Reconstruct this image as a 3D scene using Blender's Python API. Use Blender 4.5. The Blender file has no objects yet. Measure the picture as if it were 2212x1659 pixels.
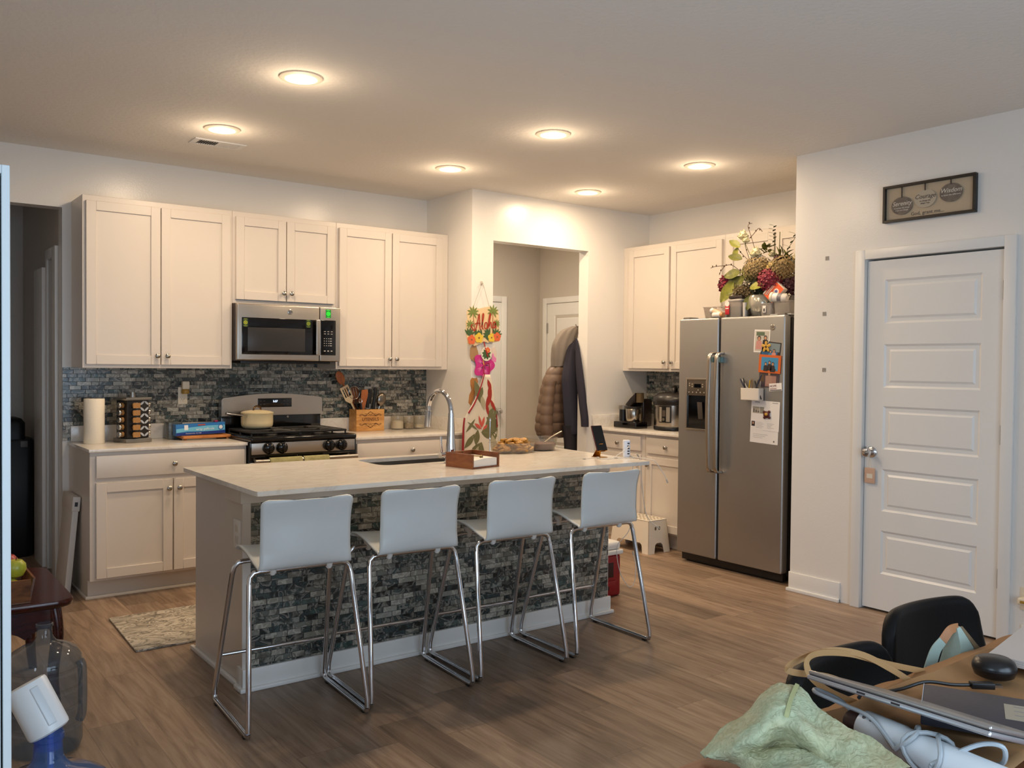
import bpy, bmesh, math, random
from mathutils import Vector, Matrix, Euler, noise
random.seed(7)
S = bpy.context.scene
COL = S.collection
# ------------------------------------------------------------------ camera
F = Vector((0.60038775, 0.79941309, -0.02175453))
R = Vector((0.7996911, -0.60033432, 0.00963593))
U = Vector((0.0053569, 0.02318219, 0.9997169))
cam = bpy.data.cameras.new('camera')
cam.sensor_fit = 'HORIZONTAL'
cam.sensor_width = 36.0
cam.lens = 36.0 * 1914.7 / 2212.0
cam.clip_start = 0.02
camo = bpy.data.objects.new('camera', cam)
COL.objects.link(camo)
camo.matrix_world = Matrix(((R.x, U.x, -F.x, 0), (R.y, U.y, -F.y, 0), (R.z, U.z, -F.z, 1.4113), (0, 0, 0, 1)))
S.camera = camo
# ------------------------------------------------------------------ world, lights, exposure
W = bpy.data.worlds.new('overcast_sky')
S.world = W
W.use_nodes = True
bg = W.node_tree.nodes['Background']
bg.inputs[0].default_value = (0.62, 0.80, 1.0, 1)
bg.inputs[1].default_value = 1.1
LAMPS = [(1.695, 3.91), (1.715, 5.05), (3.245, 3.95), (3.275, 5.08), (4.50, 3.957), (4.535, 5.097)]
H = 2.736
for i, (lx, ly) in enumerate(LAMPS):
    l = bpy.data.lights.new('downlight_beam', 'AREA')
    l.shape = 'DISK'
    l.size = 0.15
    l.energy = 13.0
    l.color = (1.0, 0.755, 0.50)
    l.spread = math.radians(180)
    o = bpy.data.objects.new('downlight_beam', l)
    COL.objects.link(o)
    o.location = (lx, ly, H - 0.018)
    l = bpy.data.lights.new('downlight_fill', 'POINT')   # added point light below each diffuser, brightens ceiling and upper walls
    l.energy = 2.1
    l.color = (1.0, 0.755, 0.50)
    l.shadow_soft_size = 0.06
    o = bpy.data.objects.new('downlight_fill', l)
    COL.objects.link(o)
    o.location = (lx, ly, H - 0.12)
# added area light: assumed daylight through an unseen, unglazed opening behind the camera
l = bpy.data.lights.new('assumed_rear_daylight', 'AREA')
l.shape = 'RECTANGLE'
l.size, l.size_y = 2.3, 1.95
l.energy = 64.0
l.color = (0.62, 0.80, 1.0)
o = bpy.data.objects.new('assumed_rear_daylight', l)
COL.objects.link(o)
o.location = (1.5, -1.12, 1.1)
o.rotation_euler = (math.radians(90), 0, 0)   # emits towards +Y
l = bpy.data.lights.new('assumed_side_daylight', 'AREA')  # added area light for assumed daylight from an unseen left-wall opening
l.shape = 'RECTANGLE'
l.size, l.size_y = 1.2, 1.5
l.energy = 46.0
l.color = (0.62, 0.80, 1.0)
o = bpy.data.objects.new('assumed_side_daylight', l)
COL.objects.link(o)
o.location = (-1.75, .15, 1.45)
o.rotation_euler = (0, math.radians(-90), 0)   # emits towards +X
l = bpy.data.lights.new('assumed_hall_lamp', 'AREA')  # added area light, an assumed ceiling lamp out of view in the hall
l.shape = 'DISK'
l.size = 0.3
l.energy = 21.0
l.color = (1.0, 0.82, 0.60)
o = bpy.data.objects.new('assumed_hall_lamp', l)
COL.objects.link(o)
o.location = (4.55, 6.45, H - 0.02)
S.view_settings.view_transform = 'Standard'
S.view_settings.look = 'None'
S.view_settings.exposure = 0.0
S.view_settings.gamma = 1.0
S.view_settings.use_curve_mapping = False
S.cycles.max_bounces = 10
S.cycles.diffuse_bounces = 6
S.cycles.transparent_max_bounces = 16
S.cycles.caustics_reflective = False
S.cycles.caustics_refractive = False
S.cycles.sample_clamp_indirect = 6.0

# ------------------------------------------------------------------ helpers
PI = math.pi
def lin(c):
    if isinstance(c, str):
        c = [int(c[i:i + 2], 16) / 255 for i in (0, 2, 4)]
    return tuple((x / 12.92 if x <= .04045 else ((x + .055) / 1.055) ** 2.4) for x in c)
MATS = {}
def M(name, col='cccccc', rough=.5, metal=0., bump=0., bscale=60., var=0., vscale=6., stretch=None, col2=None, emit=0., spec=.5, coat=0., sheen=0., alpha=None):
    if name in MATS:
        return MATS[name]
    m = bpy.data.materials.new(name)
    m.use_nodes = True
    nt = m.node_tree
    b = nt.nodes['Principled BSDF']
    c = lin(col)
    b.inputs['Base Color'].default_value = (*c, 1)
    b.inputs['Roughness'].default_value = rough
    b.inputs['Metallic'].default_value = metal
    b.inputs['Specular IOR Level'].default_value = spec
    b.inputs['Coat Weight'].default_value = coat
    if sheen:
        b.inputs['Sheen Weight'].default_value = sheen
    if emit:
        b.inputs['Emission Color'].default_value = (*c, 1)
        b.inputs['Emission Strength'].default_value = emit
    if bump or var:
        tc = nt.nodes.new('ShaderNodeTexCoord')
        mp = nt.nodes.new('ShaderNodeMapping')
        nt.links.new(tc.outputs['Object'], mp.inputs[0])
        if stretch:
            mp.inputs['Scale'].default_value = stretch
    if var:
        n = nt.nodes.new('ShaderNodeTexNoise')
        n.inputs['Scale'].default_value = vscale
        n.inputs['Detail'].default_value = 5
        nt.links.new(mp.outputs[0], n.inputs['Vector'])
        r = nt.nodes.new('ShaderNodeValToRGB')
        c2 = lin(col2) if col2 else tuple(x * (1 - var) for x in c)
        r.color_ramp.elements[0].position = .32
        r.color_ramp.elements[1].position = .68
        r.color_ramp.elements[0].color = (*c2, 1)
        r.color_ramp.elements[1].color = (*c, 1)
        nt.links.new(n.outputs['Fac'], r.inputs[0])
        nt.links.new(r.outputs[0], b.inputs['Base Color'])
    if bump:
        n2 = nt.nodes.new('ShaderNodeTexNoise')
        n2.inputs['Scale'].default_value = bscale
        n2.inputs['Detail'].default_value = 4
        nt.links.new(mp.outputs[0], n2.inputs['Vector'])
        bp = nt.nodes.new('ShaderNodeBump')
        bp.inputs['Strength'].default_value = min(1., bump)
        bp.inputs['Distance'].default_value = .004
        nt.links.new(n2.outputs['Fac'], bp.inputs['Height'])
        nt.links.new(bp.outputs[0], b.inputs['Normal'])
    MATS[name] = m
    return m
def glassy(name, col, trans=.8, rough=.03):
    """thin clear wall: tinted see-through mixed with a fresnel reflection"""
    if name in MATS:
        return MATS[name]
    m = bpy.data.materials.new(name)
    m.use_nodes = True
    nt = m.node_tree
    nt.nodes.clear()
    out = nt.nodes.new('ShaderNodeOutputMaterial')
    tr = nt.nodes.new('ShaderNodeBsdfTransparent')
    c = lin(col)
    tr.inputs[0].default_value = (*c, 1)
    df = nt.nodes.new('ShaderNodeBsdfDiffuse')
    df.inputs[0].default_value = (*c, 1)
    mx0 = nt.nodes.new('ShaderNodeMixShader')
    mx0.inputs[0].default_value = 1 - trans
    nt.links.new(tr.outputs[0], mx0.inputs[1])
    nt.links.new(df.outputs[0], mx0.inputs[2])
    gl = nt.nodes.new('ShaderNodeBsdfGlossy')
    gl.inputs['Roughness'].default_value = rough
    fr = nt.nodes.new('ShaderNodeFresnel')
    fr.inputs[0].default_value = 1.5
    mx = nt.nodes.new('ShaderNodeMixShader')
    ge = nt.nodes.new('ShaderNodeNewGeometry')
    sb_ = nt.nodes.new('ShaderNodeMath'); sb_.operation = 'SUBTRACT'; sb_.inputs[0].default_value = 1.0
    nt.links.new(ge.outputs['Backfacing'], sb_.inputs[1])
    ml = nt.nodes.new('ShaderNodeMath'); ml.operation = 'MULTIPLY'
    nt.links.new(fr.outputs[0], ml.inputs[0]); nt.links.new(sb_.outputs[0], ml.inputs[1])
    nt.links.new(ml.outputs[0], mx.inputs[0])
    nt.links.new(mx0.outputs[0], mx.inputs[1])
    nt.links.new(gl.outputs[0], mx.inputs[2])
    nt.links.new(mx.outputs[0], out.inputs[0])
    MATS[name] = m
    return m

class Nd:
    """small node-graph writer for the larger surface materials"""
    def __init__(s, name):
        s.m = bpy.data.materials.new(name); s.m.use_nodes = True
        s.t = s.m.node_tree; s.b = s.t.nodes['Principled BSDF']
        MATS[name] = s.m
    def n(s, kind, **kw):
        x = s.t.nodes.new('ShaderNode' + kind)
        for k, v in kw.items():
            setattr(x, k, v)
        return x
    def l(s, a, b):
        s.t.links.new(a, b)
    def math(s, op, a, b=None):
        x = s.n('Math', operation=op)
        for i, v in enumerate((a, b)):
            if v is None: continue
            if isinstance(v, (int, float)): x.inputs[i].default_value = v
            else: s.l(v, x.inputs[i])
        return x.outputs[0]
    def ramp(s, fac, stops, interp='LINEAR'):
        r = s.n('ValToRGB'); r.color_ramp.interpolation = interp
        e = r.color_ramp.elements
        while len(e) < len(stops): e.new(.5)
        for k, (p, c) in zip(e, stops):
            k.position = p; k.color = (*lin(c), 1)
        s.l(fac, r.inputs[0])
        return r.outputs[0]
    def mix(s, fac, a, b, mode='MIX'):
        x = s.n('Mix', data_type='RGBA', blend_type=mode)
        for i, v in ((0, fac), (6, a), (7, b)):
            if isinstance(v, (int, float)): x.inputs[i].default_value = v
            elif isinstance(v, str): x.inputs[i].default_value = (*lin(v), 1)
            else: s.l(v, x.inputs[i])
        return x.outputs[2]

def mosaic(name, axis):
    """shell mosaic: thin rows of uneven little bricks, each cut from a different scrap of marbled shell"""
    g = Nd(name)
    tc = g.n('TexCoord'); sp = g.n('SeparateXYZ'); g.l(tc.outputs['Object'], sp.inputs[0])
    u = sp.outputs[axis]; z = sp.outputs[2]
    rowf = g.math('DIVIDE', z, .0255)
    row = g.math('FLOOR', rowf)
    fr = g.math('FRACT', rowf)
    uu = g.math('ADD', g.math('MULTIPLY', u, 13.5), g.math('MULTIPLY', row, 37.37))
    v = g.n('TexVoronoi', voronoi_dimensions='1D', feature='F1'); v.inputs['Scale'].default_value = 1; v.inputs['Randomness'].default_value = .85
    g.l(uu, v.inputs['W'])
    e = g.n('TexVoronoi', voronoi_dimensions='1D', feature='DISTANCE_TO_EDGE'); e.inputs['Scale'].default_value = 1; e.inputs['Randomness'].default_value = .85
    g.l(uu, e.inputs['W'])
    sc = g.n('SeparateColor'); g.l(v.outputs['Color'], sc.inputs[0])
    base = g.ramp(sc.outputs[0], [(0, '191b1b'), (.22, '353939'), (.36, '59635f'), (.46, '3f3c35'), (.56, '48625d'), (.64, '8a8477'), (.78, 'b3ac9d'), (1, 'd2cbbb')])
    # marbling inside each piece
    off = g.n('VectorMath', operation='MULTIPLY_ADD'); g.l(v.outputs['Color'], off.inputs[0]); off.inputs[1].default_value = (9, 9, 9); g.l(tc.outputs['Object'], off.inputs[2])
    nz = g.n('TexNoise'); nz.inputs['Scale'].default_value = 10.5; nz.inputs['Detail'].default_value = 6; nz.inputs['Distortion'].default_value = 1.6
    g.l(off.outputs[0], nz.inputs['Vector'])
    marb = g.ramp(nz.outputs['Fac'], [(.38, '141516'), (.44, '6a6a64'), (.50, 'c4bfb3'), (.535, '22292a'), (.60, '5c6c6c'), (.68, '1f2423')])
    c = g.mix(.48, base, marb)
    nz2 = g.n('TexNoise'); nz2.inputs['Scale'].default_value = 3.2; g.l(tc.outputs['Object'], nz2.inputs['Vector'])
    c = g.mix(g.ramp(nz2.outputs['Fac'], [(.42, '000000'), (.62, '4a4a4a')]), c, '2f4644', 'MIX')
    gr1 = g.math('LESS_THAN', e.outputs['Distance'], .022)
    gr2 = g.math('LESS_THAN', fr, .075)
    gm = g.math('MAXIMUM', gr1, gr2)
    c = g.mix(gm, c, '2a2826')
    g.l(c, g.b.inputs['Base Color'])
    rr = g.math('ADD', g.math('MULTIPLY', gm, .5), .2)
    g.l(rr, g.b.inputs['Roughness'])
    bp = g.n('Bump'); bp.inputs['Strength'].default_value = .5; bp.inputs['Distance'].default_value = .002
    hh = g.math('ADD', g.math('SUBTRACT', 1.0, gm), g.math('MULTIPLY', nz.outputs['Fac'], .5))
    g.l(hh, bp.inputs['Height']); g.l(bp.outputs[0], g.b.inputs['Normal'])
    return g.m
TILE_X = mosaic('shell_mosaic', 0)
TILE_Y = mosaic('shell_mosaic_side', 1)

def floor_mat():
    g = Nd('plank_floor')
    tc = g.n('TexCoord'); sp = g.n('SeparateXYZ'); g.l(tc.outputs['Object'], sp.inputs[0])
    pf = g.math('DIVIDE', sp.outputs[0], .182); pid = g.math('FLOOR', pf); pfr = g.math('FRACT', pf)
    rnd = g.n('TexWhiteNoise', noise_dimensions='1D'); g.l(pid, rnd.inputs['W'])
    yf = g.math('ADD', g.math('DIVIDE', sp.outputs[1], 1.22), rnd.outputs['Value']); yid = g.math('FLOOR', yf); yfr = g.math('FRACT', yf)
    cb = g.n('CombineXYZ'); g.l(pid, cb.inputs[0]); g.l(yid, cb.inputs[1])
    pr = g.n('TexWhiteNoise', noise_dimensions='2D'); g.l(cb.outputs[0], pr.inputs['Vector'])
    mp = g.n('VectorMath', operation='MULTIPLY_ADD'); g.l(tc.outputs['Object'], mp.inputs[0]); mp.inputs[1].default_value = (13, 1.0, 1); 
    of = g.n('VectorMath', operation='MULTIPLY'); g.l(pr.outputs['Color'], of.inputs[0]); of.inputs[1].default_value = (40, 40, 40)
    g.l(of.outputs[0], mp.inputs[2])
    nz = g.n('TexNoise'); nz.inputs['Scale'].default_value = 2.4; nz.inputs['Detail'].default_value = 8; nz.inputs['Roughness'].default_value = .62; nz.inputs['Distortion'].default_value = .7
    g.l(mp.outputs[0], nz.inputs['Vector'])
    grain = g.ramp(nz.outputs['Fac'], [(.28, '735c49'), (.46, '937b66'), (.62, 'a68e78'), (.8, 'b19b86')])
    tone = g.ramp(pr.outputs['Value'], [(0, 'c4c4c4'), (1, 'ffffff')])
    c = g.mix(1.0, grain, tone, 'MULTIPLY')
    seam = g.math('MAXIMUM', g.math('LESS_THAN', pfr, .012), g.math('LESS_THAN', yfr, .0022))
    c = g.mix(g.math('MULTIPLY', seam, .55), c, '4a3c31')
    g.l(c, g.b.inputs['Base Color'])
    g.b.inputs['Roughness'].default_value = .42
    bp = g.n('Bump'); bp.inputs['Strength'].default_value = .18; bp.inputs['Distance'].default_value = .002
    g.l(nz.outputs['Fac'], bp.inputs['Height']); g.l(bp.outputs[0], g.b.inputs['Normal'])
    return g.m
FLOOR = floor_mat()

def quartz():
    g = Nd('white_quartz')
    tc = g.n('TexCoord')
    nz = g.n('TexNoise'); nz.inputs['Scale'].default_value = 3.0; nz.inputs['Detail'].default_value = 8; nz.inputs['Distortion'].default_value = 2.2
    mp = g.n('Mapping'); mp.inputs['Scale'].default_value = (1, 2.2, 1); g.l(tc.outputs['Object'], mp.inputs[0]); g.l(mp.outputs[0], nz.inputs['Vector'])
    c = g.ramp(nz.outputs['Fac'], [(.3, 'dcd5cc'), (.46, 'e3ddd5'), (.5, 'dad2c8'), (.54, 'e4dfd7'), (.8, 'e7e2db')])
    g.l(c, g.b.inputs['Base Color'])
    g.b.inputs['Roughness'].default_value = .16
    return g.m
QUARTZ = quartz()

def wood(name, c0, c1, c2, sc=(1, 12, 12), rough=.45, scale=4.0):
    g = Nd(name)
    tc = g.n('TexCoord'); mp = g.n('Mapping'); mp.inputs['Scale'].default_value = sc
    g.l(tc.outputs['Object'], mp.inputs[0])
    nz = g.n('TexNoise'); nz.inputs['Scale'].default_value = scale; nz.inputs['Detail'].default_value = 7; nz.inputs['Distortion'].default_value = 1.0
    g.l(mp.outputs[0], nz.inputs['Vector'])
    g.l(g.ramp(nz.outputs['Fac'], [(.3, c0), (.5, c1), (.7, c2)]), g.b.inputs['Base Color'])
    g.b.inputs['Roughness'].default_value = rough
    return g.m

def steel(name, col='b3aca3', rough=.3, sc=(1, 1, 160), metal=1.0):
    g = Nd(name)
    tc = g.n('TexCoord'); mp = g.n('Mapping'); mp.inputs['Scale'].default_value = sc
    g.l(tc.outputs['Object'], mp.inputs[0])
    nz = g.n('TexNoise'); nz.inputs['Scale'].default_value = 5; nz.inputs['Detail'].default_value = 3
    g.l(mp.outputs[0], nz.inputs['Vector'])
    g.b.inputs['Base Color'].default_value = (*lin(col), 1)
    g.b.inputs['Metallic'].default_value = metal
    rr = g.math('ADD', g.math('MULTIPLY', nz.outputs['Fac'], .12), rough - .06)
    g.l(rr, g.b.inputs['Roughness'])
    bp = g.n('Bump'); bp.inputs['Strength'].default_value = .06; bp.inputs['Distance'].default_value = .001
    g.l(nz.outputs['Fac'], bp.inputs['Height']); g.l(bp.outputs[0], g.b.inputs['Normal'])
    return g.m
STEEL = steel('brushed_steel')
FRIDGE_STEEL = steel('fridge_steel', 'a6a5a4', .38, metal=.9)
CHROME = M('chrome', 'd5d5d8', .08, 1.0)
DCHROME = M('satin_nickel', 'a8a49d', .22, 1.0)
WALL = M('wall_paint', 'e2dfda', .25, bump=.12, bscale=140)
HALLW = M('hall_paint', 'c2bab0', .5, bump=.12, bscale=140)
CEIL = M('ceiling_paint', 'e4e0da', .85, bump=.75, bscale=38)
TRIM = M('trim_paint', 'e3e2df', .3)
CAB = M('cabinet_paint', 'd6cdc3', .32)
CABG = M('cabinet_side', 'd3cbbf', .4)
BLACK = M('black_plastic', '0d0c0d', .35)
GBLACK = M('black_gloss', '070607', .08)
WHITEP = M('white_plastic', 'e6e4df', .3)

class MB:
    def __init__(s):
        s.bm = bmesh.new(); s.mi = 0
    def _tag(s, before):
        for f in s.bm.faces:
            if f.index == -1 or f.index >= before: pass
    def faces(s, vs, fs, mi=None):
        bv = [s.bm.verts.new(v) for v in vs]
        out = []
        for f in fs:
            try:
                nf = s.bm.faces.new([bv[i] for i in f])
                nf.material_index = s.mi if mi is None else mi
                out.append(nf)
            except ValueError:
                pass
        return bv, out
    def obox(s, O, A, B, C, a, b, c, bev=0., seg=2):
        O, A, B, C = Vector(O), Vector(A), Vector(B), Vector(C)
        vs = [O + A * x + B * y + C * z for x in a for y in b for z in c]
        bv, fs = s.faces(vs, [(0, 1, 3, 2), (4, 6, 7, 5), (0, 4, 5, 1), (2, 3, 7, 6), (0, 2, 6, 4), (1, 5, 7, 3)])
        if bev > 0:
            es = list({e for f in fs for e in f.edges})
            r = bmesh.ops.bevel(s.bm, geom=es, offset=bev, segments=seg, profile=.6, affect='EDGES', clamp_overlap=True)
            for f in r['faces']: f.material_index = s.mi
        return s
    def box(s, x0, x1, y0, y1, z0, z1, bev=0., seg=2):
        return s.obox((0, 0, 0), (1, 0, 0), (0, 1, 0), (0, 0, 1), (x0, x1), (y0, y1), (z0, z1), bev, seg)
    def ring(s, c, A, B, r, n, ph=0.):
        return [Vector(c) + Vector(A) * (r * math.cos(2 * PI * i / n + ph)) + Vector(B) * (r * math.sin(2 * PI * i / n + ph)) for i in range(n)]
    def loft(s, rings, cap0=True, cap1=True, closed=False):
        n = len(rings[0]); vs = [v for r in rings for v in r]; fs = []
        m = len(rings)
        for j in range(m if closed else m - 1):
            k = (j + 1) % m
            for i in range(n):
                i2 = (i + 1) % n
                fs.append((j * n + i, j * n + i2, k * n + i2, k * n + i))
        if not closed:
            if cap0: fs.append(tuple(range(n - 1, -1, -1)))
            if cap1: fs.append(tuple((m - 1) * n + i for i in range(n)))
        s.faces(vs, fs)
        return s
    def cyl(s, p0, p1, r0, r1=None, n=20, caps=True):
        p0, p1 = Vector(p0), Vector(p1); d = (p1 - p0).normalized()
        A = d.orthogonal().normalized(); B = d.cross(A)
        r1 = r0 if r1 is None else r1
        return s.loft([s.ring(p0, A, B, r0, n), s.ring(p1, A, B, r1, n)], caps, caps)
    def lathe(s, prof, c=(0, 0, 0), axis=(0, 0, 1), n=28, cap0=True, cap1=True):
        d = Vector(axis).normalized(); A = d.orthogonal().normalized(); B = d.cross(A); c = Vector(c)
        return s.loft([s.ring(c + d * h, A, B, max(r, 1e-4), n) for r, h in prof], cap0, cap1)
    def tube(s, pts, r, n=10, closed=False, flat=None):
        pts = [Vector(p) for p in pts]; m = len(pts)
        T = []
        for i in range(m):
            a = pts[(i - 1) % m] if (closed or i > 0) else pts[0]
            b = pts[(i + 1) % m] if (closed or i < m - 1) else pts[-1]
            T.append((b - a).normalized() if (b - a).length > 1e-9 else Vector((0, 0, 1)))
        A = T[0].orthogonal().normalized()
        rings = []
        for i in range(m):
            A = (A - T[i] * A.dot(T[i])); 
            A = A.normalized() if A.length > 1e-6 else T[i].orthogonal().normalized()
            B = T[i].cross(A)
            rr = r[i] if isinstance(r, (list, tuple)) else r
            rings.append(s.ring(pts[i], A, B, rr, n))
        return s.loft(rings, closed=closed)
    def ribbon(s, pts, N, w, t=.001):
        """flat strip of width w lying in the plane with normal N"""
        pts = [Vector(p) for p in pts]; N = Vector(N).normalized(); m = len(pts); rings = []
        for i in range(m):
            d = (pts[min(i + 1, m - 1)] - pts[max(i - 1, 0)]).normalized(); B = N.cross(d).normalized()
            ww = (w[i] if isinstance(w, (list, tuple)) else w) / 2
            p = pts[i]
            rings.append([p - B * ww - N * t / 2, p + B * ww - N * t / 2, p + B * ww + N * t / 2, p - B * ww + N * t / 2])
        return s.loft(rings)
    def ell(s, c, rx, ry, rz, nu=14, nv=9, rot=None):
        c = Vector(c); rings = []
        Rm = Matrix.Identity(3) if rot is None else (rot if isinstance(rot, Matrix) else rot.to_matrix())
        for j in range(nv + 1):
            th = PI * j / nv
            rr = max(math.sin(th), .02)
            rings.append([c + Rm @ Vector((rx * rr * math.cos(2 * PI * i / nu), ry * rr * math.sin(2 * PI * i / nu), -rz * math.cos(th))) for i in range(nu)])
        return s.loft(rings)
    def prism(s, poly, O, A, B, N, d0, d1):
        O, A, B, N = Vector(O), Vector(A), Vector(B), Vector(N); n = len(poly)
        vs = [O + A * x + B * y + N * d for d in (d0, d1) for x, y in poly]
        fs = [tuple(range(n - 1, -1, -1)), tuple(range(n, 2 * n))] + [(i, (i + 1) % n, n + (i + 1) % n, n + i) for i in range(n)]
        s.faces(vs, fs)
        return s
    def grid(s, f, nu, nv, wrap=False):
        vs = [f(i / nu, j / nv) for j in range(nv + 1) for i in range(nu + 1)]
        fs = [(j * (nu + 1) + i, j * (nu + 1) + i + 1, (j + 1) * (nu + 1) + i + 1, (j + 1) * (nu + 1) + i) for j in range(nv) for i in range(nu)]
        s.faces([Vector(v) for v in vs], fs)
        return s
    def build(s, name, mats, parent=None, ang=40, local=False, solid=0., sub=0, recalc=True):
        if recalc: bmesh.ops.recalc_face_normals(s.bm, faces=s.bm.faces[:])
        me = bpy.data.meshes.new(name)
        if not local:
            if parent is not None:
                s.bm.transform(WM[parent.name].inverted())
            else:
                vs = s.bm.verts
                x = [v.co.x for v in vs]; y = [v.co.y for v in vs]; z = [v.co.z for v in vs]
                base = Vector(((min(x) + max(x)) / 2, (min(y) + max(y)) / 2, min(z)))
        s.bm.to_mesh(me); s.bm.free()
        for m in (mats if isinstance(mats, (list, tuple)) else [mats]):
            me.materials.append(m)
        if ang:
            me.polygons.foreach_set('use_smooth', [True] * len(me.polygons))
            me.set_sharp_from_angle(angle=math.radians(ang))
        o = bpy.data.objects.new(name, me)
        COL.objects.link(o)
        if parent is not None:
            o.parent = parent
            WM[o.name] = WM[parent.name].copy()
        else:
            WM[o.name] = Matrix.Identity(4)
        if solid:
            md = o.modifiers.new('thickness', 'SOLIDIFY'); md.thickness = solid; md.offset = 0
        if sub:
            md = o.modifiers.new('smooth', 'SUBSURF'); md.levels = sub; md.render_levels = sub
        return o
WM = {}
def tag(o, label, cat, group=None):
    o['label'] = label; o['category'] = cat
    if group: o['group'] = group
    return o
def struct(o):
    o['kind'] = 'structure'
    return o
def thing(name, label, cat, loc=(0, 0, 0), rz=0., group=None, rot=None):
    o = bpy.data.objects.new(name, None)
    COL.objects.link(o)
    o.empty_display_size = .05
    o.location = loc
    o.rotation_euler = rot if rot else (0, 0, rz)
    WM[o.name] = Matrix.Translation(Vector(loc)) @ Euler(o.rotation_euler).to_matrix().to_4x4()
    return tag(o, label, cat, group)
def dup(root, loc, rz=None, label=None, group=None, rot=None):
    r = root.copy(); COL.objects.link(r); r.location = loc
    if rz is not None: r.rotation_euler = (0, 0, rz)
    if rot is not None: r.rotation_euler = rot
    if label: r['label'] = label
    if group: r['group'] = group
    for ch in list(root.children):
        c = ch.copy(); COL.objects.link(c); c.parent = r
        for g in ch.children:
            d = g.copy(); COL.objects.link(d); d.parent = c
    return r
def text(name, s, size, O, A, B, mat, parent, ext=.0006, align='CENTER', shear=0., xs=1., space=1.):
    cu = bpy.data.curves.new(name, 'FONT')
    cu.body = s; cu.size = size; cu.extrude = ext; cu.align_x = align; cu.align_y = 'CENTER'
    cu.shear = shear; cu.resolution_u = 3; cu.space_character = space
    t = bpy.data.objects.new('lettering_source', cu)
    me = bpy.data.meshes.new_from_object(t)
    bpy.data.objects.remove(t)
    A, B = Vector(A).normalized(), Vector(B).normalized(); N = A.cross(B)
    mw = Matrix(((A.x * xs, B.x, N.x, O[0]), (A.y * xs, B.y, N.y, O[1]), (A.z * xs, B.z, N.z, O[2]), (0, 0, 0, 1)))
    me.transform(WM[parent.name].inverted() @ mw)
    me.materials.clear(); me.materials.append(mat)
    o = bpy.data.objects.new(name, me); COL.objects.link(o); o.parent = parent
    WM[o.name] = WM[parent.name].copy()
    return o
def arc(c, A, B, r, a0, a1, n):
    c, A, B = Vector(c), Vector(A), Vector(B)
    return [c + A * (r * math.cos(a0 + (a1 - a0) * i / n)) + B * (r * math.sin(a0 + (a1 - a0) * i / n)) for i in range(n + 1)]
def smooth(pts, k=6):
    """Catmull-Rom through the points"""
    P = [Vector(p) for p in pts]; out = []
    for i in range(len(P) - 1):
        p0 = P[max(i - 1, 0)]; p1 = P[i]; p2 = P[i + 1]; p3 = P[min(i + 2, len(P) - 1)]
        for j in range(k):
            t = j / k
            out.append(.5 * ((2 * p1) + (p2 - p0) * t + (2 * p0 - 5 * p1 + 4 * p2 - p3) * t * t + (3 * p1 - p0 - 3 * p2 + p3) * t ** 3))
    out.append(P[-1])
    return out
X3, Y3, Z3 = Vector((1, 0, 0)), Vector((0, 1, 0)), Vector((0, 0, 1))

# ================================================================== the room
def wallbox(name, boxes, mat, ang=0):
    m = MB()
    for b in boxes: m.box(*b)
    return struct(m.build(name, mat, ang=ang))
wallbox('floor', [(-1.72, 6.6, -1.12, 8.4, -.06, 0)], FLOOR)
wallbox('ceiling', [(-1.72, 6.6, -1.12, 8.4, H, H + .08)], CEIL)
YB = 6.205
wallbox('wall_back', [(-1.6, .12, YB, YB + .12, 0, H), (.12, 1.094, YB, YB + .12, 2.378, H), (1.094, 3.895, YB, YB + .12, 0, H)], WALL)
wallbox('wall_left', [(-1.72, -1.6, -1.0, -.6, 0, H), (-1.72, -1.6, .9, 8.3, 0, H), (-1.72, -1.6, -.6, .9, 0, .76), (-1.72, -1.6, -.6, .9, 2.1, H)], WALL)  # opening is assumed, made for the added side light
wallbox('wall_stub', [(3.78, 3.895, 5.553, YB, 0, H)], WALL)
wallbox('wall_hall_front', [(3.895, 3.979, 5.553, 5.668, 0, H), (3.979, 4.954, 5.553, 5.668, 2.364, H), (4.954, 5.788, 5.553, 5.668, 0, H)], WALL)
wallbox('wall_fridge', [(5.668, 5.788, 3.29, 5.553, 0, H)], WALL)
wallbox('wall_pantry_return', [(4.892, 5.788, 3.29, 3.407, 0, H)], WALL)
wallbox('wall_pantry', [(4.777, 4.892, 2.925, 3.407, 0, H), (4.777, 4.892, 2.13, 2.925, 2.045, H), (4.777, 4.892, -1.0, 2.13, 0, H)], WALL)
wallbox('wall_pantry_inside', [(4.96, 5.0, 2.0, 3.1, 0, H)], WALL)
wallbox('wall_front', [(-1.6, .3, -1.12, -1.0, 0, H), (.3, 2.7, -1.12, -1.0, 2.1, H), (2.7, 4.892, -1.12, -1.0, 0, H)], WALL)  # unseen wall; its opening is assumed, made for the added rear light
# hall behind the wide opening
wallbox('wall_hall_back', [(3.895, 5.9, 7.24, 7.34, 0, H)], HALLW)
wallbox('wall_hall_right', [(5.788, 5.9, 5.553, 7.24, 0, H)], HALLW)
wallbox('wall_hall_left', [(3.78, 3.895, YB + .12, 7.34, 0, H)], HALLW)
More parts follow.
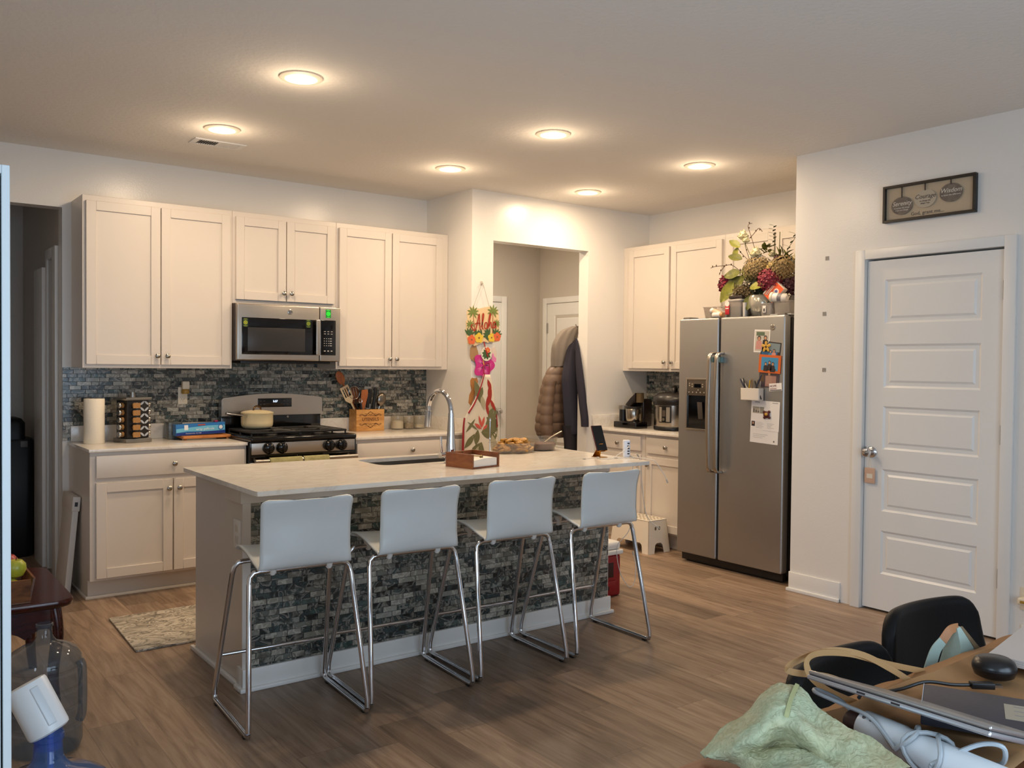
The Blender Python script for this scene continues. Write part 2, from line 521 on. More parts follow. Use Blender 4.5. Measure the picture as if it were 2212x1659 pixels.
# dark passage behind the left opening
wallbox('wall_passage_right', [(1.094, 1.2, 6.325, 6.455, 0, H), (1.094, 1.2, 6.455, 6.66, 2.09, H), (1.094, 1.2, 6.66, 8.0, 0, H)], HALLW)
wallbox('wall_passage_back', [(-1.6, 1.2, 7.75, 7.87, 0, H)], HALLW)
wallbox('wall_passage_closet', [(1.5, 1.55, 6.33, 6.9, 0, H)], M('closet_brown', '4b3428', .6))
def trim(name, boxes, bev=.003, mat=None):
    m = MB()
    for b in boxes: m.box(*b, bev)
    return struct(m.build(name, mat or TRIM))
trim('trim_1', [(1.074, 1.094, 6.335, 6.455, 0, 2.15), (1.074, 1.094, 6.455, 6.66, 2.085, 2.15), (1.08, 1.094, 6.66, 6.72, 0, 2.15), (1.06, 1.094, 6.72, 7.04, 0.0, 2.04)])
trim('baseboard_pantry', [(4.765, 4.777, 3.05, 3.407, 0, .118), (4.752, 4.777, 3.05, 3.42, 0, .02), (4.765, 4.777, -1.0, 2.02, 0, .118), (4.752, 4.777, -1.0, 2.02, 0, .02), (4.7775, 4.82, 3.4075, 3.407 + .012, 0, .118)])
trim('baseboard_left', [(-1.6, -1.588, -1.0, YB, 0, .118)])
trim('baseboard_hall', [(3.895, 5.2, 7.228, 7.24, 0, .118), (5.776, 5.788, 5.68, 6.0, 0, .118)])
# casings round the pantry door, the hall doors
trim('trim_2', [(4.757, 4.777, 2.977 - .06, 2.977, 0, 2.1), (4.757, 4.777, 2.077, 2.137, 0, 2.1), (4.757, 4.777, 2.137, 2.917, 2.045, 2.1),
                (4.777, 4.892, 2.917, 2.925, 0, 2.045), (4.777, 4.892, 2.13, 2.137, 0, 2.045)])
trim('trim_3', [(5.29, 5.352, 7.222, 7.24, 0, 2.1), (4.45, 4.512, 7.222, 7.24, 0, 2.1), (4.512, 5.29, 7.222, 7.24, 2.042, 2.1)])
trim('trim_4', [(5.77, 5.788, 7.105, 7.165, 0, 2.1), (5.77, 5.788, 6.25, 6.31, 0, 2.1), (5.77, 5.788, 6.31, 7.105, 2.042, 2.1)])

def panel_door(name, O, A, N, w, h, panels, mat, knob=None, hinges=(), hinge_u=None):
    """moulded door: slab whose panels sink in a bevel and rise again; O = lower left of its face"""
    O, A, N = Vector(O), Vector(A), Vector(N); B = Z3
    root = bpy.data.objects.new(name, None); COL.objects.link(root); WM[root.name] = Matrix.Identity(4); struct(root)
    m = MB()
    P = lambda u, v, n: O + A * u + B * v + N * n
    us = sorted({0, w} | {q for p in panels for q in p[:2]})
    vs = sorted({0, h} | {q for p in panels for q in p[2:]})
    for i in range(len(us) - 1):
        for j in range(len(vs) - 1):
            u0, u1, v0, v1 = us[i], us[i + 1], vs[j], vs[j + 1]
            if any(abs(p[0] - u0) < 1e-6 and abs(p[1] - u1) < 1e-6 and abs(p[2] - v0) < 1e-6 and abs(p[3] - v1) < 1e-6 for p in panels):
                rings = []
                for ins, dep in ((0, 0), (.012, -.009), (.03, -.009), (.042, -.002)):
                    rings.append([P(u0 + ins, v0 + ins, dep), P(u1 - ins, v0 + ins, dep), P(u1 - ins, v1 - ins, dep), P(u0 + ins, v1 - ins, dep)])
                m.loft(rings, cap0=False)
            else:
                m.faces([P(u0, v0, 0), P(u1, v0, 0), P(u1, v1, 0), P(u0, v1, 0)], [(0, 1, 2, 3)])
    m.faces([P(0, 0, 0), P(w, 0, 0), P(w, h, 0), P(0, h, 0), P(0, 0, -.035), P(w, 0, -.035), P(w, h, -.035), P(0, h, -.035)],
            [(4, 7, 6, 5), (0, 4, 5, 1), (1, 5, 6, 2), (2, 6, 7, 3), (3, 7, 4, 0)])
    bmesh.ops.remove_doubles(m.bm, verts=m.bm.verts[:], dist=1e-5)
    m.build('slab', mat, root, ang=25)
    if knob:
        k = MB()
        k.lathe([(.031, 0), (.033, .004), (.028, .009), (.013, .012), (.011, .03), (.02, .036), (.0265, .046), (.027, .056), (.022, .066), (.01, .071), (0, .0715)], P(knob[0], knob[1], 0), N)
        k.build('door_knob', CHROME, root)
        k = MB(); k.obox(P(knob[2], knob[1], 0), A, B, N, (-.004, .012), (-.028, .028), (-.012, .003), .001); k.build('latch_plate', DCHROME, root)
    for z in hinges:
        k = MB()
        k.obox(P(hinge_u, z, 0), A, B, N, (-.004, .005), (-.05, .05), (-.004, .004))
        k.cyl(P(hinge_u, z - .05, .006), P(hinge_u, z + .05, .006), .0065, n=10)
        k.build('hinge', DCHROME, root)
    return root
A_ = Vector((0, -1, 0)); N_ = Vector((-1, 0, 0))
pz = [(.221, .472), (.585, .829), (.944, 1.193), (1.300, 1.55), (1.669, 1.921)]
panel_door('door_1', (4.785, 2.911, .012), A_, N_, .768, 2.022, [(.108, .656, a - .012, b - .012) for a, b in pz], TRIM, (.042, .91, -.002), (.312, 1.06, 1.81), .770)
panel_door('door_2', (5.78, 7.098, .012), A_, N_, .78, 2.025, [(.11, .67, a - .012, b - .012) for a, b in pz], TRIM, None, (.93, 1.78), .006)
panel_door('door_3', (4.515, 7.232, .012), X3, (0, -1, 0), .772, 2.025, [(.11, .66, a - .012, b - .012) for a, b in pz], TRIM, (.735, .93, .77))
# assumed door frame without glass, round the unseen opening behind the camera
m = MB()
for b in [(.3, .38, -1.1, -1.02, 0, 2.1), (2.62, 2.7, -1.1, -1.02, 0, 2.1), (1.46, 1.54, -1.1, -1.02, 0, 2.1), (.38, 2.62, -1.1, -1.02, 2.02, 2.1), (.38, 2.62, -1.1, -1.02, 0, .06)]:
    m.box(*b, .004)
rear_frame = struct(m.build('assumed_window_frame_1', TRIM))
m = MB()
for b in [(-1.68, -1.6, -.6, -.54, .8, 2.1), (-1.68, -1.6, .84, .9, .8, 2.1), (-1.68, -1.6, .12, .18, .8, 2.1), (-1.68, -1.6, -.54, .84, 2.04, 2.1), (-1.68, -1.59, -.65, .95, .76, .8)]:
    m.box(*b, .004)
struct(m.build('assumed_window_frame_2', TRIM))  # assumed frame without glass, round the unseen left-wall opening

# recessed ceiling lights
GLOW = M('lamp_glow', 'ffe9c9', .5, emit=9.0)
rl = thing('recessed_light', 'x', 'ceiling light', (LAMPS[0][0], LAMPS[0][1], H), group='recessed ceiling lights')
m = MB(); m.lathe([(.098, -.001), (.099, -.006), (.092, -.009), (.074, -.011), (.070, -.004)], n=40, cap0=False, cap1=False); m.build('trim_ring', M('lamp_trim', 'd8cdbf', .5), rl, local=True)
m = MB(); m.lathe([(.0715, -.0055), (.06, -.010), (.04, -.0125), (.0, -.0135)], n=40, cap0=True); m.build('diffuser', GLOW, rl, local=True)
LB = ['round ceiling downlight nearest the front, left one, above the near end of the island', 'round ceiling downlight right beside the slatted air vent',
      'round ceiling downlight above the right half of the island, nearer of that column', 'round ceiling downlight above the right end of the range counter',
      'round ceiling downlight farthest right, close in front of the fridge cabinets', 'round ceiling downlight before the wide wall opening, smallest looking of the six']
LB[4] = 'rightmost round ceiling downlight, in front of the fridge'
rl['label'] = LB[0]
for i in range(1, 6):
    dup(rl, (LAMPS[i][0], LAMPS[i][1], H), label=LB[i])
# air vent
v = thing('air_vent', 'white slatted air register in the ceiling beside a downlight', 'air vent', (1.81, 5.405, H))
m = MB(); 
for b in [(1.655, 1.965, 5.335, 5.36, H - .006, H), (1.655, 1.965, 5.455, 5.48, H - .006, H), (1.655, 1.69, 5.36, 5.455, H - .006, H), (1.93, 1.965, 5.36, 5.455, H - .006, H), (1.803, 1.815, 5.36, 5.455, H - .006, H)]: m.box(*b, .0015)
m.build('frame', TRIM, v)
m = MB(); m.box(1.69, 1.93, 5.36, 5.455, H - .0012, H - .0004); m.build('duct', M('vent_dark', '3a332c', .8), v)
for k in range(18):
    x = 1.697 + k * .0132
    s = 1 if x < 1.805 else -1
    m = MB(); m.obox((x, 5.408, H - .005), (math.cos(.7), 0, s * math.sin(.7)), (0, 1, 0), (-s * math.sin(.7), 0, math.cos(.7)), (-.005, .005), (-.047, .047), (-.0006, .0006)); m.build('slat', TRIM, v)

# backsplash belongs to its wall
m = MB(); m.box(1.094, 2.0665, YB - .008, YB - .0005, .90, 1.3665); m.box(2.0665, 2.8235, YB - .008, YB - .0005, .90, 1.42); m.box(2.8235, 3.78, YB - .008, YB - .0005, .90, 1.3665); o = m.build('tile_backsplash', TILE_X); struct(o)
tag(o, 'dark shell mosaic backsplash on the range wall', 'backsplash')
m = MB(); m.box(5.66, 5.6675, 4.42, 5.5525, .90, 1.3665); o = m.build('tile_backsplash', TILE_Y); struct(o)
tag(o, 'dark shell mosaic backsplash behind the pressure cooker', 'backsplash')

# ================================================================== cabinets
def knob(parent, P, N, name='knob'):
    m = MB()
    m.lathe([(.008, 0), (.0065, .004), (.0055, .012), (.011, .016), (.0155, .021), (.0155, .025), (.011, .029), (0, .0305)], P, N, n=18)
    return m.build(name, DCHROME, parent)
def shaker(parent, O, A, N, u0, u1, v0, v1, kn=None, st=.057, name='door'):
    m = MB(); t = .020
    for a, b in (((u0, u0 + st), (v0, v1)), ((u1 - st, u1), (v0, v1)), ((u0 + st, u1 - st), (v0, v0 + st)), ((u0 + st, u1 - st), (v1 - st, v1))):
        m.obox(O, A, Z3, N, a, b, (0, t), .0015, 1)
    m.obox(O, A, Z3, N, (u0 + st - .003, u1 - st + .003), (v0 + st - .003, v1 - st + .003), (.001, .010))
    d = m.build(name, CAB, parent)
    if kn: knob(d, Vector(O) + Vector(A) * kn[0] + Z3 * kn[1] + Vector(N) * t, N)
    return d
def slab(parent, O, A, N, u0, u1, v0, v1, kn):
    m = MB(); m.obox(O, A, Z3, N, (u0, u1), (v0, v1), (0, .02), .0025)
    d = m.build('drawer', CAB, parent)
    knob(d, Vector(O) + Vector(A) * kn[0] + Z3 * kn[1] + Vector(N) * .02, N)
NB = Vector((0, -1, 0))
# upper cabinets on the range wall
def upper(label, x0, x1, z0, z1, doors, knobs, dz0):
    t = thing('wall_cabinet', label, 'cabinet', ((x0 + x1) / 2, 6.04, z0), group='white wall cabinets')
    m = MB(); m.box(x0, x1, 5.882, YB - .001, z0, z1, .0015, 1); m.build('cabinet_body', CAB, t)
    for (a, b), k in zip(doors, knobs):
        shaker(t, (0, 5.882, 0), X3, NB, a, b, dz0, 2.386, k)
    return t
upper('large white two-door wall cabinet left of the microwave, above the spice carousel', 1.1475, 2.066, 1.367, 2.421, [(1.166, 1.600), (1.606, 2.049)], [(1.578, 1.445), (1.640, 1.445)], 1.390)
upper('short white two-door wall cabinet directly above the microwave', 2.067, 2.823, 1.806, 2.421, [(2.087, 2.438), (2.444, 2.803)], [(2.417, 1.888), (2.473, 1.888)], 1.833)
upper('large white two-door wall cabinet right of the microwave, above the utensil box', 2.824, 3.777, 1.367, 2.421, [(2.842, 3.268), (3.275, 3.716)], [(3.250, 1.444), (3.308, 1.444)], 1.390)
# fridge-wall upper cabinets
AF = Vector((0, -1, 0)); NF = Vector((-1, 0, 0))
t = thing('wall_cabinet', 'tall white two-door wall cabinet above the pressure cooker, left of the fridge', 'cabinet', (5.51, 5.0, 1.367), group='white wall cabinets')
m = MB(); m.box(5.366, 5.667, 4.452, 5.552, 1.367, 2.421, .0015, 1); m.build('cabinet_body', CAB, t)
shaker(t, (5.366, 0, 0), AF, NF, -5.474, -5.013, 1.390, 2.386, (-5.044, 1.443))
shaker(t, (5.366, 0, 0), AF, NF, -4.993, -4.470, 1.390, 2.386, (-4.962, 1.443))
t = thing('wall_cabinet', 'white wall cabinet above the fridge, half hidden by the flower arrangement', 'cabinet', (5.51, 3.93, 1.83), group='white wall cabinets')
m = MB(); m.box(5.366, 5.667, 3.41, 4.451, 1.83, 2.421, .0015, 1); m.build('cabinet_body', CAB, t)
shaker(t, (5.366, 0, 0), AF, NF, -4.420, -3.99, 1.855, 2.386, (-4.02, 1.91))
shaker(t, (5.366, 0, 0), AF, NF, -3.98, -3.43, 1.855, 2.386, (-3.95, 1.91))
# base cabinets, range wall
def base(label, x0, x1, drawers, doors):
    t = thing('base_cabinet', label, 'cabinet', ((x0 + x1) / 2, 5.9, 0), group='white base cabinets')
    m = MB(); m.box(x0, x1, 5.60, YB - .001, .115, .875, .0015, 1); m.build('cabinet_body', CAB, t)
    m = MB(); m.box(x0 + .002, x1 - .002, 5.665, YB - .001, 0, .115); m.box(x0 - .012, x1, 5.652, 5.668, 0, .018, .004); m.box(x0 - .012, x0, 5.669, 6.2, 0, .018, .004); m.build('toe_kick', CABG, t)
    for d in drawers: slab(t, (0, 5.60, 0), X3, NB, *d[:4], d[4])
    for d in doors: shaker(t, (0, 5.60, 0), X3, NB, *d[:4], d[4])
base('white base cabinet left of the range with one wide drawer over two doors', 1.131, 2.063, [(1.164, 2.046, .723, .853, (1.604, .787))],
     [(1.163, 1.597, .131, .694, (1.572, .637)), (1.604, 2.045, .131, .694, (1.634, .637))])
base('white base cabinet right of the range, partly hidden behind the island', 2.826, 3.779, [(2.847, 3.731, .723, .848, (3.285, .786))],
     [(2.847, 3.285, .131, .694, (3.26, .637)), (3.292, 3.731, .131, .694, (3.32, .637))])
def top(label, boxes, ups, name='countertop'):
    t = thing(name, label, 'countertop', ((boxes[0][0] + boxes[0][1]) / 2, (boxes[0][2] + boxes[0][3]) / 2, .875))
    m = MB()
    for b in boxes: m.box(*b, .003)
    m.build('slab', QUARTZ, t)
    for b in ups:
        m = MB(); m.box(*b, .002); m.build('upstand', QUARTZ, t)
top('short pale quartz countertop left of the range carrying the paper towels', [(1.122, 2.064, 5.574, YB - .001, .8755, .895)], [(1.138, 2.064, YB - .028, YB - .0085, .895, .995)])
top('pale quartz countertop right of the range carrying the utensil box', [(2.825, 3.779, 5.574, YB - .001, .8755, .895)], [(2.825, 3.76, YB - .028, YB - .0085, .895, .995), (3.76, 3.779, 5.58, YB - .0085, .895, .995)])
# base cabinets, fridge wall
def basef(label, y1, y0, drawer, door):
    t = thing('base_cabinet', label, 'cabinet', (5.36, (y0 + y1) / 2, 0), group='white base cabinets')
    m = MB(); m.box(5.05, 5.667, y0, y1, .115, .875, .0015, 1); m.build('cabinet_body', CAB, t)
    m = MB(); m.box(5.11, 5.667, y0, y1, 0, .115); m.build('toe_kick', CABG, t)
    slab(t, (5.05, 0, 0), AF, NF, *drawer); shaker(t, (5.05, 0, 0), AF, NF, *door)
basef('white base cabinet nearest the hall opening on the fridge wall', 5.552, 4.962, (-5.505, -4.995, .737, .852, (-5.246, .785)), (-5.505, -4.995, .131, .707, (-5.02, .635)))
basef('white base cabinet touching the left side of the fridge, behind the step stool', 4.960, 4.43, (-4.930, -4.45, .727, .852, (-4.716, .785)), (-4.930, -4.45, .131, .700, (-4.905, .635)))
top('pale quartz countertop left of the fridge under the pressure cooker', [(5.005, 5.667, 4.43, 5.552, .8755, .895)], [(5.64, 5.6595, 4.43, 5.552, .895, .995), (5.012, 5.64, 5.532, 5.552, .895, .995)])

# ================================================================== island
isl = thing('kitchen_island', 'white kitchen island base faced with dark shell mosaic behind the four stools', 'kitchen island', (2.42, 4.05, 0))
m = MB()   # hollow where the sink hangs
for b in [(1.36, 2.12, 3.712, 4.37, 0, .875), (2.94, 3.49, 3.712, 4.37, 0, .875), (2.12, 2.94, 3.712, 3.93, 0, .875), (2.12, 2.94, 4.31, 4.37, 0, .875), (2.12, 2.94, 3.93, 4.31, 0, .64)]: m.box(*b)
m.build('island_body', CAB, isl)
m = MB(); m.box(1.385, 3.476, 3.70, 3.712, .095, .807); m.build('mosaic_panel', TILE_X, isl)
m = MB(); m.box(1.338, 3.478, 3.693, 3.712, .807, .8745, .002); m.box(1.338, 1.3595, 3.7125, 3.90, .807, .8745, .002); m.build('apron_strip', CAB, isl)
m = MB(); m.box(1.348, 1.385, 3.70, 3.712, 0, .807, .001, 1); m.build('corner_post', CAB, isl)
m = MB(); m.box(1.345, 3.488, 3.684, 3.70, .0, .095, .003); m.box(1.33, 3.502, 3.668, 3.690, 0, .019, .006); m.box(1.345, 1.36, 3.7005, 3.76, 0, .095, .003); m.box(1.33, 1.352, 3.6905, 3.76, 0, .019, .006)
m.box(1.342, 1.36, 3.76, 4.40, 0, .022, .006); m.build('baseboard', TRIM, isl)
m = MB(); m.box(1.352, 1.36, 3.737, 3.823, .603, .727, .003); op = m.build('outlet_plate', WHITEP, isl)
for z in (.640, .690):
    m = MB(); m.box(1.350, 1.353, 3.762, 3.798, z - .016, z + .016, .001); m.build('socket', M('socket_cream', 'd6d0c6', .4), op)
for i, (a, b) in enumerate([(1.40, 1.93), (1.94, 2.90), (2.91, 3.45)]):
    m = MB(); m.box(a, b, 4.37, 4.389, .13, .86, .002); m.build('door', CAB, isl)
# its stone top: rectangular slab with a cut-out for the sink
it = thing('island_countertop', 'pale quartz slab topping the island, with the sink cut into it', 'countertop', (2.42, 3.88, .875))
Q = [Vector((1.303, 3.42)), Vector((3.492, 3.386)), Vector((3.552, 4.30)), Vector((1.308, 4.412))]
sx0, sx1, sy0, sy1 = 2.165, 2.90, 3.965, 4.275
def rr(x0, x1, y0, y1, r, n=5):
    out = []
    for cx, cy, a in ((x1 - r, y0 + r, -PI / 2), (x1 - r, y1 - r, 0), (x0 + r, y1 - r, PI / 2), (x0 + r, y0 + r, PI)):
        out += [(cx + r * math.cos(a + PI / 2 * i / n), cy + r * math.sin(a + PI / 2 * i / n)) for i in range(n + 1)]
    return out
hole = rr(sx0, sx1, sy0, sy1, .06)
m = MB()
outer = []
for i in range(4):
    c = Q[i]; p = Q[i - 1]; n_ = Q[(i + 1) % 4]; r = .018
    a = c + (p - c).normalized() * r; b = c + (n_ - c).normalized() * r
    outer += [tuple(a), tuple(a * .3 + c * .4 + b * .3), tuple(b)]
def holed(z):
    ov = [m.bm.verts.new((x, y, z)) for x, y in outer]; hv = [m.bm.verts.new((x, y, z)) for x, y in hole]
    es = [m.bm.edges.new((v[i], v[(i + 1) % len(v)])) for v in (ov, hv) for i in range(len(v))]
    bmesh.ops.triangle_fill(m.bm, use_beauty=True, edges=es)
    return ov, hv
to, th = holed(.895); bo, bh = holed(.8755)
for a, b in ((to, bo), (th, bh)):
    for i in range(len(a)):
        k = (i + 1) % len(a); m.bm.faces.new((a[i], a[k], b[k], b[i]))
m.build('slab', QUARTZ, it, ang=30)
sk = thing('kitchen_sink', 'undermount steel sink sunk in the island top', 'sink', (2.53, 4.12, .66))
m = MB()
h2 = rr(sx0 + .004, sx1 - .004, sy0 + .004, sy1 - .004, .058); h3 = rr(sx0 + .014, sx1 - .014, sy0 + .014, sy1 - .014, .05); h4 = rr(sx0 + .05, sx1 - .05, sy0 + .05, sy1 - .05, .03)
m.loft([[Vector((x, y, z)) for x, y in h] for h, z in ((h2, .8749), (h3, .69), (h4, .672))], cap0=False)
m.build('basin', M('sink_dark', '4b4641', .45), sk)
m = MB(); m.lathe([(.045, .6735), (.043, .677), (.03, .675), (0, .6745)], (2.53, 4.12, 0)); m.build('drain', CHROME, sk)

# ================================================================== faucet
fx, fy = 2.535, 3.905
f = thing('kitchen_faucet', 'tall chrome gooseneck faucet standing at the sink on the island', 'faucet', (fx, fy, .895))
m = MB(); m.lathe([(.036, 0), (.036, .006), (.030, .010), (.0275, .03), (.026, .07), (.020, .15), (.0165, .22), (.0145, .26)], (fx, fy, .895), n=28); m.build('body', CHROME, f)
zc = 1.155; rr_ = .112
pts = [(fx, fy, 1.14)] + arc((fx, fy + rr_, zc), (0, -1, 0), (0, 0, 1), rr_, 0, PI * .93, 18)
m = MB(); m.tube(pts, .0125, 14); m.build('neck', CHROME, f)
e = Vector(pts[-1]); d = Vector((0, .12, -1)).normalized()
m = MB(); m.cyl(e + d * -.004, e + d * .022, .0145, n=18); m.cyl(e + d * .024, e + d * .11, .0165, .019, n=18); m.build('spray_head', CHROME, f)
m = MB(); m.cyl((fx, fy, .938), (fx - .072, fy - .008, .938), .0165, n=18); m.tube([(fx - .058, fy - .007, .942), (fx - .064, fy - .008, .98), (fx - .068, fy - .008, 1.035)], [.007, .006, .006], 10); m.build('lever', CHROME, f)

# ================================================================== range
rg = thing('gas_range', 'stainless and black gas range between the two counters with a saucepan on it', 'stove', (2.444, 5.85, 0))
rx0, rx1 = 2.070, 2.819
m = MB(); m.box(rx0, rx1, 5.585, 6.16, .03, .905, .003); m.build('body', BLACK, rg)
m = MB(); m.box(rx0, rx1, 5.535, 6.09, .893, .925, .010, 3); m.box(rx0 + .03, rx1 - .03, 5.60, 6.07, .925, .928); m.build('cooktop', GBLACK, rg)
m = MB(); m.box(rx0, rx1, 5.545, 5.585, .775, .893, .004); m.build('control_panel', GBLACK, rg)
m = MB(); m.box(rx0 + .006, rx1 - .012, 5.5385, 5.5455, .815, .889, .003); m.build('control_panel_trim', STEEL, rg)
for x in (2.185, 2.276, 2.612, 2.703):
    m = MB(); m.lathe([(.030, 0), (.037, .006), (.0385, .014), (.036, .024), (.029, .034), (.016, .039), (0, .04)], (x, 5.5385, .855), (0, -1, 0), 24)
    m.obox((x, 5.5385, .855), X3, Z3, NB, (-.006, .006), (-.03, .03), (.03, .046), .003); m.build('burner_knob', GBLACK, rg)
m = MB(); m.box(rx0 + .002, rx1 - .002, 5.548, 5.585, .235, .765, .006); od = m.build('oven_door', STEEL, rg)
m = MB(); m.box(2.16, 2.73, 5.5445, 5.549, .32, .66, .004); m.build('oven_window', GBLACK, od)
m = MB(); m.cyl((2.085, 5.497, .775), (2.805, 5.497, .775), .0145, n=14); 
for x in (2.10, 2.79): m.cyl((x, 5.497, .775), (x, 5.55, .752), .012, n=10)
m.build('oven_handle', STEEL, od)
m = MB(); m.box(rx0 + .002, rx1 - .002, 5.548, 5.585, .05, .225, .006); m.build('drawer_front', STEEL, rg)
# backguard
m = MB(); m.box(rx0 + .004, rx1 - .004, 6.115, 6.165, .905, 1.045, .003); m.build('backguard_base', GBLACK, rg)
m = MB()
poly = [(rx0, 1.035)] + [(rx1, 1.035)] + [(rx1, 1.145), (rx1 - .012, 1.160)] + [(rx1 - .012 - (rx1 - rx0 - .024) * i / 14, 1.160 + .030 * math.sin(PI * i / 14)) for i in range(1, 14)] + [(rx0 + .012, 1.160), (rx0, 1.145)]
rings = [[Vector((x, y + (.006 if d else 0), z)) for x, z in poly] for d, y in ((0, 6.088), (1, 6.15))]
for dd, off in ((0, 0),):
    pass
m.loft(rings); bmesh.ops.bevel(m.bm, geom=[e for e in m.bm.edges if all(abs(v.co.y - 6.088) < 1e-4 for v in e.verts)], offset=.006, segments=2, affect='EDGES')
bgd = m.build('backguard', STEEL, rg, ang=30)
m = MB(); m.box(2.325, 2.577, 6.0845, 6.089, 1.092, 1.156, .003); dp = m.build('display_panel', GBLACK, bgd)
text('clock_digits', '5:27', .020, (2.453, 6.0838, 1.133), X3, Z3, M('display_glow', 'cfe4ff', .5, emit=3.0), bgd, ext=.0003)
m = MB()
for i, (x, z) in enumerate([(2.345, 1.137), (2.372, 1.137), (2.345, 1.112), (2.372, 1.112), (2.52, 1.137), (2.546, 1.137), (2.52, 1.112), (2.546, 1.112)]):
    m.box(x - .007, x + .007, 6.0838, 6.0848, z - .002, z + .002)
m.build('display_marks', M('display_grey', '3c3d42', .5), bgd)
m = MB(); m.cyl((2.56, 6.114, 1.02), (2.56, 6.117, 1.02), .008, n=14); m.build('emblem', DCHROME, rg)
IRON = M('cast_iron', '131213', .5)
for gx0, gx1 in ((rx0 + .04, 2.44), (2.45, rx1 - .04)):
    m = MB(); zt = .948
    fr = [(gx0, 5.625, zt), (gx1, 5.625, zt), (gx1, 6.055, zt), (gx0, 6.055, zt)]
    m.tube(sum([[Vector(fr[i]).lerp(Vector(fr[(i + 1) % 4]), k / 4) for k in range(4)] for i in range(4)], []), .0075, 8, closed=True)
    cx = (gx0 + gx1) / 2
    m.cyl((gx0, 5.84, zt), (gx1, 5.84, zt), .007, n=8)
    for cy in (5.735, 5.945):
        for a in range(4):
            an = PI / 4 + a * PI / 2
            ex = cx + (gx1 - gx0) / 2 * (1 if math.cos(an) > 0 else -1); ey = cy + .105 * (1 if math.sin(an) > 0 else -1)
            m.tube([(ex, cy + .04 * (1 if math.sin(an) > 0 else -1), zt), (cx + .07 * math.cos(an), cy + .05 * math.sin(an), zt + .006), (cx + .028 * math.cos(an), cy + .028 * math.sin(an), zt + .004)], .006, 7)
    for x in (gx0, gx1):
        for y in (5.63, 5.84, 6.05): m.cyl((x, y, .926), (x, y, zt), .006, n=8)
    m.build('grate', IRON, rg)
    for cy in (5.735, 5.945):
        m = MB(); m.lathe([(.05, .9275), (.048, .934), (.034, .936), (.034, .943), (.0, .944)], (cx, cy, 0), n=22); m.build('burner_cap', IRON, rg)
# dish towels on the oven handle
TOW = M('sage_towel', 'a9a274', .9, bump=.6, bscale=120, var=.15, vscale=30, col2='8f8a5e')
for x0, x1, lb in ((2.178, 2.400, 'wider sage green dish towel over the left of the oven handle'), (2.411, 2.592, 'narrower sage green dish towel over the right of the oven handle')):
    m = MB()
    def tf(u, v, x0=x0, x1=x1):
        L = [(5.520, .50), (5.519, .60), (5.5175, .72), (5.514, .775), (5.507, .790), (5.497, .7945), (5.487, .790), (5.480, .775), (5.477, .72), (5.472, .60), (5.468, .48)]
        p = L[min(int(round(v * 10)), 10)]
        return (x0 + (x1 - x0) * u, p[0] - (.004 * math.sin(u * 14) * (abs(v - .5) * 2) if v > .7 else 0), p[1])
    m.grid(tf, 12, 10)
    tag(m.build('dish_towel', TOW, solid=.004), lb, 'towel', 'dish towels on the oven handle')
# saucepan
CREAM = M('cream_enamel', 'd9c9a2', .28)
sp = thing('saucepan', 'cream lidded saucepan with a steel handle on the back left burner', 'pot', (2.27, 5.955, .9565))
cx, cy, z0 = 2.27, 5.955, .9565
m = MB(); m.lathe([(.082, 0), (.098, .006), (.106, .02), (.108, .04), (.108, .100), (.111, .104), (.108, .106)], (cx, cy, z0), n=40); m.build('pan_body', CREAM, sp)
m = MB(); m.lathe([(.109, .106), (.110, .110), (.09, .117), (.05, .124), (.0, .127)], (cx, cy, z0), n=40); lid = m.build('lid', CREAM, sp)
m = MB(); m.tube(smooth([(cx - .035, cy - .02, z0 + .120), (cx - .028, cy - .018, z0 + .142), (cx, cy, z0 + .152), (cx + .028, cy + .018, z0 + .142), (cx + .035, cy + .02, z0 + .120)]), .006, 10); m.build('lid_handle', M('bronze', '6b5138', .25, 1.0), lid)
m = MB(); m.tube(smooth([(cx - .095, cy - .055, z0 + .085), (cx - .13, cy - .075, z0 + .092), (cx - .20, cy - .11, z0 + .103), (cx - .26, cy - .125, z0 + .112)]), [.007] * 6 + [.009] * 6 + [.010] * 6 + [.009], 10); m.build('long_handle', CHROME, sp)

# ================================================================== microwave
mw = thing('microwave', 'over-the-range stainless microwave with green stickers', 'microwave', (2.444, 6.0, 1.42))
wx0, wx1 = 2.068, 2.821
m = MB(); m.box(wx0, wx1, 5.845, YB - .001, 1.42, 1.8055, .002); m.build('body', M('microwave_body', '33261f', .45), mw)
m = MB(); m.box(wx0 + .05, wx1 - .05, 5.86, 6.15, 1.404, 1.42, .004); m.build('underside_vent', BLACK, mw)
m = MB(); m.box(wx0 + .004, 2.661, 5.80, 5.845, 1.424, 1.803, .008, 3); dr = m.build('door', STEEL, mw)
m = MB(); m.box(2.104, 2.655, 5.7965, 5.801, 1.464, 1.711, .004); gw = m.build('door_glass', GBLACK, dr)
m = MB(); m.box(2.144, 2.551, 5.795, 5.797, 1.487, 1.645, .001); m.build('mesh_window', M('mesh_grey', '2c2a29', .25), dr)
m = MB(); m.box(2.622, 2.654, 5.768, 5.781, 1.463, 1.713, .006, 3); 
for z in (1.48, 1.69): m.box(2.63, 2.646, 5.778, 5.80, z - .012, z + .012, .002)
m.build('door_handle', STEEL, dr)
m = MB(); m.box(2.664, wx1 - .002, 5.80, 5.845, 1.424, 1.803, .006, 3); m.build('control_side', STEEL, mw)
m = MB(); m.box(2.668, 2.783, 5.7965, 5.801, 1.465, 1.712, .004); cp = m.build('keypad_glass', GBLACK, mw)
m = MB()
for r in range(3):
    pass
for z, n in ((1.632, 3), (1.616, 3)):
    for i in range(n): m.box(2.692 + i * .026, 2.706 + i * .026, 5.7955, 5.7966, z - .0018, z + .0018)
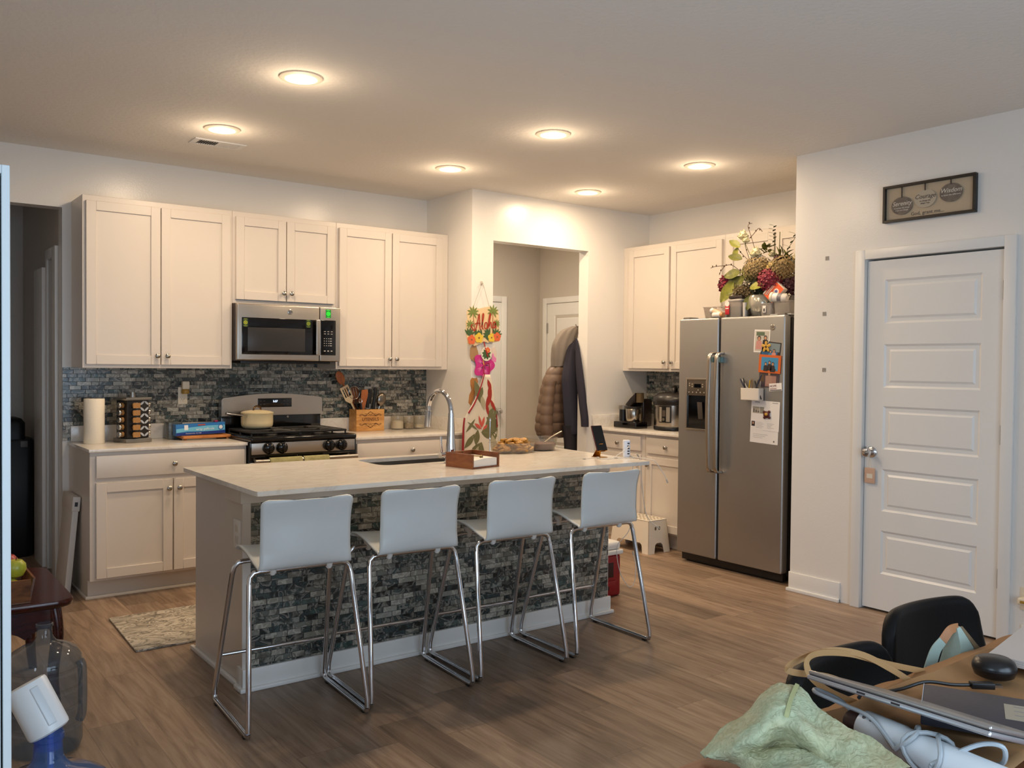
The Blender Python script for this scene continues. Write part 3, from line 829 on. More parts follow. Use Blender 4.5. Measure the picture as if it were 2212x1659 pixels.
for r in range(4):
    for i in range(4): 
        w_ = .003 if i < 3 else .008
        m.box(2.695 + i * .0165 - w_, 2.695 + i * .0165 + w_, 5.7955, 5.7966, 1.582 - r * .0165 - .002, 1.582 - r * .0165 + .002)
for i in range(3): m.box(2.692 + i * .026, 2.705 + i * .026, 5.7955, 5.7966, 1.492, 1.498)
m.build('key_marks', M('key_white', 'b9b7b2', .5), cp)
m = MB(); m.lathe([(.018, 0), (.0185, .002), (.0135, .003), (.013, .0015), (0, .0015)], (2.443, 5.8, 1.759), (0, -1, 0)); bd = m.build('round_badge', DCHROME, mw)
GRN = M('sticker_green', '0f8a2a', .4); LIME = M('sticker_lime_glow', '3dff4a', .35, emit=.35); DKG = M('sticker_dark', '123016', .4); YEL = M('sticker_yellow', 'b9c23a', .4)  # lime lines emit faintly, a glow the sticker itself lacks
def sticker(parent, x, z, w, h, y, back, line, k):
    m = MB(); m.box(x - w / 2, x + w / 2, y - .0006, y, z - h / 2, z + h / 2)
    s_ = m.build('sticker', back, parent)
    m = MB(); yy = y - .0010
    m.tube([(x + w * .36 * math.cos(a * PI / 10), yy, z + w * .36 * math.sin(a * PI / 10)) for a in range(20)], .0009, 6, closed=True)
    for a in range(6):
        an = a * PI / 3
        m.tube([(x + w * .17 * math.cos(an) + w * .15 * math.cos(b * PI / 6), yy, z + w * .17 * math.sin(an) + w * .15 * math.sin(b * PI / 6)) for b in range(12)], .0009, 6, closed=True)
    m.box(x - w * .3, x + w * .3, y - .0012, y - .0005, z - h * .45, z - h * .40); m.box(x - w * .3, x + w * .3, y - .0012, y - .0005, z + h * .40, z + h * .45)
    m.build('flower_mark', line, s_)
sticker(mw, 2.726, 1.758, .040, .058, 5.7998, GRN, LIME, 0)
sticker(dr, 2.128, 1.676, .036, .054, 5.7964, DKG, YEL, 1)
sticker(dr, 2.575, 1.683, .036, .054, 5.7964, DKG, M('sticker_mixed', '9fae35', .4), 2)

# ================================================================== fridge
fr = thing('refrigerator', 'tall stainless side-by-side refrigerator against the right wall', 'refrigerator', (5.22, 3.966, 0))
m = MB(); m.box(4.905, 5.62, 3.518, 4.414, .045, 1.735, .004); m.build('body', M('fridge_black', '151314', .4), fr)
def fdoor(name, y0, y1):
    m = MB(); m.box(4.830, 4.898, y0, y1, .068, 1.752, .016, 4); return m.build(name, FRIDGE_STEEL, fr)
dl = fdoor('freezer_door', 4.057, 4.4185); drt = fdoor('fridge_door', 3.513, 4.041)
m = MB(); m.box(4.87, 4.905, 3.53, 4.40, .012, .064, .004); m.box(4.90, 5.60, 3.56, 4.38, 0, .045); m.build('base_grille', BLACK, fr)
for y in (3.56, 4.37):
    m = MB(); m.box(4.85, 4.95, y - .03, y + .03, 1.7355, 1.765, .006); m.build('hinge_cover', M('hinge_grey', '6b655f', .4), fr)
HS = M('handle_steel', 'b3aca3', .28, 1.0)
for y, d in ((4.082, dl), (4.018, drt)):
    m = MB(); path = smooth([(4.826, y, 1.505), (4.775, y, 1.49), (4.765, y, 1.40), (4.756, y, 1.09), (4.765, y, .78), (4.775, y, .695), (4.826, y, .682)], 5)
    rings = []
    for i, p in enumerate(path):
        dd = (path[min(i + 1, len(path) - 1)] - path[max(i - 1, 0)]).normalized(); nn = Vector((dd.z, 0, -dd.x))
        rings.append([p + Vector((0, sy * .0155, 0)) + nn * sn * .0085 for sy, sn in ((-1, -.5), (-.6, -1), (.6, -1), (1, -.5), (1, .5), (.6, 1), (-.6, 1), (-1, .5))])
    m.loft(rings); m.build('door_handle', HS, d, ang=50)
    m = MB(); m.box(4.80, 4.8305, y - .012, y + .012, 1.44, 1.478, .003); m.build('handle_mount', M('mount_blue', '7ea2a6', .35, .4), d)
m = MB()
for a, b in (((4.142, 4.337), (1.315, 1.328)), ((4.142, 4.337), (.958, .972)), ((4.325, 4.337), (.965, 1.32)), ((4.142, 4.154), (.965, 1.32))):
    m.box(4.818, 4.8305, a[0], a[1], b[0], b[1], .003)
dsp = m.build('dispenser_frame', HS, dl)
m = MB(); m.box(4.822, 4.8308, 4.154, 4.325, 1.205, 1.315, .002); pn = m.build('dispenser_panel', M('dispenser_grey', '5f564b', .35, .5), dl)
m = MB(); m.box(4.8205, 4.8225, 4.20, 4.262, 1.262, 1.288); m.build('dispenser_display', GBLACK, pn)
for y, z in [(4.305, 1.29), (4.305, 1.275), (4.28, 1.285), (4.28, 1.268), (4.185, 1.285), (4.185, 1.268), (4.31, 1.228), (4.275, 1.228), (4.24, 1.228), (4.205, 1.228), (4.17, 1.228), (4.225, 1.245)]:
    m = MB(); m.cyl((4.8206, y, z), (4.8222, y, z), .0045, n=10); m.build('dispenser_button', M('button_grey', 'b5ab9c', .4), pn)
m = MB(); m.box(4.8285, 4.8306, 4.154, 4.325, .972, 1.205); m.build('dispenser_cavity', GBLACK, dl)
m = MB(); m.obox((4.826, 4.205, 1.10), Y3, Vector((-.12, 0, .99)), Vector((-.99, 0, -.12)), (-.022, .022), (-.06, .06), (0, .006), .002); m.build('dispenser_paddle', M('paddle_grey', '4b4540', .3), dl)
m = MB(); m.box(4.817, 4.83, 4.154, 4.325, .972, .979, .002); m.build('drip_tray', BLACK, dl)
m = MB(); m.lathe([(.019, 0), (.0195, .002), (.0165, .0035), (.016, .002), (0, .002)], (4.83, 3.606, 1.672), (-1, 0, 0)); bdg = m.build('round_badge', HS, drt)
text('badge_monogram', 'GE', .016, (4.8275, 3.606, 1.672), (0, -1, 0), Z3, M('badge_dark', '5d5750', .4), drt, shear=.3)

# things held on the fridge door by magnets
FX = 4.8293
def sheet(name, label, cat, y, z, w, h, mat, tilt=0., x=FX, group=None, t=.0006):
    """flat rectangle on the fridge door, (y, z) centre"""
    A = Vector((0, -math.cos(tilt), math.sin(tilt))); B = Vector((0, math.sin(tilt), math.cos(tilt)))
    o = thing(name, label, cat, (x, y, z - h / 2), group=group)
    m = MB(); m.obox((x, y, z), A, B, (-1, 0, 0), (-w / 2, w / 2), (-h / 2, h / 2), (0, t)); s_ = m.build('sheet', mat, o)
    def mark(nm, a, b, c, d, mat2, k=1, poly=None):
        m = MB()
        if poly: m.prism(poly, Vector((x - t, y, z)), A, B, Vector((-1, 0, 0)), .0002 * k, .0002 * k + .0003)
        else: m.obox((x - t, y, z), A, B, (-1, 0, 0), (a, b), (c, d), (.0002 * k, .0002 * k + .0003))
        return m.build(nm, mat2, o)
    return o, mark
PAPER = M('white_paper', 'e4dfda', .7)
SKIN = M('print_skin', 'b98a6b', .5); PRK = M('print_dark', '2a2326', .5); PRP = M('print_pink', 'c08a80', .5); PRG = M('print_green', '5b6b54', .5); PRB = M('print_blue', '3d86b0', .5)
def person(mark, cx, cy, s, shirt, k=2):
    mark('figure', 0, 0, 0, 0, shirt, k, [(cx - .5 * s, cy - 1.3 * s), (cx + .5 * s, cy - 1.3 * s), (cx + .42 * s, cy - .3 * s), (cx + .18 * s, cy - .12 * s), (cx - .18 * s, cy - .12 * s), (cx - .42 * s, cy - .3 * s)])
    mark('hair', 0, 0, 0, 0, PRK, k + 1, [(cx + .29 * s * math.cos(a), cy + .12 * s + .32 * s * math.sin(a)) for a in [i * PI / 6 for i in range(12)]])
    mark('face', 0, 0, 0, 0, SKIN, k + 2, [(cx + .2 * s * math.cos(a), cy + .06 * s + .24 * s * math.sin(a)) for a in [i * PI / 6 for i in range(12)]])
o, mk = sheet('photo_print', 'white bordered photo print topmost on the fridge, held by a yellow flower magnet', 'photo', 3.690, 1.583, .125, .150, PAPER, -.05)
mk('picture', -.055, .055, -.066, .066, M('print_pale', 'b9b3a6', .5)); mk('picture_top', -.045, .02, .035, .06, PRG, 2)
person(mk, -.022, .012, .052, PRP, 2); person(mk, .028, .018, .046, PRK, 5)
fm = thing('flower_magnet', 'yellow plumeria flower magnet on the topmost fridge photo', 'magnet', (FX - .003, 3.652, 1.525))
m = MB()
for k in range(5):
    a = k * 2 * PI / 5 + .3
    m.ell((FX - .006, 3.652 + .021 * math.cos(a), 1.545 + .021 * math.sin(a)), .0025, .019, .0105, 10, 6, Euler((a, 0, 0)))
m.build('petals', M('petal_yellow', 'c79a3c', .5), fm)
m = MB(); m.ell((FX - .009, 3.652, 1.545), .003, .007, .007); m.build('centre', M('petal_brown', '4a2c17', .5), fm)
o, mk = sheet('photo_print', 'dark blue photo print behind the orange frame, its upper part showing', 'photo', 3.62, 1.515, .155, .125, PRK, -.12)
mk('picture', -.07, .055, -.055, .05, M('print_navy', '2d5b82', .5)); mk('picture_top', -.02, .07, .0, .055, M('print_grey', '77858a', .5), 2)
person(mk, .0, -.005, .032, PRB, 3); person(mk, .028, .002, .036, PRP, 6)
o, mk = sheet('framed_photo', 'orange framed photo of three people hugging against blue', 'photo frame', 3.622, 1.432, .172, .118, M('orange_frame', 'c96127', .4), -.06, x=FX - .002, t=.004)
mk('picture', -.066, .066, -.043, .043, PRB); mk('figures_back', -.045, .05, -.043, -.03, PRK, 2)
for cx_, cy_, s_ in ((-.030, -.004, .034), (.0, .006, .036), (.026, -.002, .038)): person(mk, cx_, cy_, s_, PRK, 3)
o, mk = sheet('photo_print', 'dim photo print hanging below the orange frame, partly behind the pen cup', 'photo', 3.628, 1.335, .16, .115, M('print_mauve', '4a3d42', .5), -.04)
mk('picture', -.03, .055, -.05, .02, M('print_rose', '9c7568', .5)); person(mk, .0, .03, .05, M('print_rose2', 'a5806f', .5), 3); mk('bag', -.075, -.04, -.02, .03, M('print_brown', '5d4631', .5), 2)
o, mk = sheet('magnet_card', 'small white printed card magnet right of the pen cup', 'magnet', 3.576, 1.282, .098, .050, PAPER, .08, x=FX - .0012, t=.0012)
mk('card_word', 0, 0, 0, 0, M('card_red', '7a3a36', .5), 1, [(-.043, -.012), (.008, -.012), (.008, -.008), (-.043, -.008)]); mk('card_edge', -.045, .045, -.022, -.017, PRK)
text('card_lettering', 'HOPE', .021, (FX - .0028, 3.594, 1.288), (0, -1, .08), (0, .08, 1), M('card_red', '7a3a36', .5), o)
o, mk = sheet('paper_notice', 'upper white printed notice sheet pinned by the maroon magnet', 'paper', 3.655, 1.092, .225, .195, PAPER, -.035, x=FX - .0012)
INK = M('ink_grey', '8d8a88', .6); INKD = M('ink_dark', '5a5757', .6)
mk('heading', -.085, -.045, .083, .088, INK); mk('heading_right', .055, .1, .085, .089, INK)
mk('picture', -.10, -.045, .012, .055, M('print_wash', 'a49c8c', .5)); mk('picture', -.042, -.01, .012, .055, M('print_wash2', '8d8a7c', .5))
for i in range(3): mk('picture_marks', -.095 + i * .018, -.085 + i * .018, .018, .04 - .006 * i, INKD, 2)
mk('portrait', -.105, -.078, -.075, -.042, PRK); mk('portrait_face', -.098, -.086, -.062, -.048, SKIN, 2)
for i in range(5): mk('text_line', -.07, -.02 + .01 * (i % 2), -.048 - i * .009, -.0465 - i * .009, INK)
for i in range(4): mk('text_line', .02, .075 - .012 * (i % 3), -.052 - i * .009, -.0505 - i * .009, INK)
o, mk = sheet('paper_notice', 'lower white printed page hanging beneath the notice with the maroon magnet', 'paper', 3.662, .985, .222, .152, PAPER, -.035)
for i in range(5): mk('text_line', -.09, .09 if i < 4 else .09, .057 - i * .012, .0615 - i * .012, INKD) if i < 4 else mk('text_line', -.01, .09, .057 - i * .012, .0605 - i * .012, INKD)
for i in range(3): mk('text_line', -.088, .03 - .02 * i, -.02 - i * .011, -.0185 - i * .011, INK)
mk('seal', .075, .085, -.062, -.052, INKD)
rm = thing('flower_magnet', 'maroon and yellow turtle shaped magnet holding up the white notice', 'magnet', (FX - .003, 3.638, 1.075))
m = MB(); m.ell((FX - .010, 3.638, 1.10), .008, .024, .023)
for a in (.7, 2.3, 3.9, 5.4): m.ell((FX - .007, 3.638 + .027 * math.cos(a), 1.10 + .026 * math.sin(a)), .005, .011, .009)
m.build('shell', M('maroon', '4c1716', .45), rm)
m = MB(); m.ell((FX - .016, 3.636, 1.103), .006, .013, .010); m.build('centre', M('petal_yellow', 'c79a3c', .5), rm)
pc = thing('pen_cup', 'white magnetic pen cup stuck on the fridge door full of pens', 'pen holder', (FX - .03, 3.740, 1.19))
m = MB()
x0, x1, y0, y1 = FX - .058, FX - .001, 3.666, 3.814
m.loft([[Vector((a, b, z)) for a, b in rr(x0 + q, x1, y0 + q, y1 - q, .008, 4)] for z, q in ((1.192, .002), (1.194, 0), (1.272, -.001))], cap1=False)
m.loft([[Vector((a, b, z)) for a, b in rr(x0 + q, x1 - .003, y0 + q, y1 - q, .006, 4)] for z, q in ((1.272, .002), (1.198, .004))], cap0=False)
m.build('cup', M('pen_cup_white', 'd8cfc3', .4), pc)
pens = [('1c2340', .10, .055), ('14141c', .04, .06), ('c9c6bd', .12, .05), ('c59a23', -.02, .045), ('1a1a1a', .02, .05), ('8a6b4a', .0, .055), ('3d2a20', -.04, .05), ('26304a', -.10, .085), ('9b938a', -.02, .04), ('202020', .07, .045)]
PL = ['navy pen leaning left in the pen cup', 'black pen in the left of the pen cup', 'silver pen leaning far left in the cup', 'yellow pen standing in the pen cup', 'black marker amid the pen cup', 'tan pencil in the pen cup', 'brown pencil in the pen cup', 'tall dark blue pen leaning right in the pen cup', 'grey pen in the right of the pen cup', 'black pen tip behind the yellow pen']
for i, (c, lean, ht) in enumerate(pens):
    y = 3.80 - i * .0135; x = FX - .018 - .022 * (i % 2)
    m = MB(); p0 = Vector((x, y - lean * .3, 1.2)); p1 = Vector((x, y + lean * .45, 1.272 + ht)); m.cyl(p0, p1, .0042, n=8); m.cyl(p1, p1 + (p1 - p0).normalized() * .008, .004, .0015, 8)
    tag(m.build('pen', M('pen_' + c, c, .35)), PL[i], 'pen', 'pens in the cup on the fridge')

# ================================================================== left counter
CT = .8953
pt = thing('paper_towel_roll', 'white paper towel roll standing at the left end of the counter', 'paper towels', (1.236, 5.99, CT))
m = MB(); m.lathe([(.058, 0), (.0605, .003), (.0605, .276), (.058, .279), (.02, .279), (.0195, .2)], (1.236, 5.99, CT), n=36, cap1=False); m.build('roll', M('paper_towel', 'e9e0cf', .9, bump=.25, bscale=90), pt)
# spice carousel
sc_c = Vector((1.462, 5.985)); ra = math.radians(14)
ca = thing('spice_carousel', 'black revolving spice carousel with steel top and base', 'spice rack', (sc_c.x, sc_c.y, CT), ra)
m = MB(); m.box(-.085, .085, -.085, .085, 0, .026, .004); m.build('base_plate', M('carousel_steel', '8c8983', .3, .8), ca, local=True)
m = MB(); m.box(-.070, .070, -.070, .070, .028, .268, .003); m.build('column', M('carousel_black', '141010', .35), ca, local=True)
m = MB(); m.box(-.085, .085, -.085, .085, .268, .285, .003); m.cyl((0, 0, .285), (0, 0, .298), .02, n=18); m.cyl((0, 0, .298), (0, 0, .318), .016, n=18); m.build('top_plate', M('carousel_steel', '8c8983', .3, .8), ca, local=True)
m = MB()
m.mi = 0; m.obox((0.0705, 0, 0), Y3, Z3, X3, (-.068, .068), (.03, .266), (0, .001))
m.build('patterned_panel', M('carousel_black', '141010', .35), ca, local=True)
# leaf pattern on the camera-facing right half
m = MB()
for r in range(6):
    for c_ in range(2):
        cx_ = .028 + c_ * .028; cz = .05 + r * .040; an = .75 if (r + c_) % 2 else -.75
        pl = [(cx_ + .017 * math.cos(t) * math.cos(an) - .0065 * math.sin(t) * math.sin(an), cz + .017 * math.cos(t) * math.sin(an) + .0065 * math.sin(t) * math.cos(an)) for t in [i * PI / 8 for i in range(16)]]
        m.prism(pl, (0, -.0702, 0), X3, Z3, NB, 0, .0008)
m.build('leaf_pattern', M('leaf_grey', 'aab0b8', .4), ca, local=True)
mwx = WM[ca.name]
JL = M('jar_lid', 'c7c3bd', .15, 1.0); AMB = M('spice_amber', '9c7140', .5); JG = glassy('spice_glass', 'cfc6b4', .75)
jar0 = None
jn = 0
ROW = ['bottom', 'second lowest', 'middle', 'second highest', 'top']
for face, (nx, ny, off) in enumerate(((0, -1, -.024), (-1, 0, -.02), (1, 0, -.02))):
    for r in range(5):
        z = .052 + r * .046
        p = mwx @ Vector((nx * .071 + (off if ny else 0), ny * .071 + (0 if ny else off), z))
        nd = (mwx.to_3x3() @ Vector((nx, ny, 0))).normalized()
        q = nd.to_track_quat('Z', 'Y').to_euler()
        where = ('facing the room', 'poking out the left side', 'poking out the right side')[face]
        lb = '%s spice jar of the column %s on the black carousel' % (ROW[r], where)
        if jar0 is None:
            jar0 = thing('spice_jar', lb, 'spice jar', p, group='spice jars on the carousel', rot=q)
            m = MB(); m.lathe([(.016, 0.0005), (.0175, .002), (.0175, .018)], n=18); m.build('jar_glass', AMB, jar0, local=True)
            m = MB(); m.lathe([(.0185, .018), (.019, .020), (.019, .031), (.0175, .033), (0, .033)], n=18); m.build('lid', JL, jar0, local=True)
        else:
            dup(jar0, p, rot=q, label=lb)
# amber labels of the front column sit on the carousel
m = MB()
for r in range(5): m.box(-.052, -.004, -.1065, -.1055, .036 + r * .046, .068 + r * .046, .0)
m.build('jar_window_strip', AMB, ca, local=True)
# cutting board, foil box, dark box
BRD = wood('board_wood', 'a5622b', 'bb7638', 'c98a49', (3, 14, 14))
cb = thing('cutting_board', 'small orange-brown wooden board lying under the blue carton', 'cutting board', (1.915, 6.0, CT))
m = MB(); m.obox((1.915, 5.99, CT + .010), Vector((1, .05, 0)).normalized(), Vector((-.05, 1, 0)).normalized(), Z3, (-.165, .165), (-.085, .085), (0, .018), .006, 3); m.build('board', BRD, cb)
for sx in (-.14, .14):
    for sy in (-.06, .06):
        m = MB(); m.cyl((1.915 + sx, 5.99 + sy, CT), (1.915 + sx, 5.99 + sy, CT + .0105), .009, n=10); m.build('foot', BRD, cb)
BX = Vector((1, .045, .03)).normalized(); BY = Vector((-.045, 1, 0)).normalized(); BZ = BX.cross(BY)
fb = thing('foil_carton', 'long blue food-wrap carton resting on the wooden board', 'carton', (1.885, 5.985, CT + .028))
m = MB(); m.obox((1.885, 5.985, CT + .032), BX, BY, BZ, (-.165, .165), (-.032, .032), (0, .074), .002); m.build('box', M('carton_blue', '1f6aae', .35), fb)
FO = Vector((1.885, 5.985, CT + .032)) - BY * .0325
m = MB(); m.prism([(-.163, .02), (-.09, .026), (0, .021), (.08, .019), (.163, .022), (.163, .055), (.05, .057), (-.06, .052), (-.163, .045)], FO, BX, BZ, -BY, 0, .0006); m.build('pale_band', M('carton_sky', '69b6d6', .35), fb)
m = MB(); m.prism([(-.163, .002), (.163, .002), (.163, .018), (-.163, .018)], FO, BX, BZ, -BY, 0, .0006); m.build('navy_band', M('carton_navy', '16307f', .35), fb)
m = MB(); m.prism([(.134 + .019 * math.cos(t), .042 + .019 * math.sin(t)) for t in [i * PI / 9 for i in range(18)]], FO, BX, BZ, -BY, .0006, .0011); m.build('blue_disc', M('carton_blue', '1f6aae', .35), fb)
m = MB(); m.prism([(.134 + .013 * math.cos(t), .042 + .013 * math.sin(t)) for t in [i * PI / 9 for i in range(18)]], FO, BX, BZ, -BY, .0011, .0015); m.build('white_seal', M('seal_white', 'dfe3e6', .4), fb)
m = MB(); m.prism([(-.11, .036), (-.085, .036), (-.085, .068), (-.11, .068)], FO, BX, BZ, -BY, .0006, .001); m.build('emblem', M('seal_white', 'dfe3e6', .4), fb)
m = MB(); m.prism([(-.02, .060), (.03, .060), (.03, .069), (-.02, .069)], FO, BX, BZ, -BY, .0006, .001); m.build('red_strip', M('carton_red', 'a34a3c', .4), fb)
text('carton_lettering', 'wrap pellicule', .022, FO + BX * .028 + BZ * .036 - BY * .0007, BX, BZ, M('seal_white', 'dfe3e6', .4), fb)
text('carton_small_print', 'all purpose wrap  tout usage', .009, FO + BX * -.05 + BZ * .012 - BY * .0007, BX, BZ, M('seal_white', 'dfe3e6', .4), fb)
m = MB(); m.obox(FO + BY * .033 + BZ * .0745, BX, BY, BZ, (.10, .125), (-.015, .012), (0, .012), .004); m.build('lid_tab', M('tab_magenta', '8c1c45', .4), fb)
db = thing('tin_box', 'dark patterned tin box standing behind the blue carton', 'box', (1.735, 6.09, CT))
m = MB(); m.box(1.70, 1.79, 6.035, 6.145, CT, CT + .112, .004); m.build('box', M('tin_dark', '2b3034', .3, var=.5, vscale=40, col2='6a6f6c'), db)
# wall outlet with night light
ol = thing('outlet_plate', 'cream wall outlet plate on the mosaic with a night light plugged in', 'outlet', (1.838, 6.195, 1.12), group=None)
m = MB(); m.box(1.806, 1.869, 6.1925, 6.1968, 1.12, 1.237, .002); m.build('plate', M('outlet_cream', 'ded2bc', .35), ol)
for z in (1.153, 1.203):
    m = MB(); m.box(1.820, 1.855, 6.1905, 6.193, z - .014, z + .014, .003); s_ = m.build('socket', M('outlet_cream', 'ded2bc', .35), ol)
    m = MB()
    for dx in (-.007, .007): m.box(1.8375 + dx - .0012, 1.8375 + dx + .0012, 6.190, 6.1912, z - .003, z + .006)
    m.cyl((1.8375, 6.190, z - .008), (1.8375, 6.1912, z - .008), .0022, n=8); m.build('slots', PRK, s_)
nl = thing('night_light', 'white plug-in night light with an amber band in the cream outlet', 'night light', (1.848, 6.17, 1.195))
m = MB(); m.box(1.825, 1.872, 6.150, 6.190, 1.222, 1.278, .008, 3); m.build('shade', M('shade_white', 'dfd3bd', .4), nl)
m = MB(); m.lathe([(.022, 1.192), (.026, 1.20), (.026, 1.214), (.02, 1.222)], (1.848, 6.170, 0), n=20); m.build('amber_band', M('amber_plastic', 'a9833a', .3), nl)

# ================================================================== right counter
bxw = wood('crate_pine', 'a9743a', 'c08d4e', 'cf9f60', (1.5, 10, 10), .5, 3)
ux0, ux1, uy0, uy1, uz1 = 3.075, 3.312, 6.045, 6.165, CT + .165
ub = thing('utensil_box', 'pine utensil box branded UTENSILS on the counter right of the range', 'utensil holder', ((ux0 + ux1) / 2, (uy0 + uy1) / 2, CT))
m = MB(); t_ = .008
m.box(ux0, ux1, uy0, uy0 + t_, CT, uz1, .001, 1); m.box(ux0, ux1, uy1 - t_, uy1, CT, uz1, .001, 1); m.box(ux0, ux0 + t_, uy0 + t_, uy1 - t_, CT, uz1); m.box(ux1 - t_, ux1, uy0 + t_, uy1 - t_, CT, uz1); m.box(ux0 + t_, ux1 - t_, uy0 + t_, uy1 - t_, CT, CT + .006)
m.build('box', bxw, ub)
BURN = M('burnt_mark', '4a2613', .7)
ucx = (ux0 + ux1) / 2
text('branded_lettering', 'UTENSILS', .036, (ucx, uy0 - .0006, CT + .088), X3, Z3, BURN, ub, xs=.93, ext=.0004)
m = MB()
for sg, zc_, up in ((1, CT + .118, 1), (1, CT + .055, -1)):
    for sx in (-1, 1):
        P0 = lambda a, b: Vector((ucx + sx * a, uy0 - .0003, zc_ + up * b))
        m.ribbon(smooth([P0(.095, 0), P0(.075, .012), P0(.055, .004), P0(.04, .0), P0(.028, .012), P0(.0, .03)]), NB, .0035, .0006)
        m.ribbon(smooth([P0(.09, -.004), P0(.07, .004), P0(.05, -.003), P0(.03, .0), P0(.012, .002), P0(0, -.001)]), NB, .003, .0006)
        m.ribbon([P0(.0 + .016 * math.cos(t), .017 + .010 * math.sin(t)) for t in [i * PI / 6 for i in range(13)]], NB, .0025, .0006)
        m.ribbon([P0(.040 + .008 * math.cos(t), .010 + .006 * math.sin(t)) for t in [i * PI / 6 for i in range(13)]], NB, .002, .0006)
m.build('branded_scrolls', BURN, ub)
WSP = wood('spoon_wood', '8e4a24', 'a65e31', 'b56f3e', (6, 6, 2)); WSD = wood('spatula_dark_wood', '5d2f18', '74401f', '854d2a', (6, 6, 2))
zb = CT + .012
def utensil(name, label, cat, p0, p1, parts):
    """parts: list of (part name, maker(m, p0, dir, side), material)"""
    p0, p1 = Vector(p0), Vector(p1); d = (p1 - p0).normalized(); side = Vector((d.z, 0, -d.x)).normalized()
    o = thing(name, label, cat, p0, group='utensils in the pine box')
    for nm, fn, mt in parts:
        m = MB(); fn(m, p0, p1, d, side); m.build(nm, mt, o)
    return o
yv = Vector((0, 1, 0))
utensil('wooden_spoon', 'round-headed reddish wooden spoon leaning left out of the utensil box', 'spoon', (3.19, 6.135, zb), (2.962, 6.138, 1.345), [
    ('handle', lambda m, a, b, d, s: m.cyl(a, b - d * .07, .007, .008, 10), WSP), ('bowl', lambda m, a, b, d, s: m.ell(b - d * .052, .033, .007, .055, 16, 10, Matrix((s, yv, d)).transposed()), WSP)])
BEI = M('spatula_beige', 'cbb795', .45)
def slot_head(m, a, b, d, s):
    O = b - d * .105
    for u0, u1, v0, v1 in [(-.036, .036, 0, .018), (-.036, .036, .088, .105), (-.036, -.024, .018, .088), (-.014, -.007, .018, .088), (.004, .010, .018, .088), (.026, .036, .018, .088)]:
        m.obox(O, s, d, yv, (u0, u1), (v0, v1), (-.0015, .0015))
    m.prism([(-.036, 0), (.036, 0), (.010, -.035), (-.010, -.035)], O, s, d, yv, -.0015, .0015)
utensil('slotted_spatula', 'beige slotted nylon spatula in front of the wooden spoon', 'spatula', (3.165, 6.105, zb), (2.998, 6.105, 1.235), [
    ('handle', lambda m, a, b, d, s: m.cyl(a, b - d * .135, .007, n=10), BEI), ('slotted_head', slot_head, BEI)])
utensil('potato_masher', 'wire masher with a curved rim arcing over the box', 'masher', (3.16, 6.11, zb), (3.07, 6.10, 1.235), [
    ('handle', lambda m, a, b, d, s: m.cyl(a, b - d * .1, .006, n=8), BLACK),
    ('wire_loop', lambda m, a, b, d, s: [m.tube([b - d * .05 + s * (.045 * math.cos(t)) + d * (.05 * math.sin(t)) for t in [i * PI / 10 for i in range(20)]], .0025, 7, closed=True), [m.tube([b - d * .05 + s * q + d * w_ for w_ in (-.04, .04)], .0018, 6) for q in (-.02, 0, .02)]], DCHROME)])
utensil('wooden_spatula', 'dark wooden spatula standing at the middle of the utensil box', 'spatula', (3.15, 6.13, zb), (3.10, 6.135, 1.23), [
    ('handle', lambda m, a, b, d, s: m.cyl(a, b - d * .1, .007, n=8), WSD), ('blade', lambda m, a, b, d, s: m.obox(b, s, d, yv, (-.028, .028), (-.12, 0), (-.003, .003), .002), WSD)])
utensil('wooden_spatula', 'reddish angled wooden turner leaning right beside the dark wooden spatula', 'spatula', (3.12, 6.08, zb), (3.165, 6.075, 1.215), [
    ('blade', lambda m, a, b, d, s: m.prism([(-.022, -.17), (.012, -.17), (.030, -.03), (.012, 0), (-.030, -.012)], b, s, d, yv, -.003, .003), WSP), ('handle', lambda m, a, b, d, s: m.cyl(a, b - d * .16, .007, n=8), WSP)])
utensil('vegetable_peeler', 'steel and black peeler at the front left of the utensil box', 'peeler', (3.145, 6.065, zb), (3.115, 6.06, 1.14), [
    ('handle', lambda m, a, b, d, s: m.cyl(a, b - d * .03, .008, n=8), BLACK), ('blade', lambda m, a, b, d, s: m.tube([b - d * .035, b - d * .02 - s * .012, b - s * .012, b + s * .012, b - d * .02 + s * .012, b - d * .035], .003, 7), CHROME)])
for i, (x0_, x1_, zt, lb) in enumerate([(3.18, 3.195, 1.185, 'leftmost black-handled knife in the utensil box'), (3.20, 3.215, 1.215, 'black-handled knife with a steel bolster in the middle of the utensil box'), (3.215, 3.25, 1.165, 'short rounded black knife handle tilting right in the utensil box'), (3.24, 3.262, 1.222, 'tallest black-handled knife at the right of the utensil box')]):
    utensil('kitchen_knife', lb, 'knife', (x0_, 6.085 + .012 * (i % 2), zb), (x1_, 6.08 + .014 * (i % 2), zt), [
        ('handle', lambda m, a, b, d, s: m.obox(b, s, d, yv, (-.012, .012), (-.115, 0), (-.009, .009), .006, 3), BLACK),
        ('blade', lambda m, a, b, d, s: m.obox(b, s, d, yv, (-.012, .012), (-(b - a).length, -.115), (-.001, .001)), DCHROME)])
utensil('grater', 'flat pale steel grater standing behind the black knives', 'grater', (3.215, 6.145, zb), (3.225, 6.15, 1.232), [('blade', lambda m, a, b, d, s: m.obox(b, s, d, yv, (-.03, .03), (-.13, 0), (-.001, .001)), M('grater_steel', 'b8b4ac', .35, .6)), ('handle', lambda m, a, b, d, s: m.cyl(a, b - d * .12, .007, n=8), BLACK)])
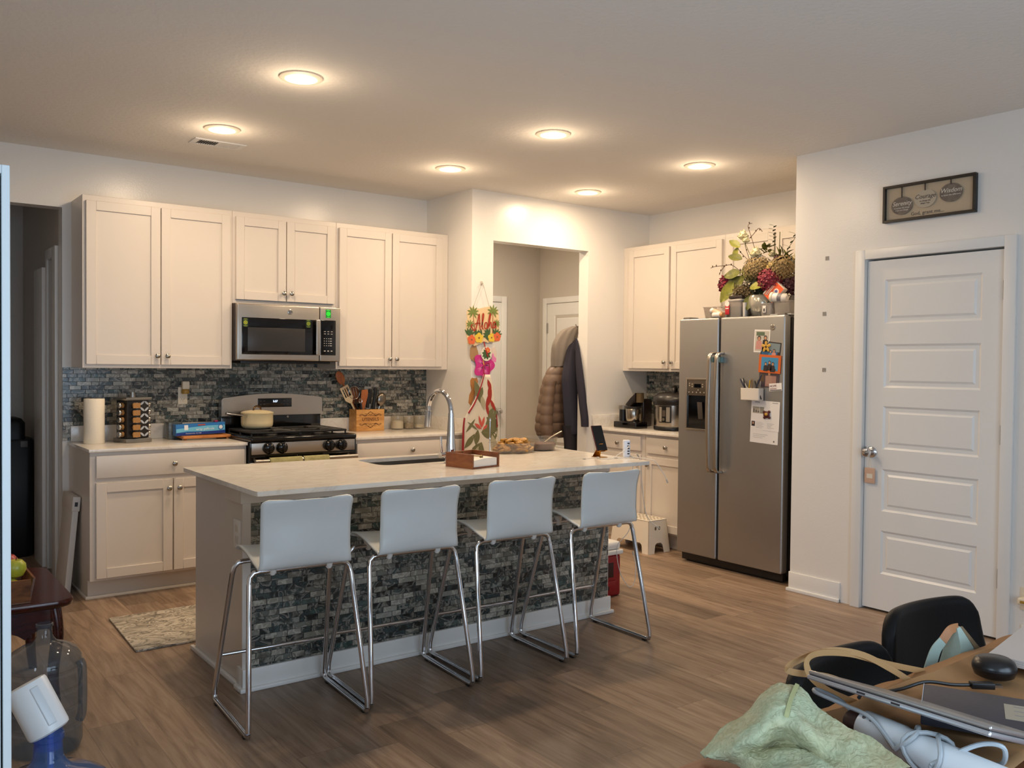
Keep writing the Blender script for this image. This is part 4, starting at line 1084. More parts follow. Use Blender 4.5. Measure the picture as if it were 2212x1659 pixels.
utensil('ladle', 'steel ladle with its bowl out at the right end of the utensil box', 'ladle', (3.26, 6.12, zb), (3.335, 6.115, 1.175), [
    ('handle', lambda m, a, b, d, s: m.cyl(a, b - d * .05, .005, n=8), DCHROME), ('bowl', lambda m, a, b, d, s: m.ell(b - d * .045, .040, .018, .055, 16, 10, Matrix((s, yv, d)).transposed()), steel('ladle_steel', '8a8176', .25))])
# glass jars
CLR = glassy('clear_glass', 'f2f0ea', .93)
def jar(label, x, y, r, h, fill, fh, lump=False):
    o = thing('glass_jar', label, 'jar', (x, y, CT), group='glass jars on the right counter')
    m = MB(); m.lathe([(r * .92, 0), (r, .006), (r, h - .006), (r * .98, h), (r * .94, h - .003), (r * .95, .008), (0, .006)], (x, y, CT), n=28); m.build('glass', CLR, o)
    m = MB()
    if lump:
        m.lathe([(r * .93, .007), (r * .93, fh * .7), (r * .6, fh * .85), (0, fh * .8)], (x, y, CT), n=20)
        for k in range(26):
            a = random.random() * 6.28; q = r * .72 * math.sqrt(random.random()); m.ell((x + q * math.cos(a), y + q * math.sin(a), CT + fh * (.6 + .35 * random.random())), .011, .008, .007, 8, 5, Euler((a, q * 60, a)))
    else: m.lathe([(r * .93, .007), (r * .93, fh), (r * .5, fh * 1.12), (0, fh * 1.05)], (x, y, CT), n=24)
    m.build('contents', fill, o, ang=60)
    return o
jar('leftmost glass jar, filled with white powder', 3.466, 6.115, .052, .105, M('flour', 'ded6ca', .9), .06)
jar('middle glass jar, holding brown speckled nuts', 3.563, 6.105, .043, .10, M('nuts', 'b3a07f', .8, var=.6, vscale=110, col2='5f4a32'), .055, True)
jar('rightmost glass jar, with a little white powder at its bottom', 3.668, 6.12, .049, .10, M('flour', 'ded6ca', .9), .028)

# ================================================================== things on the island
IT = .8953
def liqbowl(m, prof, cx, cy, sx=1., sy=1., n=40):
    m.loft([[Vector((cx + sx * r * math.cos(2 * PI * i / n), cy + sy * r * math.sin(2 * PI * i / n), IT + z)) for i in range(n)] for r, z in prof])
# napkin box
nb = thing('napkin_box', 'brown wooden napkin box open at the front, on the island', 'napkin holder', (2.545, 3.70, IT))
NW = wood('napkin_wood', '5f3119', '7b4526', '91582f', (8, 2, 8), .4, 3)
na = Vector((1, .20, 0)).normalized(); nbv = Vector((-.20, 1, 0)).normalized(); NO = Vector((2.455, 3.585, IT))
nw_, nd_, nh = .195, .19, .072
m = MB(); m.obox(NO, na, nbv, Z3, (0, .010), (0, nd_), (0, nh), .001, 1); m.obox(NO, na, nbv, Z3, (nw_ - .010, nw_), (0, nd_), (0, nh), .001, 1); m.obox(NO, na, nbv, Z3, (.010, nw_ - .010), (nd_ - .01, nd_), (0, nh), .001, 1); m.obox(NO, na, nbv, Z3, (.010, nw_ - .010), (0, nd_ - .01), (0, .008)); m.build('box', NW, nb)
m = MB(); m.tube([NO + na * .012 + nbv * .13 + Z3 * .062, NO + na * .06 + nbv * .09 + Z3 * .058, NO + na * .095 + nbv * .04 + Z3 * .056], .003, 8); m.ell(NO + na * .097 + nbv * .034 + Z3 * .053, .009, .009, .009); m.build('weight_bar', M('bar_brass', '8d7a55', .3, 1.), nb)
m = MB()
def nf(u, v):
    return NO + na * (.014 + (nw_ - .028) * u) + nbv * (.006 + (nd_ - .022) * v) + Z3 * (.043 + .006 * math.sin(u * 3.0 - .4) + .003 * v)
m.grid(nf, 10, 8)
r_ = bmesh.ops.extrude_face_region(m.bm, geom=m.bm.faces[:])
for v_ in [g for g in r_['geom'] if isinstance(g, bmesh.types.BMVert)]: v_.co.z = IT + .0085
tag(m.build('napkins', M('napkin_white', 'e8e2d8', .9)), 'stack of white paper napkins lying in the wooden box', 'napkins')
# chrome rod stand
rd = thing('paper_towel_stand', 'thin chrome paper towel stand without a roll beside the cookie dish', 'paper towel holder', (2.997, 4.24, IT))
m = MB(); m.lathe([(.03, 0), (.03, .005), (.006, .008)], (2.975, 4.17, IT)); m.build('foot', CHROME, rd)
m = MB(); m.tube([(2.975, 4.17, IT + .006), (2.975, 4.17, IT + .19)], .0035, 9); m.lathe([(.006, .188), (.008, .196), (.004, .206), (0, .208)], (2.975, 4.17, IT)); m.lathe([(.0055, .08), (.0062, .086), (.0055, .092)], (2.975, 4.17, IT)); m.build('rod', CHROME, rd)
# glass dish of cookies and glass bowl of chocolate
dish = thing('glass_dish', 'clear oval glass dish heaped with golden banana slices', 'dish', (3.13, 4.16, IT))
m = MB(); liqbowl(m, [(.125, 0), (.138, .006), (.150, .055), (.158, .062), (.150, .061), (.134, .008), (.0, .006)], 3.135, 4.16, 1, .72); m.build('glass', CLR, dish)
BAN = M('banana_gold', 'c8932f', .5, var=.35, vscale=30, col2='8a5a1c'); BANL = M('banana_pale', 'd9b055', .5, var=.3, vscale=40, col2='a87428')
random.seed(11)
n_b = 0
bs = None
for lay in range(5):
    for k in range(18 - lay * 3):
        a = k * 2 * PI / (18 - lay * 3) + lay * .4; q = (.112 - lay * .012) * (1 if k % 3 else .55)
        p = (3.14 + q * math.cos(a), 4.16 + q * .72 * math.sin(a), IT + .017 + lay * .0135 + random.random() * .004)
        rt = (random.uniform(-.5, .5), random.uniform(-.5, .5), random.random() * 3)
        if bs is None:
            m = MB(); m.lathe([(.018, -.007), (.022, -.004), (.022, .004), (.018, .007), (0, .0075)], n=12)
            bs = m.build('banana_slice', BAN, None, local=True); bs.location = p; bs.rotation_euler = rt
            tag(bs, 'golden banana slice heaped in the oval glass dish', 'banana slice', 'banana slices in the glass dish')
        else:
            c_ = bs.copy(); COL.objects.link(c_); c_.location = p; c_.rotation_euler = rt; n_b += 1
bowl = thing('glass_bowl', 'round clear glass bowl half full of dark chocolate sauce', 'bowl', (3.375, 4.21, IT))
m = MB(); liqbowl(m, [(.075, 0), (.090, .006), (.105, .074), (.108, .076), (.103, .075), (.087, .009), (.0, .006)], 3.375, 4.20); m.build('glass', CLR, bowl)
m = MB(); liqbowl(m, [(.084, .007), (.0945, .042), (.05, .044), (0, .0435)], 3.375, 4.20); tag(m.build('chocolate_sauce', M('chocolate', '57220f', .35, bump=.4, bscale=60), ang=60), 'dark chocolate sauce filling half the glass bowl', 'sauce')
m = MB(); m.tube([(3.40, 4.19, IT + .045), (3.46, 4.20, IT + .075), (3.555, 4.215, IT + .105)], [.005, .0035, .0045], 8); tag(m.build('spoon', M('spoon_pale', 'c9bca6', .3, .7)), 'pale spoon handle sticking out of the chocolate bowl', 'spoon')
# phone on a gold stand
ps = thing('phone_stand', 'gold folding phone stand at the right end of the island', 'phone stand', (3.40, 3.69, IT))
GOLD = M('gold_metal', 'b98a3a', .25, 1.0)
pu = Vector((.996, -.087, 0)); pn_ = Vector((-.087, -.996, 0)); 
PO = Vector((3.395, 3.685, IT))
m = MB(); m.obox(PO, pu, pn_, Z3, (-.028, .028), (-.045, .03), (0, .003), .001); m.build('base', GOLD, ps)
ld = (Z3 * .92 - pn_ * .40).normalized(); ln_ = (pn_ * .92 + Z3 * .40).normalized()
m = MB(); m.prism([(-.026, 0), (.026, 0), (.012, .085), (-.012, .085)], PO - pn_ * .038 + Z3 * .003, pu, (Z3 * .86 + pn_ * .50).normalized(), pn_, 0, .003); m.build('arm', GOLD, ps)
PP = PO + Z3 * .036 + pn_ * .012
m = MB(); m.obox(PP, pu, ld, ln_, (-.028, .028), (-.004, .06), (-.004, -.001), .001); 
for q in (-.022, .022): m.obox(PP, pu, ld, ln_, (q - .006, q + .006), (-.004, -.001), (-.001, .016), .001)
m.build('cradle', GOLD, ps)
ph = thing('phone', 'black phone in a dark red case leaning on the gold stand', 'phone', PP)
m = MB(); m.obox(PP, pu, ld, ln_, (-.037, .037), (0, .150), (0, .009), .004, 3); m.build('case', M('phone_red', '4a1512', .4), ph)
m = MB(); m.obox(PP, pu, ld, ln_, (-.0345, .0345), (.003, .147), (.0088, .0095)); m.build('screen', GBLACK, ph)
# usb charging tower and its cables
ut = thing('usb_charger', 'white upright USB charging tower on the island corner', 'charger', (3.515, 3.60, IT))
ua = Vector((.85, -.52, 0)).normalized(); un = Vector((-.52, -.85, 0)).normalized()
UO = Vector((3.515, 3.60, IT))
m = MB(); m.obox(UO, ua, un, Z3, (-.019, .019), (-.016, .016), (0, .098), .006, 3); m.build('body', M('charger_white', 'dfe3ee', .35), ut)
for k in range(5):
    m = MB(); m.obox(UO, ua, un, Z3, (.002, .014), (.0155, .0168), (.018 + k * .0145, .026 + k * .0145)); m.build('usb_port', PRK, ut)
CBL = M('cable_white', 'd8d2c9', .45)
def cable(label, pts, r=.002, mat=None, name='charging_cable', plug=None):
    o = thing(name, label, 'cable', pts[0], group=None)
    m = MB(); q = smooth(pts, 7); m.tube(q, r, 8); m.build('cord', mat or CBL, o)
    for e_, f_ in ((q[0], q[1]), (q[-1], q[-2])):
        if plug is not False:
            d_ = (e_ - f_).normalized(); m = MB(); m.cyl(e_ - d_ * .002, e_ + d_ * .02, r * 1.9, n=8); m.build('plug', M('plug_grey', 'b9b2a8', .4), o)
    return o
cz = IT + .003
cable('white cable looping from the charging tower to the gold stand', [UO + un * .025 + ua * .008 + Z3 * .065, (3.47, 3.55, IT + .055), (3.41, 3.565, IT + .02), (3.385, 3.57, cz), (3.33, 3.585, cz), (3.325, 3.61, cz)])
cable('white cable lying across the island left of the gold stand', [(3.345, 3.66, cz), (3.31, 3.655, cz), (3.27, 3.645, cz), (3.24, 3.64, cz + .001)])
cable('grey-plugged white cable lying at the foot of the charging tower', [(3.43, 3.585, cz), (3.47, 3.57, cz), (3.51, 3.545, cz), (3.545, 3.50, cz)])
cable('white cable draped over the island corner and dangling short', [(3.52, 3.56, cz + .004), (3.515, 3.49, cz + .003), (3.508, 3.43, cz + .003), (3.518, 3.392, IT + .0035), (3.524, 3.376, IT - .01), (3.55, 3.345, IT - .07), (3.56, 3.335, IT - .10)])
cable('longest white cable hanging off the island end past the fourth stool to the red cooler', [(3.54, 3.60, cz + .006), (3.556, 3.60, cz + .003), (3.572, 3.60, IT - .02), (3.572, 3.62, .72), (3.575, 3.60, .60), (3.56, 3.62, .47), (3.51, 3.66, .38), (3.515, 3.64, .24), (3.545, 3.60, .16), (3.58, 3.59, .18), (3.60, 3.60, .27), (3.60, 3.62, .33)])
cable('thin white cable curving out beside the fourth stool back towards the step stool', [(3.56, 3.55, cz + .005), (3.574, 3.55, IT - .02), (3.575, 3.53, .72), (3.57, 3.50, .60), (3.585, 3.48, .55), (3.60, 3.44, .52)])

# ================================================================== appliances on the fridge-wall counter
pcx, pcy = 5.36, 4.945
pk = thing('pressure_cooker', 'stainless electric pressure cooker with black lid beside the fridge', 'pressure cooker', (pcx, pcy, CT))
m = MB(); m.lathe([(.155, 0), (.165, .008), (.165, .03), (.160, .036)], (pcx, pcy, CT), n=40); m.build('base', BLACK, pk)
m = MB(); m.lathe([(.160, .034), (.162, .04), (.162, .205)], (pcx, pcy, CT), n=48, cap0=False, cap1=False); m.build('steel_wall', steel('cooker_steel', 'a0978c', .22, (120, 120, 1)), pk)
m = MB(); m.lathe([(.164, .203), (.170, .208), (.170, .222), (.172, .226), (.172, .245), (.160, .275), (.125, .298), (.07, .308), (0, .31)], (pcx, pcy, CT), n=48); ld_ = m.build('lid', M('lid_black', '171313', .35), pk)
m = MB(); m.tube(smooth([(pcx - .06, pcy - .05, CT + .30), (pcx - .05, pcy - .04, CT + .335), (pcx + .02, pcy + .02, CT + .345), (pcx + .07, pcy + .05, CT + .335), (pcx + .08, pcy + .06, CT + .295)]), .016, 10); m.build('lid_handle', BLACK, ld_)
for sy in (-1, 1):
    m = MB(); m.box(pcx - .03, pcx + .03, pcy + sy * .172 - .02, pcy + sy * .172 + .02, CT + .205, CT + .235, .008); m.build('side_handle', BLACK, pk)
cd = Vector((-.80, -.60, 0)).normalized(); cd = Vector((-.92, -.08, 0)).normalized() ; cs = Vector((cd.y, -cd.x, 0)) * -1
cs = Vector((-cd.y, cd.x, 0)); cs = Vector((0.087, -0.996, 0))
def onwall(u, z, rr2):   # u = arc length to the right of the panel centre
    a = math.atan2(cd.y, cd.x) + u / .163
    return Vector((pcx + rr2 * math.cos(a), pcy + rr2 * math.sin(a), CT + z))
def wallpatch(nm, u0, u1, z0, z1, r2, mat, par):
    m = MB(); n_ = 8
    m.loft([[onwall(u0 + (u1 - u0) * i / n_, z0, r2), onwall(u0 + (u1 - u0) * i / n_, z1, r2), onwall(u0 + (u1 - u0) * i / n_, z1, r2 - .01), onwall(u0 + (u1 - u0) * i / n_, z0, r2 - .01)] for i in range(n_ + 1)])
    return m.build(nm, mat, par)
pnl = wallpatch('control_panel', -.025, .085, .066, .200, .1645, BLACK, pk)
wallpatch('key_column', -.020, .003, .074, .190, .1655, M('panel_silver', '9a938a', .4, .5), pnl)
wallpatch('key_column', .043, .073, .074, .190, .1655, M('panel_silver', '9a938a', .4, .5), pnl)
wallpatch('lcd', .009, .037, .115, .165, .1655, M('lcd_grey', '4a423c', .3), pnl)
dl_ = onwall(.023, .092, .165); m = MB(); m.lathe([(.012, 0), (.012, .008), (.010, .011), (0, .011)], dl_, Vector((dl_.x - pcx, dl_.y - pcy, 0)), 18); m.build('dial', DCHROME, pnl)
# blender base with steel cup
bl = thing('coffee_grinder', 'steel cup standing on a black square appliance base left of the pressure cooker', 'grinder', (5.235, 5.31, CT))
m = MB(); m.box(5.16, 5.30, 5.18, 5.445, CT, CT + .052, .010, 3); m.build('base', GBLACK, bl)
m = MB(); m.lathe([(.058, .053), (.061, .058), (.066, .165), (.064, .168), (.06, .160), (.055, .06), (0, .056)], (5.235, 5.285, CT), n=32); m.build('steel_cup', steel('cup_steel', 'a59c90', .2, (120, 120, 1)), bl)
m = MB(); m.lathe([(.066, .160), (.069, .164), (.069, .172), (.064, .175), (0, .176)], (5.235, 5.285, CT), n=32); m.build('rim_lid', BLACK, bl)
m = MB(); m.lathe([(.033, .053), (.033, .15)], (5.235, 5.405, CT), n=24); m.build('motor_post', BLACK, bl)
m = MB(); m.lathe([(.037, .15), (.037, .182), (.03, .184), (0, .184)], (5.235, 5.405, CT), n=24); m.build('grey_collar', M('collar_grey', '7d7871', .35, .4), bl)
# juicer
SMK = glassy('smoked_plastic', '6b5c40', .55)
ju = thing('juicer', 'dark brown slow juicer at the back left corner of the counter', 'juicer', (5.42, 5.42, CT))
jx, jy = 5.40, 5.440
m = MB(); m.lathe([(.068, 0), (.078, .006), (.083, .06), (.074, .115), (.06, .128)], (jx, jy, CT), n=30); m.build('smoked_jar', SMK, ju)
m = MB(); m.lathe([(.055, .004), (.055, .03), (.02, .05), (.012, .11)], (jx + .0, jy, CT), n=20); m.build('screw', BLACK, ju)
m = MB(); jd = Vector((0, -.80, .60)).normalized()
m.loft([[Vector((jx + a * w_, jy + .085 + s_ * -.145 + b * .0, CT + .125 + s_ * .125 + b * h_)) for a, b in ((-1, -1), (1, -1), (1.1, 0), (1, 1), (-1, 1), (-1.1, 0))] for s_, w_, h_ in ((0, .05, .016), (.3, .06, .028), (.65, .06, .034), (1, .05, .036))]); m.build('sloped_top', M('juicer_brown', '1c1312', .25), ju, ang=60)
m = MB(); m.lathe([(.036, .205), (.038, .28), (.040, .285), (.036, .285), (.033, .21)], (jx, jy - .06, CT), n=24); m.build('feed_tube', glassy('smoked_tube', '9a8462', .6), ju)
m = MB(); m.box(jx + .02, jx + .13, jy - .09, jy + .03, CT, CT + .235, .02, 3); m.build('motor_body', M('juicer_brown', '1c1312', .25), ju)

# ================================================================== bar stools
SHELL = M('stool_white', 'd5d9d8', .28)
st = thing('bar_stool', 'x', 'bar stool', (1.442, 3.42, 0), math.radians(-3.5), group='white bar stools along the island')
prof = [(.105, .638), (.10, .653), (.06, .662), (-.02, .654), (-.10, .634), (-.15, .621), (-.178, .619), (-.202, .634), (-.215, .675), (-.218, .735), (-.221, .80), (-.231, .85), (-.243, .888)]
PS = smooth([(0, a, b) for a, b in prof], 4)
m = MB()
def shell(u, v):
    q_ = v * (len(PS) - 1); i_ = min(int(q_), len(PS) - 2); p = PS[i_].lerp(PS[i_ + 1], q_ - i_)
    x = (u * 2 - 1)
    k = max(0, (v - .52) / .48)                 # 0 seat .. 1 top of the backrest
    hw = .188 if v < .5 else .188 - .012 * math.sin(min(1, k * 1.2) * PI / 2) + .012 * k * k
    yy = p.y + (.030 * x * x * min(1, k * 3) if v > .5 else 0)      # backrest wraps a little
    zz = p.z + (.010 * x * x * (1 - k) if v < .5 else 0)
    sd_ = min(1 - v, v) * .62; cr = .032          # rounded corners: the outline pulls in near either end
    if sd_ < cr: hw -= cr - math.sqrt(max(0, cr * cr - (cr - sd_) ** 2))
    return (x * hw, yy, zz)
VL = [0, .004, .012, .025, .05] + [.05 + .9 * i / 44 for i in range(1, 44)] + [.95, .975, .988, .996, 1]
m.grid(lambda u, v: shell(u, VL[int(round(v * (len(VL) - 1)))]), 24, len(VL) - 1)
m.build('seat_shell', SHELL, st, local=True, solid=.008, ang=80)
r = .0105
for sx in (-1, 1):
    for yb, yt in ((.222, .075), (-.240, -.135)):
        m = MB(); zt = .606
        pts = [Vector((sx * .240, yb, .03)), Vector((sx * .239, yb * .997, .06)), Vector((sx * .208, yt + (yb - yt) * .06, zt - .05)), Vector((sx * .203, yt, zt - .02)), Vector((sx * .188, yt, zt - .004)), Vector((sx * .165, yt, zt)), Vector((0, yt, zt))]
        m.tube(pts, r, 12); m.build('leg', CHROME, st, local=True)
    m = MB(); m.tube([Vector((sx * .240, .222, .03)), Vector((sx * .240, .216, .016)), Vector((sx * .240, .200, .0125)), Vector((sx * .240, -.218, .0125)), Vector((sx * .240, -.234, .016)), Vector((sx * .240, -.240, .03))], r, 12); rn = m.build('floor_runner', CHROME, st, local=True)
    for y in (.18, -.205):
        m = MB(); m.box(sx * .240 - .010, sx * .240 + .010, y - .012, y + .012, 0, .010, .002); m.build('rubber_foot', BLACK, rn, local=True)
    for y in (.075, -.135):
        m = MB(); m.loft([m.ring((sx * .115, y, z), X3, Y3, q, 12) for q, z in ((.024, .636), (.018, .612), (.014, .594), (.008, .586))]); m.build('seat_bracket', WHITEP, st, local=True)
m = MB(); m.cyl((-.231, .194, .20), (.231, .194, .20), .008, n=12); m.build('footrest', CHROME, st, local=True)
SL = ['white bar stool nearest the camera, leftmost of the four at the island', 'white bar stool second from the left at the island', 'white bar stool second from the right at the island', 'white bar stool at the right end of the island, beside the dangling cables']
st['label'] = SL[0]
for x, y, a, lb in ((1.954, 3.42, -3.5, SL[1]), (2.490, 3.42, -2.5, SL[2]), (3.046, 3.42, -1.5, SL[3])):
    dup(st, (x, y, 0), math.radians(a), lb)

# ================================================================== step stool, cooler, crate
ss = thing('step_stool', 'cream plastic step stool with a pierced top before the fridge-wall cabinets', 'step stool', (4.90, 4.86, 0))
CP = M('stool_cream', 'e8dfcf', .4)
m = MB()
def lvl(z, q): return [Vector((x, y, z)) for x, y in ((4.785 + q, 4.655 + q), (5.02 - q, 4.655 + q), (5.02 - q, 5.075 - q), (4.785 + q, 5.075 - q))]
# four tapered corner legs joined by a skirt
zs = [(0, 0), (.075, .006), (.245, .022)]
def wallq(p, q_, z0, z1, out=()):
    pass
for (x0, y0, x1, y1) in ((4.785, 4.655, 5.02, 4.655), (5.02, 4.655, 5.02, 5.075), (5.02, 5.075, 4.785, 5.075), (4.785, 5.075, 4.785, 4.655)):
    a, b = Vector((x0, y0, 0)), Vector((x1, y1, 0)); d = (b - a).normalized(); n_ = Vector((-d.y, d.x, 0)); L = (b - a).length; lg = .065
    poly = [(0, 0), (lg, 0), (lg + .012, .06), (lg + .03, .075), (L - lg - .03, .075), (L - lg - .012, .06), (L - lg, 0), (L, 0), (L - .022, .245), (.022, .245)]
    vs = [a + d * u + Z3 * v + n_ * (.022 * v / .245) for u, v in poly] + [a + d * u + Z3 * v + n_ * (.022 * v / .245 + .004) for u, v in poly]
    k = len(poly)
    m.faces(vs, [tuple(range(k)), tuple(range(2 * k - 1, k - 1, -1))] + [(i, (i + 1) % k, k + (i + 1) % k, k + i) for i in range(k)])
m.build('skirt', CP, ss)
m = MB()
nx_, ny_ = 5, 9
X0, X1, Y0, Y1 = 4.805, 5.0, 4.675, 5.055
m.box(X0, X1, Y0, Y1, .243, .249, .004)
m.build('top', CP, ss)
m = MB()
for i in range(nx_):
    for j in range(ny_):
        m.box(X0 + .020 + i * .0345, X0 + .036 + i * .0345, Y0 + .022 + j * .0385, Y0 + .044 + j * .0385, .2488, .2498)
m.build('top_holes', M('hole_dark', '6b5c46', .8), ss)
for k in (4.875, 4.915):
    m = MB(); m.prism([(k + .010 * math.cos(t), .185 + .014 * math.sin(t)) for t in [i * PI / 8 for i in range(16)]], (0, 4.671, 0), X3, Z3, NB, 0, .001); m.build('finger_hole', M('hole_dark', '6b5c46', .8), ss)
co = thing('cooler', 'red cooler with a white lid on the floor behind the island end', 'cooler', (3.665, 4.05, 0))
m = MB(); m.box(3.52, 3.805, 3.93, 4.19, .0, .255, .02, 3); m.box(3.53, 3.76, 3.924, 3.95, .03, .10, .006); m.build('body', M('cooler_red', '8c0f1a', .35), co)
m = MB(); m.box(3.56, 3.74, 3.9285, 3.9315, .12, .21, .001); m.box(3.60, 3.70, 3.922, 3.925, .045, .07, .001); m.build('dark_recess', M('cooler_dark', '2d0a0c', .5), co)
m = MB(); m.box(3.51, 3.815, 3.92, 4.20, .256, .285, .008, 3); m.box(3.52, 3.805, 3.93, 4.19, .285, .335, .022, 3); m.build('lid', WHITEP, co)
cr_ = thing('slatted_crate', 'wooden slatted crate on the floor behind the red cooler', 'crate', (3.66, 4.40, 0))
CRW = wood('crate_wood', '8a6f4d', 'a58a64', 'b59a74', (1, 8, 8))
m = MB()
for z in (.0, .11, .22, .33): m.box(3.54, 3.80, 4.30, 4.308, z, z + .07, .001, 1); m.box(3.54, 3.80, 4.50, 4.508, z, z + .07, .001, 1); m.box(3.54, 3.548, 4.308, 4.50, z, z + .07); m.box(3.792, 3.80, 4.308, 4.50, z, z + .07)
m.build('slats', CRW, cr_)
for x in (3.552, 3.773):
    for y in (4.312, 4.480):
        m = MB(); m.box(x, x + .016, y, y + .016, 0, .41); m.build('corner_post', CRW, cr_)

# ================================================================== floor mat
mt = Nd('marble_mat'); tc = mt.n('TexCoord'); nz = mt.n('TexNoise'); nz.inputs['Scale'].default_value = 5.5; nz.inputs['Detail'].default_value = 7; nz.inputs['Distortion'].default_value = 2.6
mp = mt.n('Mapping'); mp.inputs['Scale'].default_value = (1, 1.7, 1); mp.inputs['Rotation'].default_value = (0, 0, .5); mt.l(tc.outputs['Object'], mp.inputs[0]); mt.l(mp.outputs[0], nz.inputs['Vector'])
mt.l(mt.ramp(nz.outputs['Fac'], [(.30, 'b7ad9d'), (.42, '9c9384'), (.46, '625d54'), (.49, 'b5ab9b'), (.56, 'c9c0b0'), (.61, '77736a'), (.64, 'b9b0a0'), (.8, '8c867b')]), mt.b.inputs['Base Color']); mt.b.inputs['Roughness'].default_value = .6
m = MB()
m.obox((1.112, 4.492, .0005), Vector((1, 0, 0)), Vector((.036, 1, 0)).normalized(), Z3, (0, .80), (0, .66), (0, .011), .004)
tag(m.build('kitchen_mat', mt.m), 'grey and cream marbled floor mat between island and range counter', 'mat')

# ================================================================== aloha sign, paper flowers, apron
sy = 5.5395
hk = thing('wall_hook', 'clear adhesive hook on the white wall carrying the sign cord', 'hook', (3.868, 5.548, 2.02))
m = MB(); m.box(3.860, 3.878, 5.548, 5.5525, 2.015, 2.045, .002); m.cyl((3.869, 5.5525, 2.026), (3.869, 5.534, 2.026), .005, n=10); m.build('hook_body', glassy('clear_plastic', 'e6e2da', .6), hk)
al = thing('aloha_sign', 'cream painted Aloha sign with palms and hibiscus hanging on a cord', 'sign', (3.875, sy, 1.57))
D = Vector((1, 0, .0)); 
outl = [(-.155, .232), (-.15, .17), (-.162, .165), (-.158, .05), (-.15, 0.03), (-.147, -.002), (-.125, -.022), (-.10, -.014), (-.085, -.022), (-.05, -.010), (-.02, .0), (.0, .014), (.02, .012), (.04, .004), (.06, .012), (.09, .008), (.12, .012), (.145, .022), (.158, .04), (.150, .08), (.146, .15), (.14, .225), (.13, .262), (.085, .272), (.05, .282), (.02, .276), (-.04, .262), (-.08, .262), (-.11, .268), (-.14, .255)]
SO = Vector((3.882, sy, 1.572))
m = MB(); m.prism(outl, SO, X3, Z3, NB, 0, .005); m.build('board', M('sign_cream', 'd9bf94', .5), al)
m = MB(); m.tube([(SO.x - .10, sy - .003, SO.z + .262), (3.866, 5.536, 2.032), (3.872, 5.536, 2.032), (SO.x + .052, sy - .003, SO.z + .276)], .0012, 6); m.build('cord', M('cord_grey', '8f8777', .6), al)
yf = sy - .0055
SGX = SO.x; SGZ = SO.z
def leafpoly(cx, cz, L, w, an, n=7):
    out = []
    for i in range(n + 1):
        t = i / n; out.append((L * t, w * math.sin(PI * t)))
    for i in range(n - 1, 0, -1):
        t = i / n; out.append((L * t, -w * math.sin(PI * t)))
    c, s_ = math.cos(an), math.sin(an)
    return [(cx + a * c - b * s_, cz + a * s_ + b * c) for a, b in out]
G1 = M('paint_green', '6f7f3e', .5); G2 = M('paint_dark_green', '3d5a34', .5); TR = M('paint_trunk', '8a5a33', .5); RED = M('paint_red', 'a33420', .45); YLW = M('paint_yellow', 'd8b83e', .5); COR = M('paint_coral', 'd2643c', .5); PNK = M('paint_pink', 'c02f84', .45); PNL = M('paint_light_pink', 'd97db0', .45)
m = MB(); m2 = MB(); k = 0
for px_, pz_, sc_, bx in ((-.10, .232, 1., -.075), (.085, .247, 1.0, .085), (-.125, .14, .7, -.10), (.12, .155, .65, .105)):
    m2.ribbon(smooth([(SGX + px_, yf, SGZ + pz_), (SGX + px_ * .6 + bx * .4, yf, SGZ + pz_ * .5 + .03), (SGX + bx, yf, SGZ + .05)]), NB, [.004 + .0006 * i for i in range(13)], .0004)
    for a in (-.35, .25, .8, 1.5, 2.2, 2.9, 3.5, 4.1, 5.3):
        m.prism(leafpoly(px_, pz_, .055 * sc_, .007 * sc_, a), (SGX, yf - .0006 - .00005 * k, SGZ), X3, Z3, NB, 0, .0003); k += 1
m2.build('palm_trunks', TR, al); m.build('palm_fronds', G1, al)
m = MB(); k = 0
for cx, cz, a0 in ((-.135, .075, 1.4), (-.08, .07, .5), (.05, .08, 2.4), (.115, .08, 1.2), (.01, .075, .3), (-.02, .07, 2.6)):
    for a in (-.9, -.45, 0, .45, .9):
        m.prism(leafpoly(cx, cz - .02, .062, .009, a0 + a), (SGX, yf - .0016 - .00004 * k, SGZ), X3, Z3, NB, 0, .0003); k += 1
m.build('painted_leaves', G2, al)
def flower(par, cx, cz, r_, mat, ctr, y, nm='painted_flower', x0=SGX, z0=SGZ):
    m = MB()
    for k in range(5):
        a = k * 2 * PI / 5 + .3
        m.prism([(cx + r_ * .55 * math.cos(a) + r_ * .52 * math.cos(t), cz + r_ * .55 * math.sin(a) + r_ * .52 * math.sin(t)) for t in [i * PI / 6 for i in range(12)]], (x0, y - .00006 * k, z0), X3, Z3, NB, 0, .0004)
    f_ = m.build(nm, mat, par)
    m = MB(); m.prism([(cx + r_ * .22 * math.cos(t), cz + r_ * .22 * math.sin(t)) for t in [i * PI / 4 for i in range(8)]], (x0, y - .0006, z0), X3, Z3, NB, 0, .0004); m.build('flower_centre', ctr, f_)
for cx, cz, r_, mt_ in ((-.112, .025, .036, COR), (-.045, .04, .038, YLW), (.072, .045, .033, YLW), (.125, .052, .034, COR)):
    flower(al, cx, cz, r_, mt_, TR, yf - .0034)
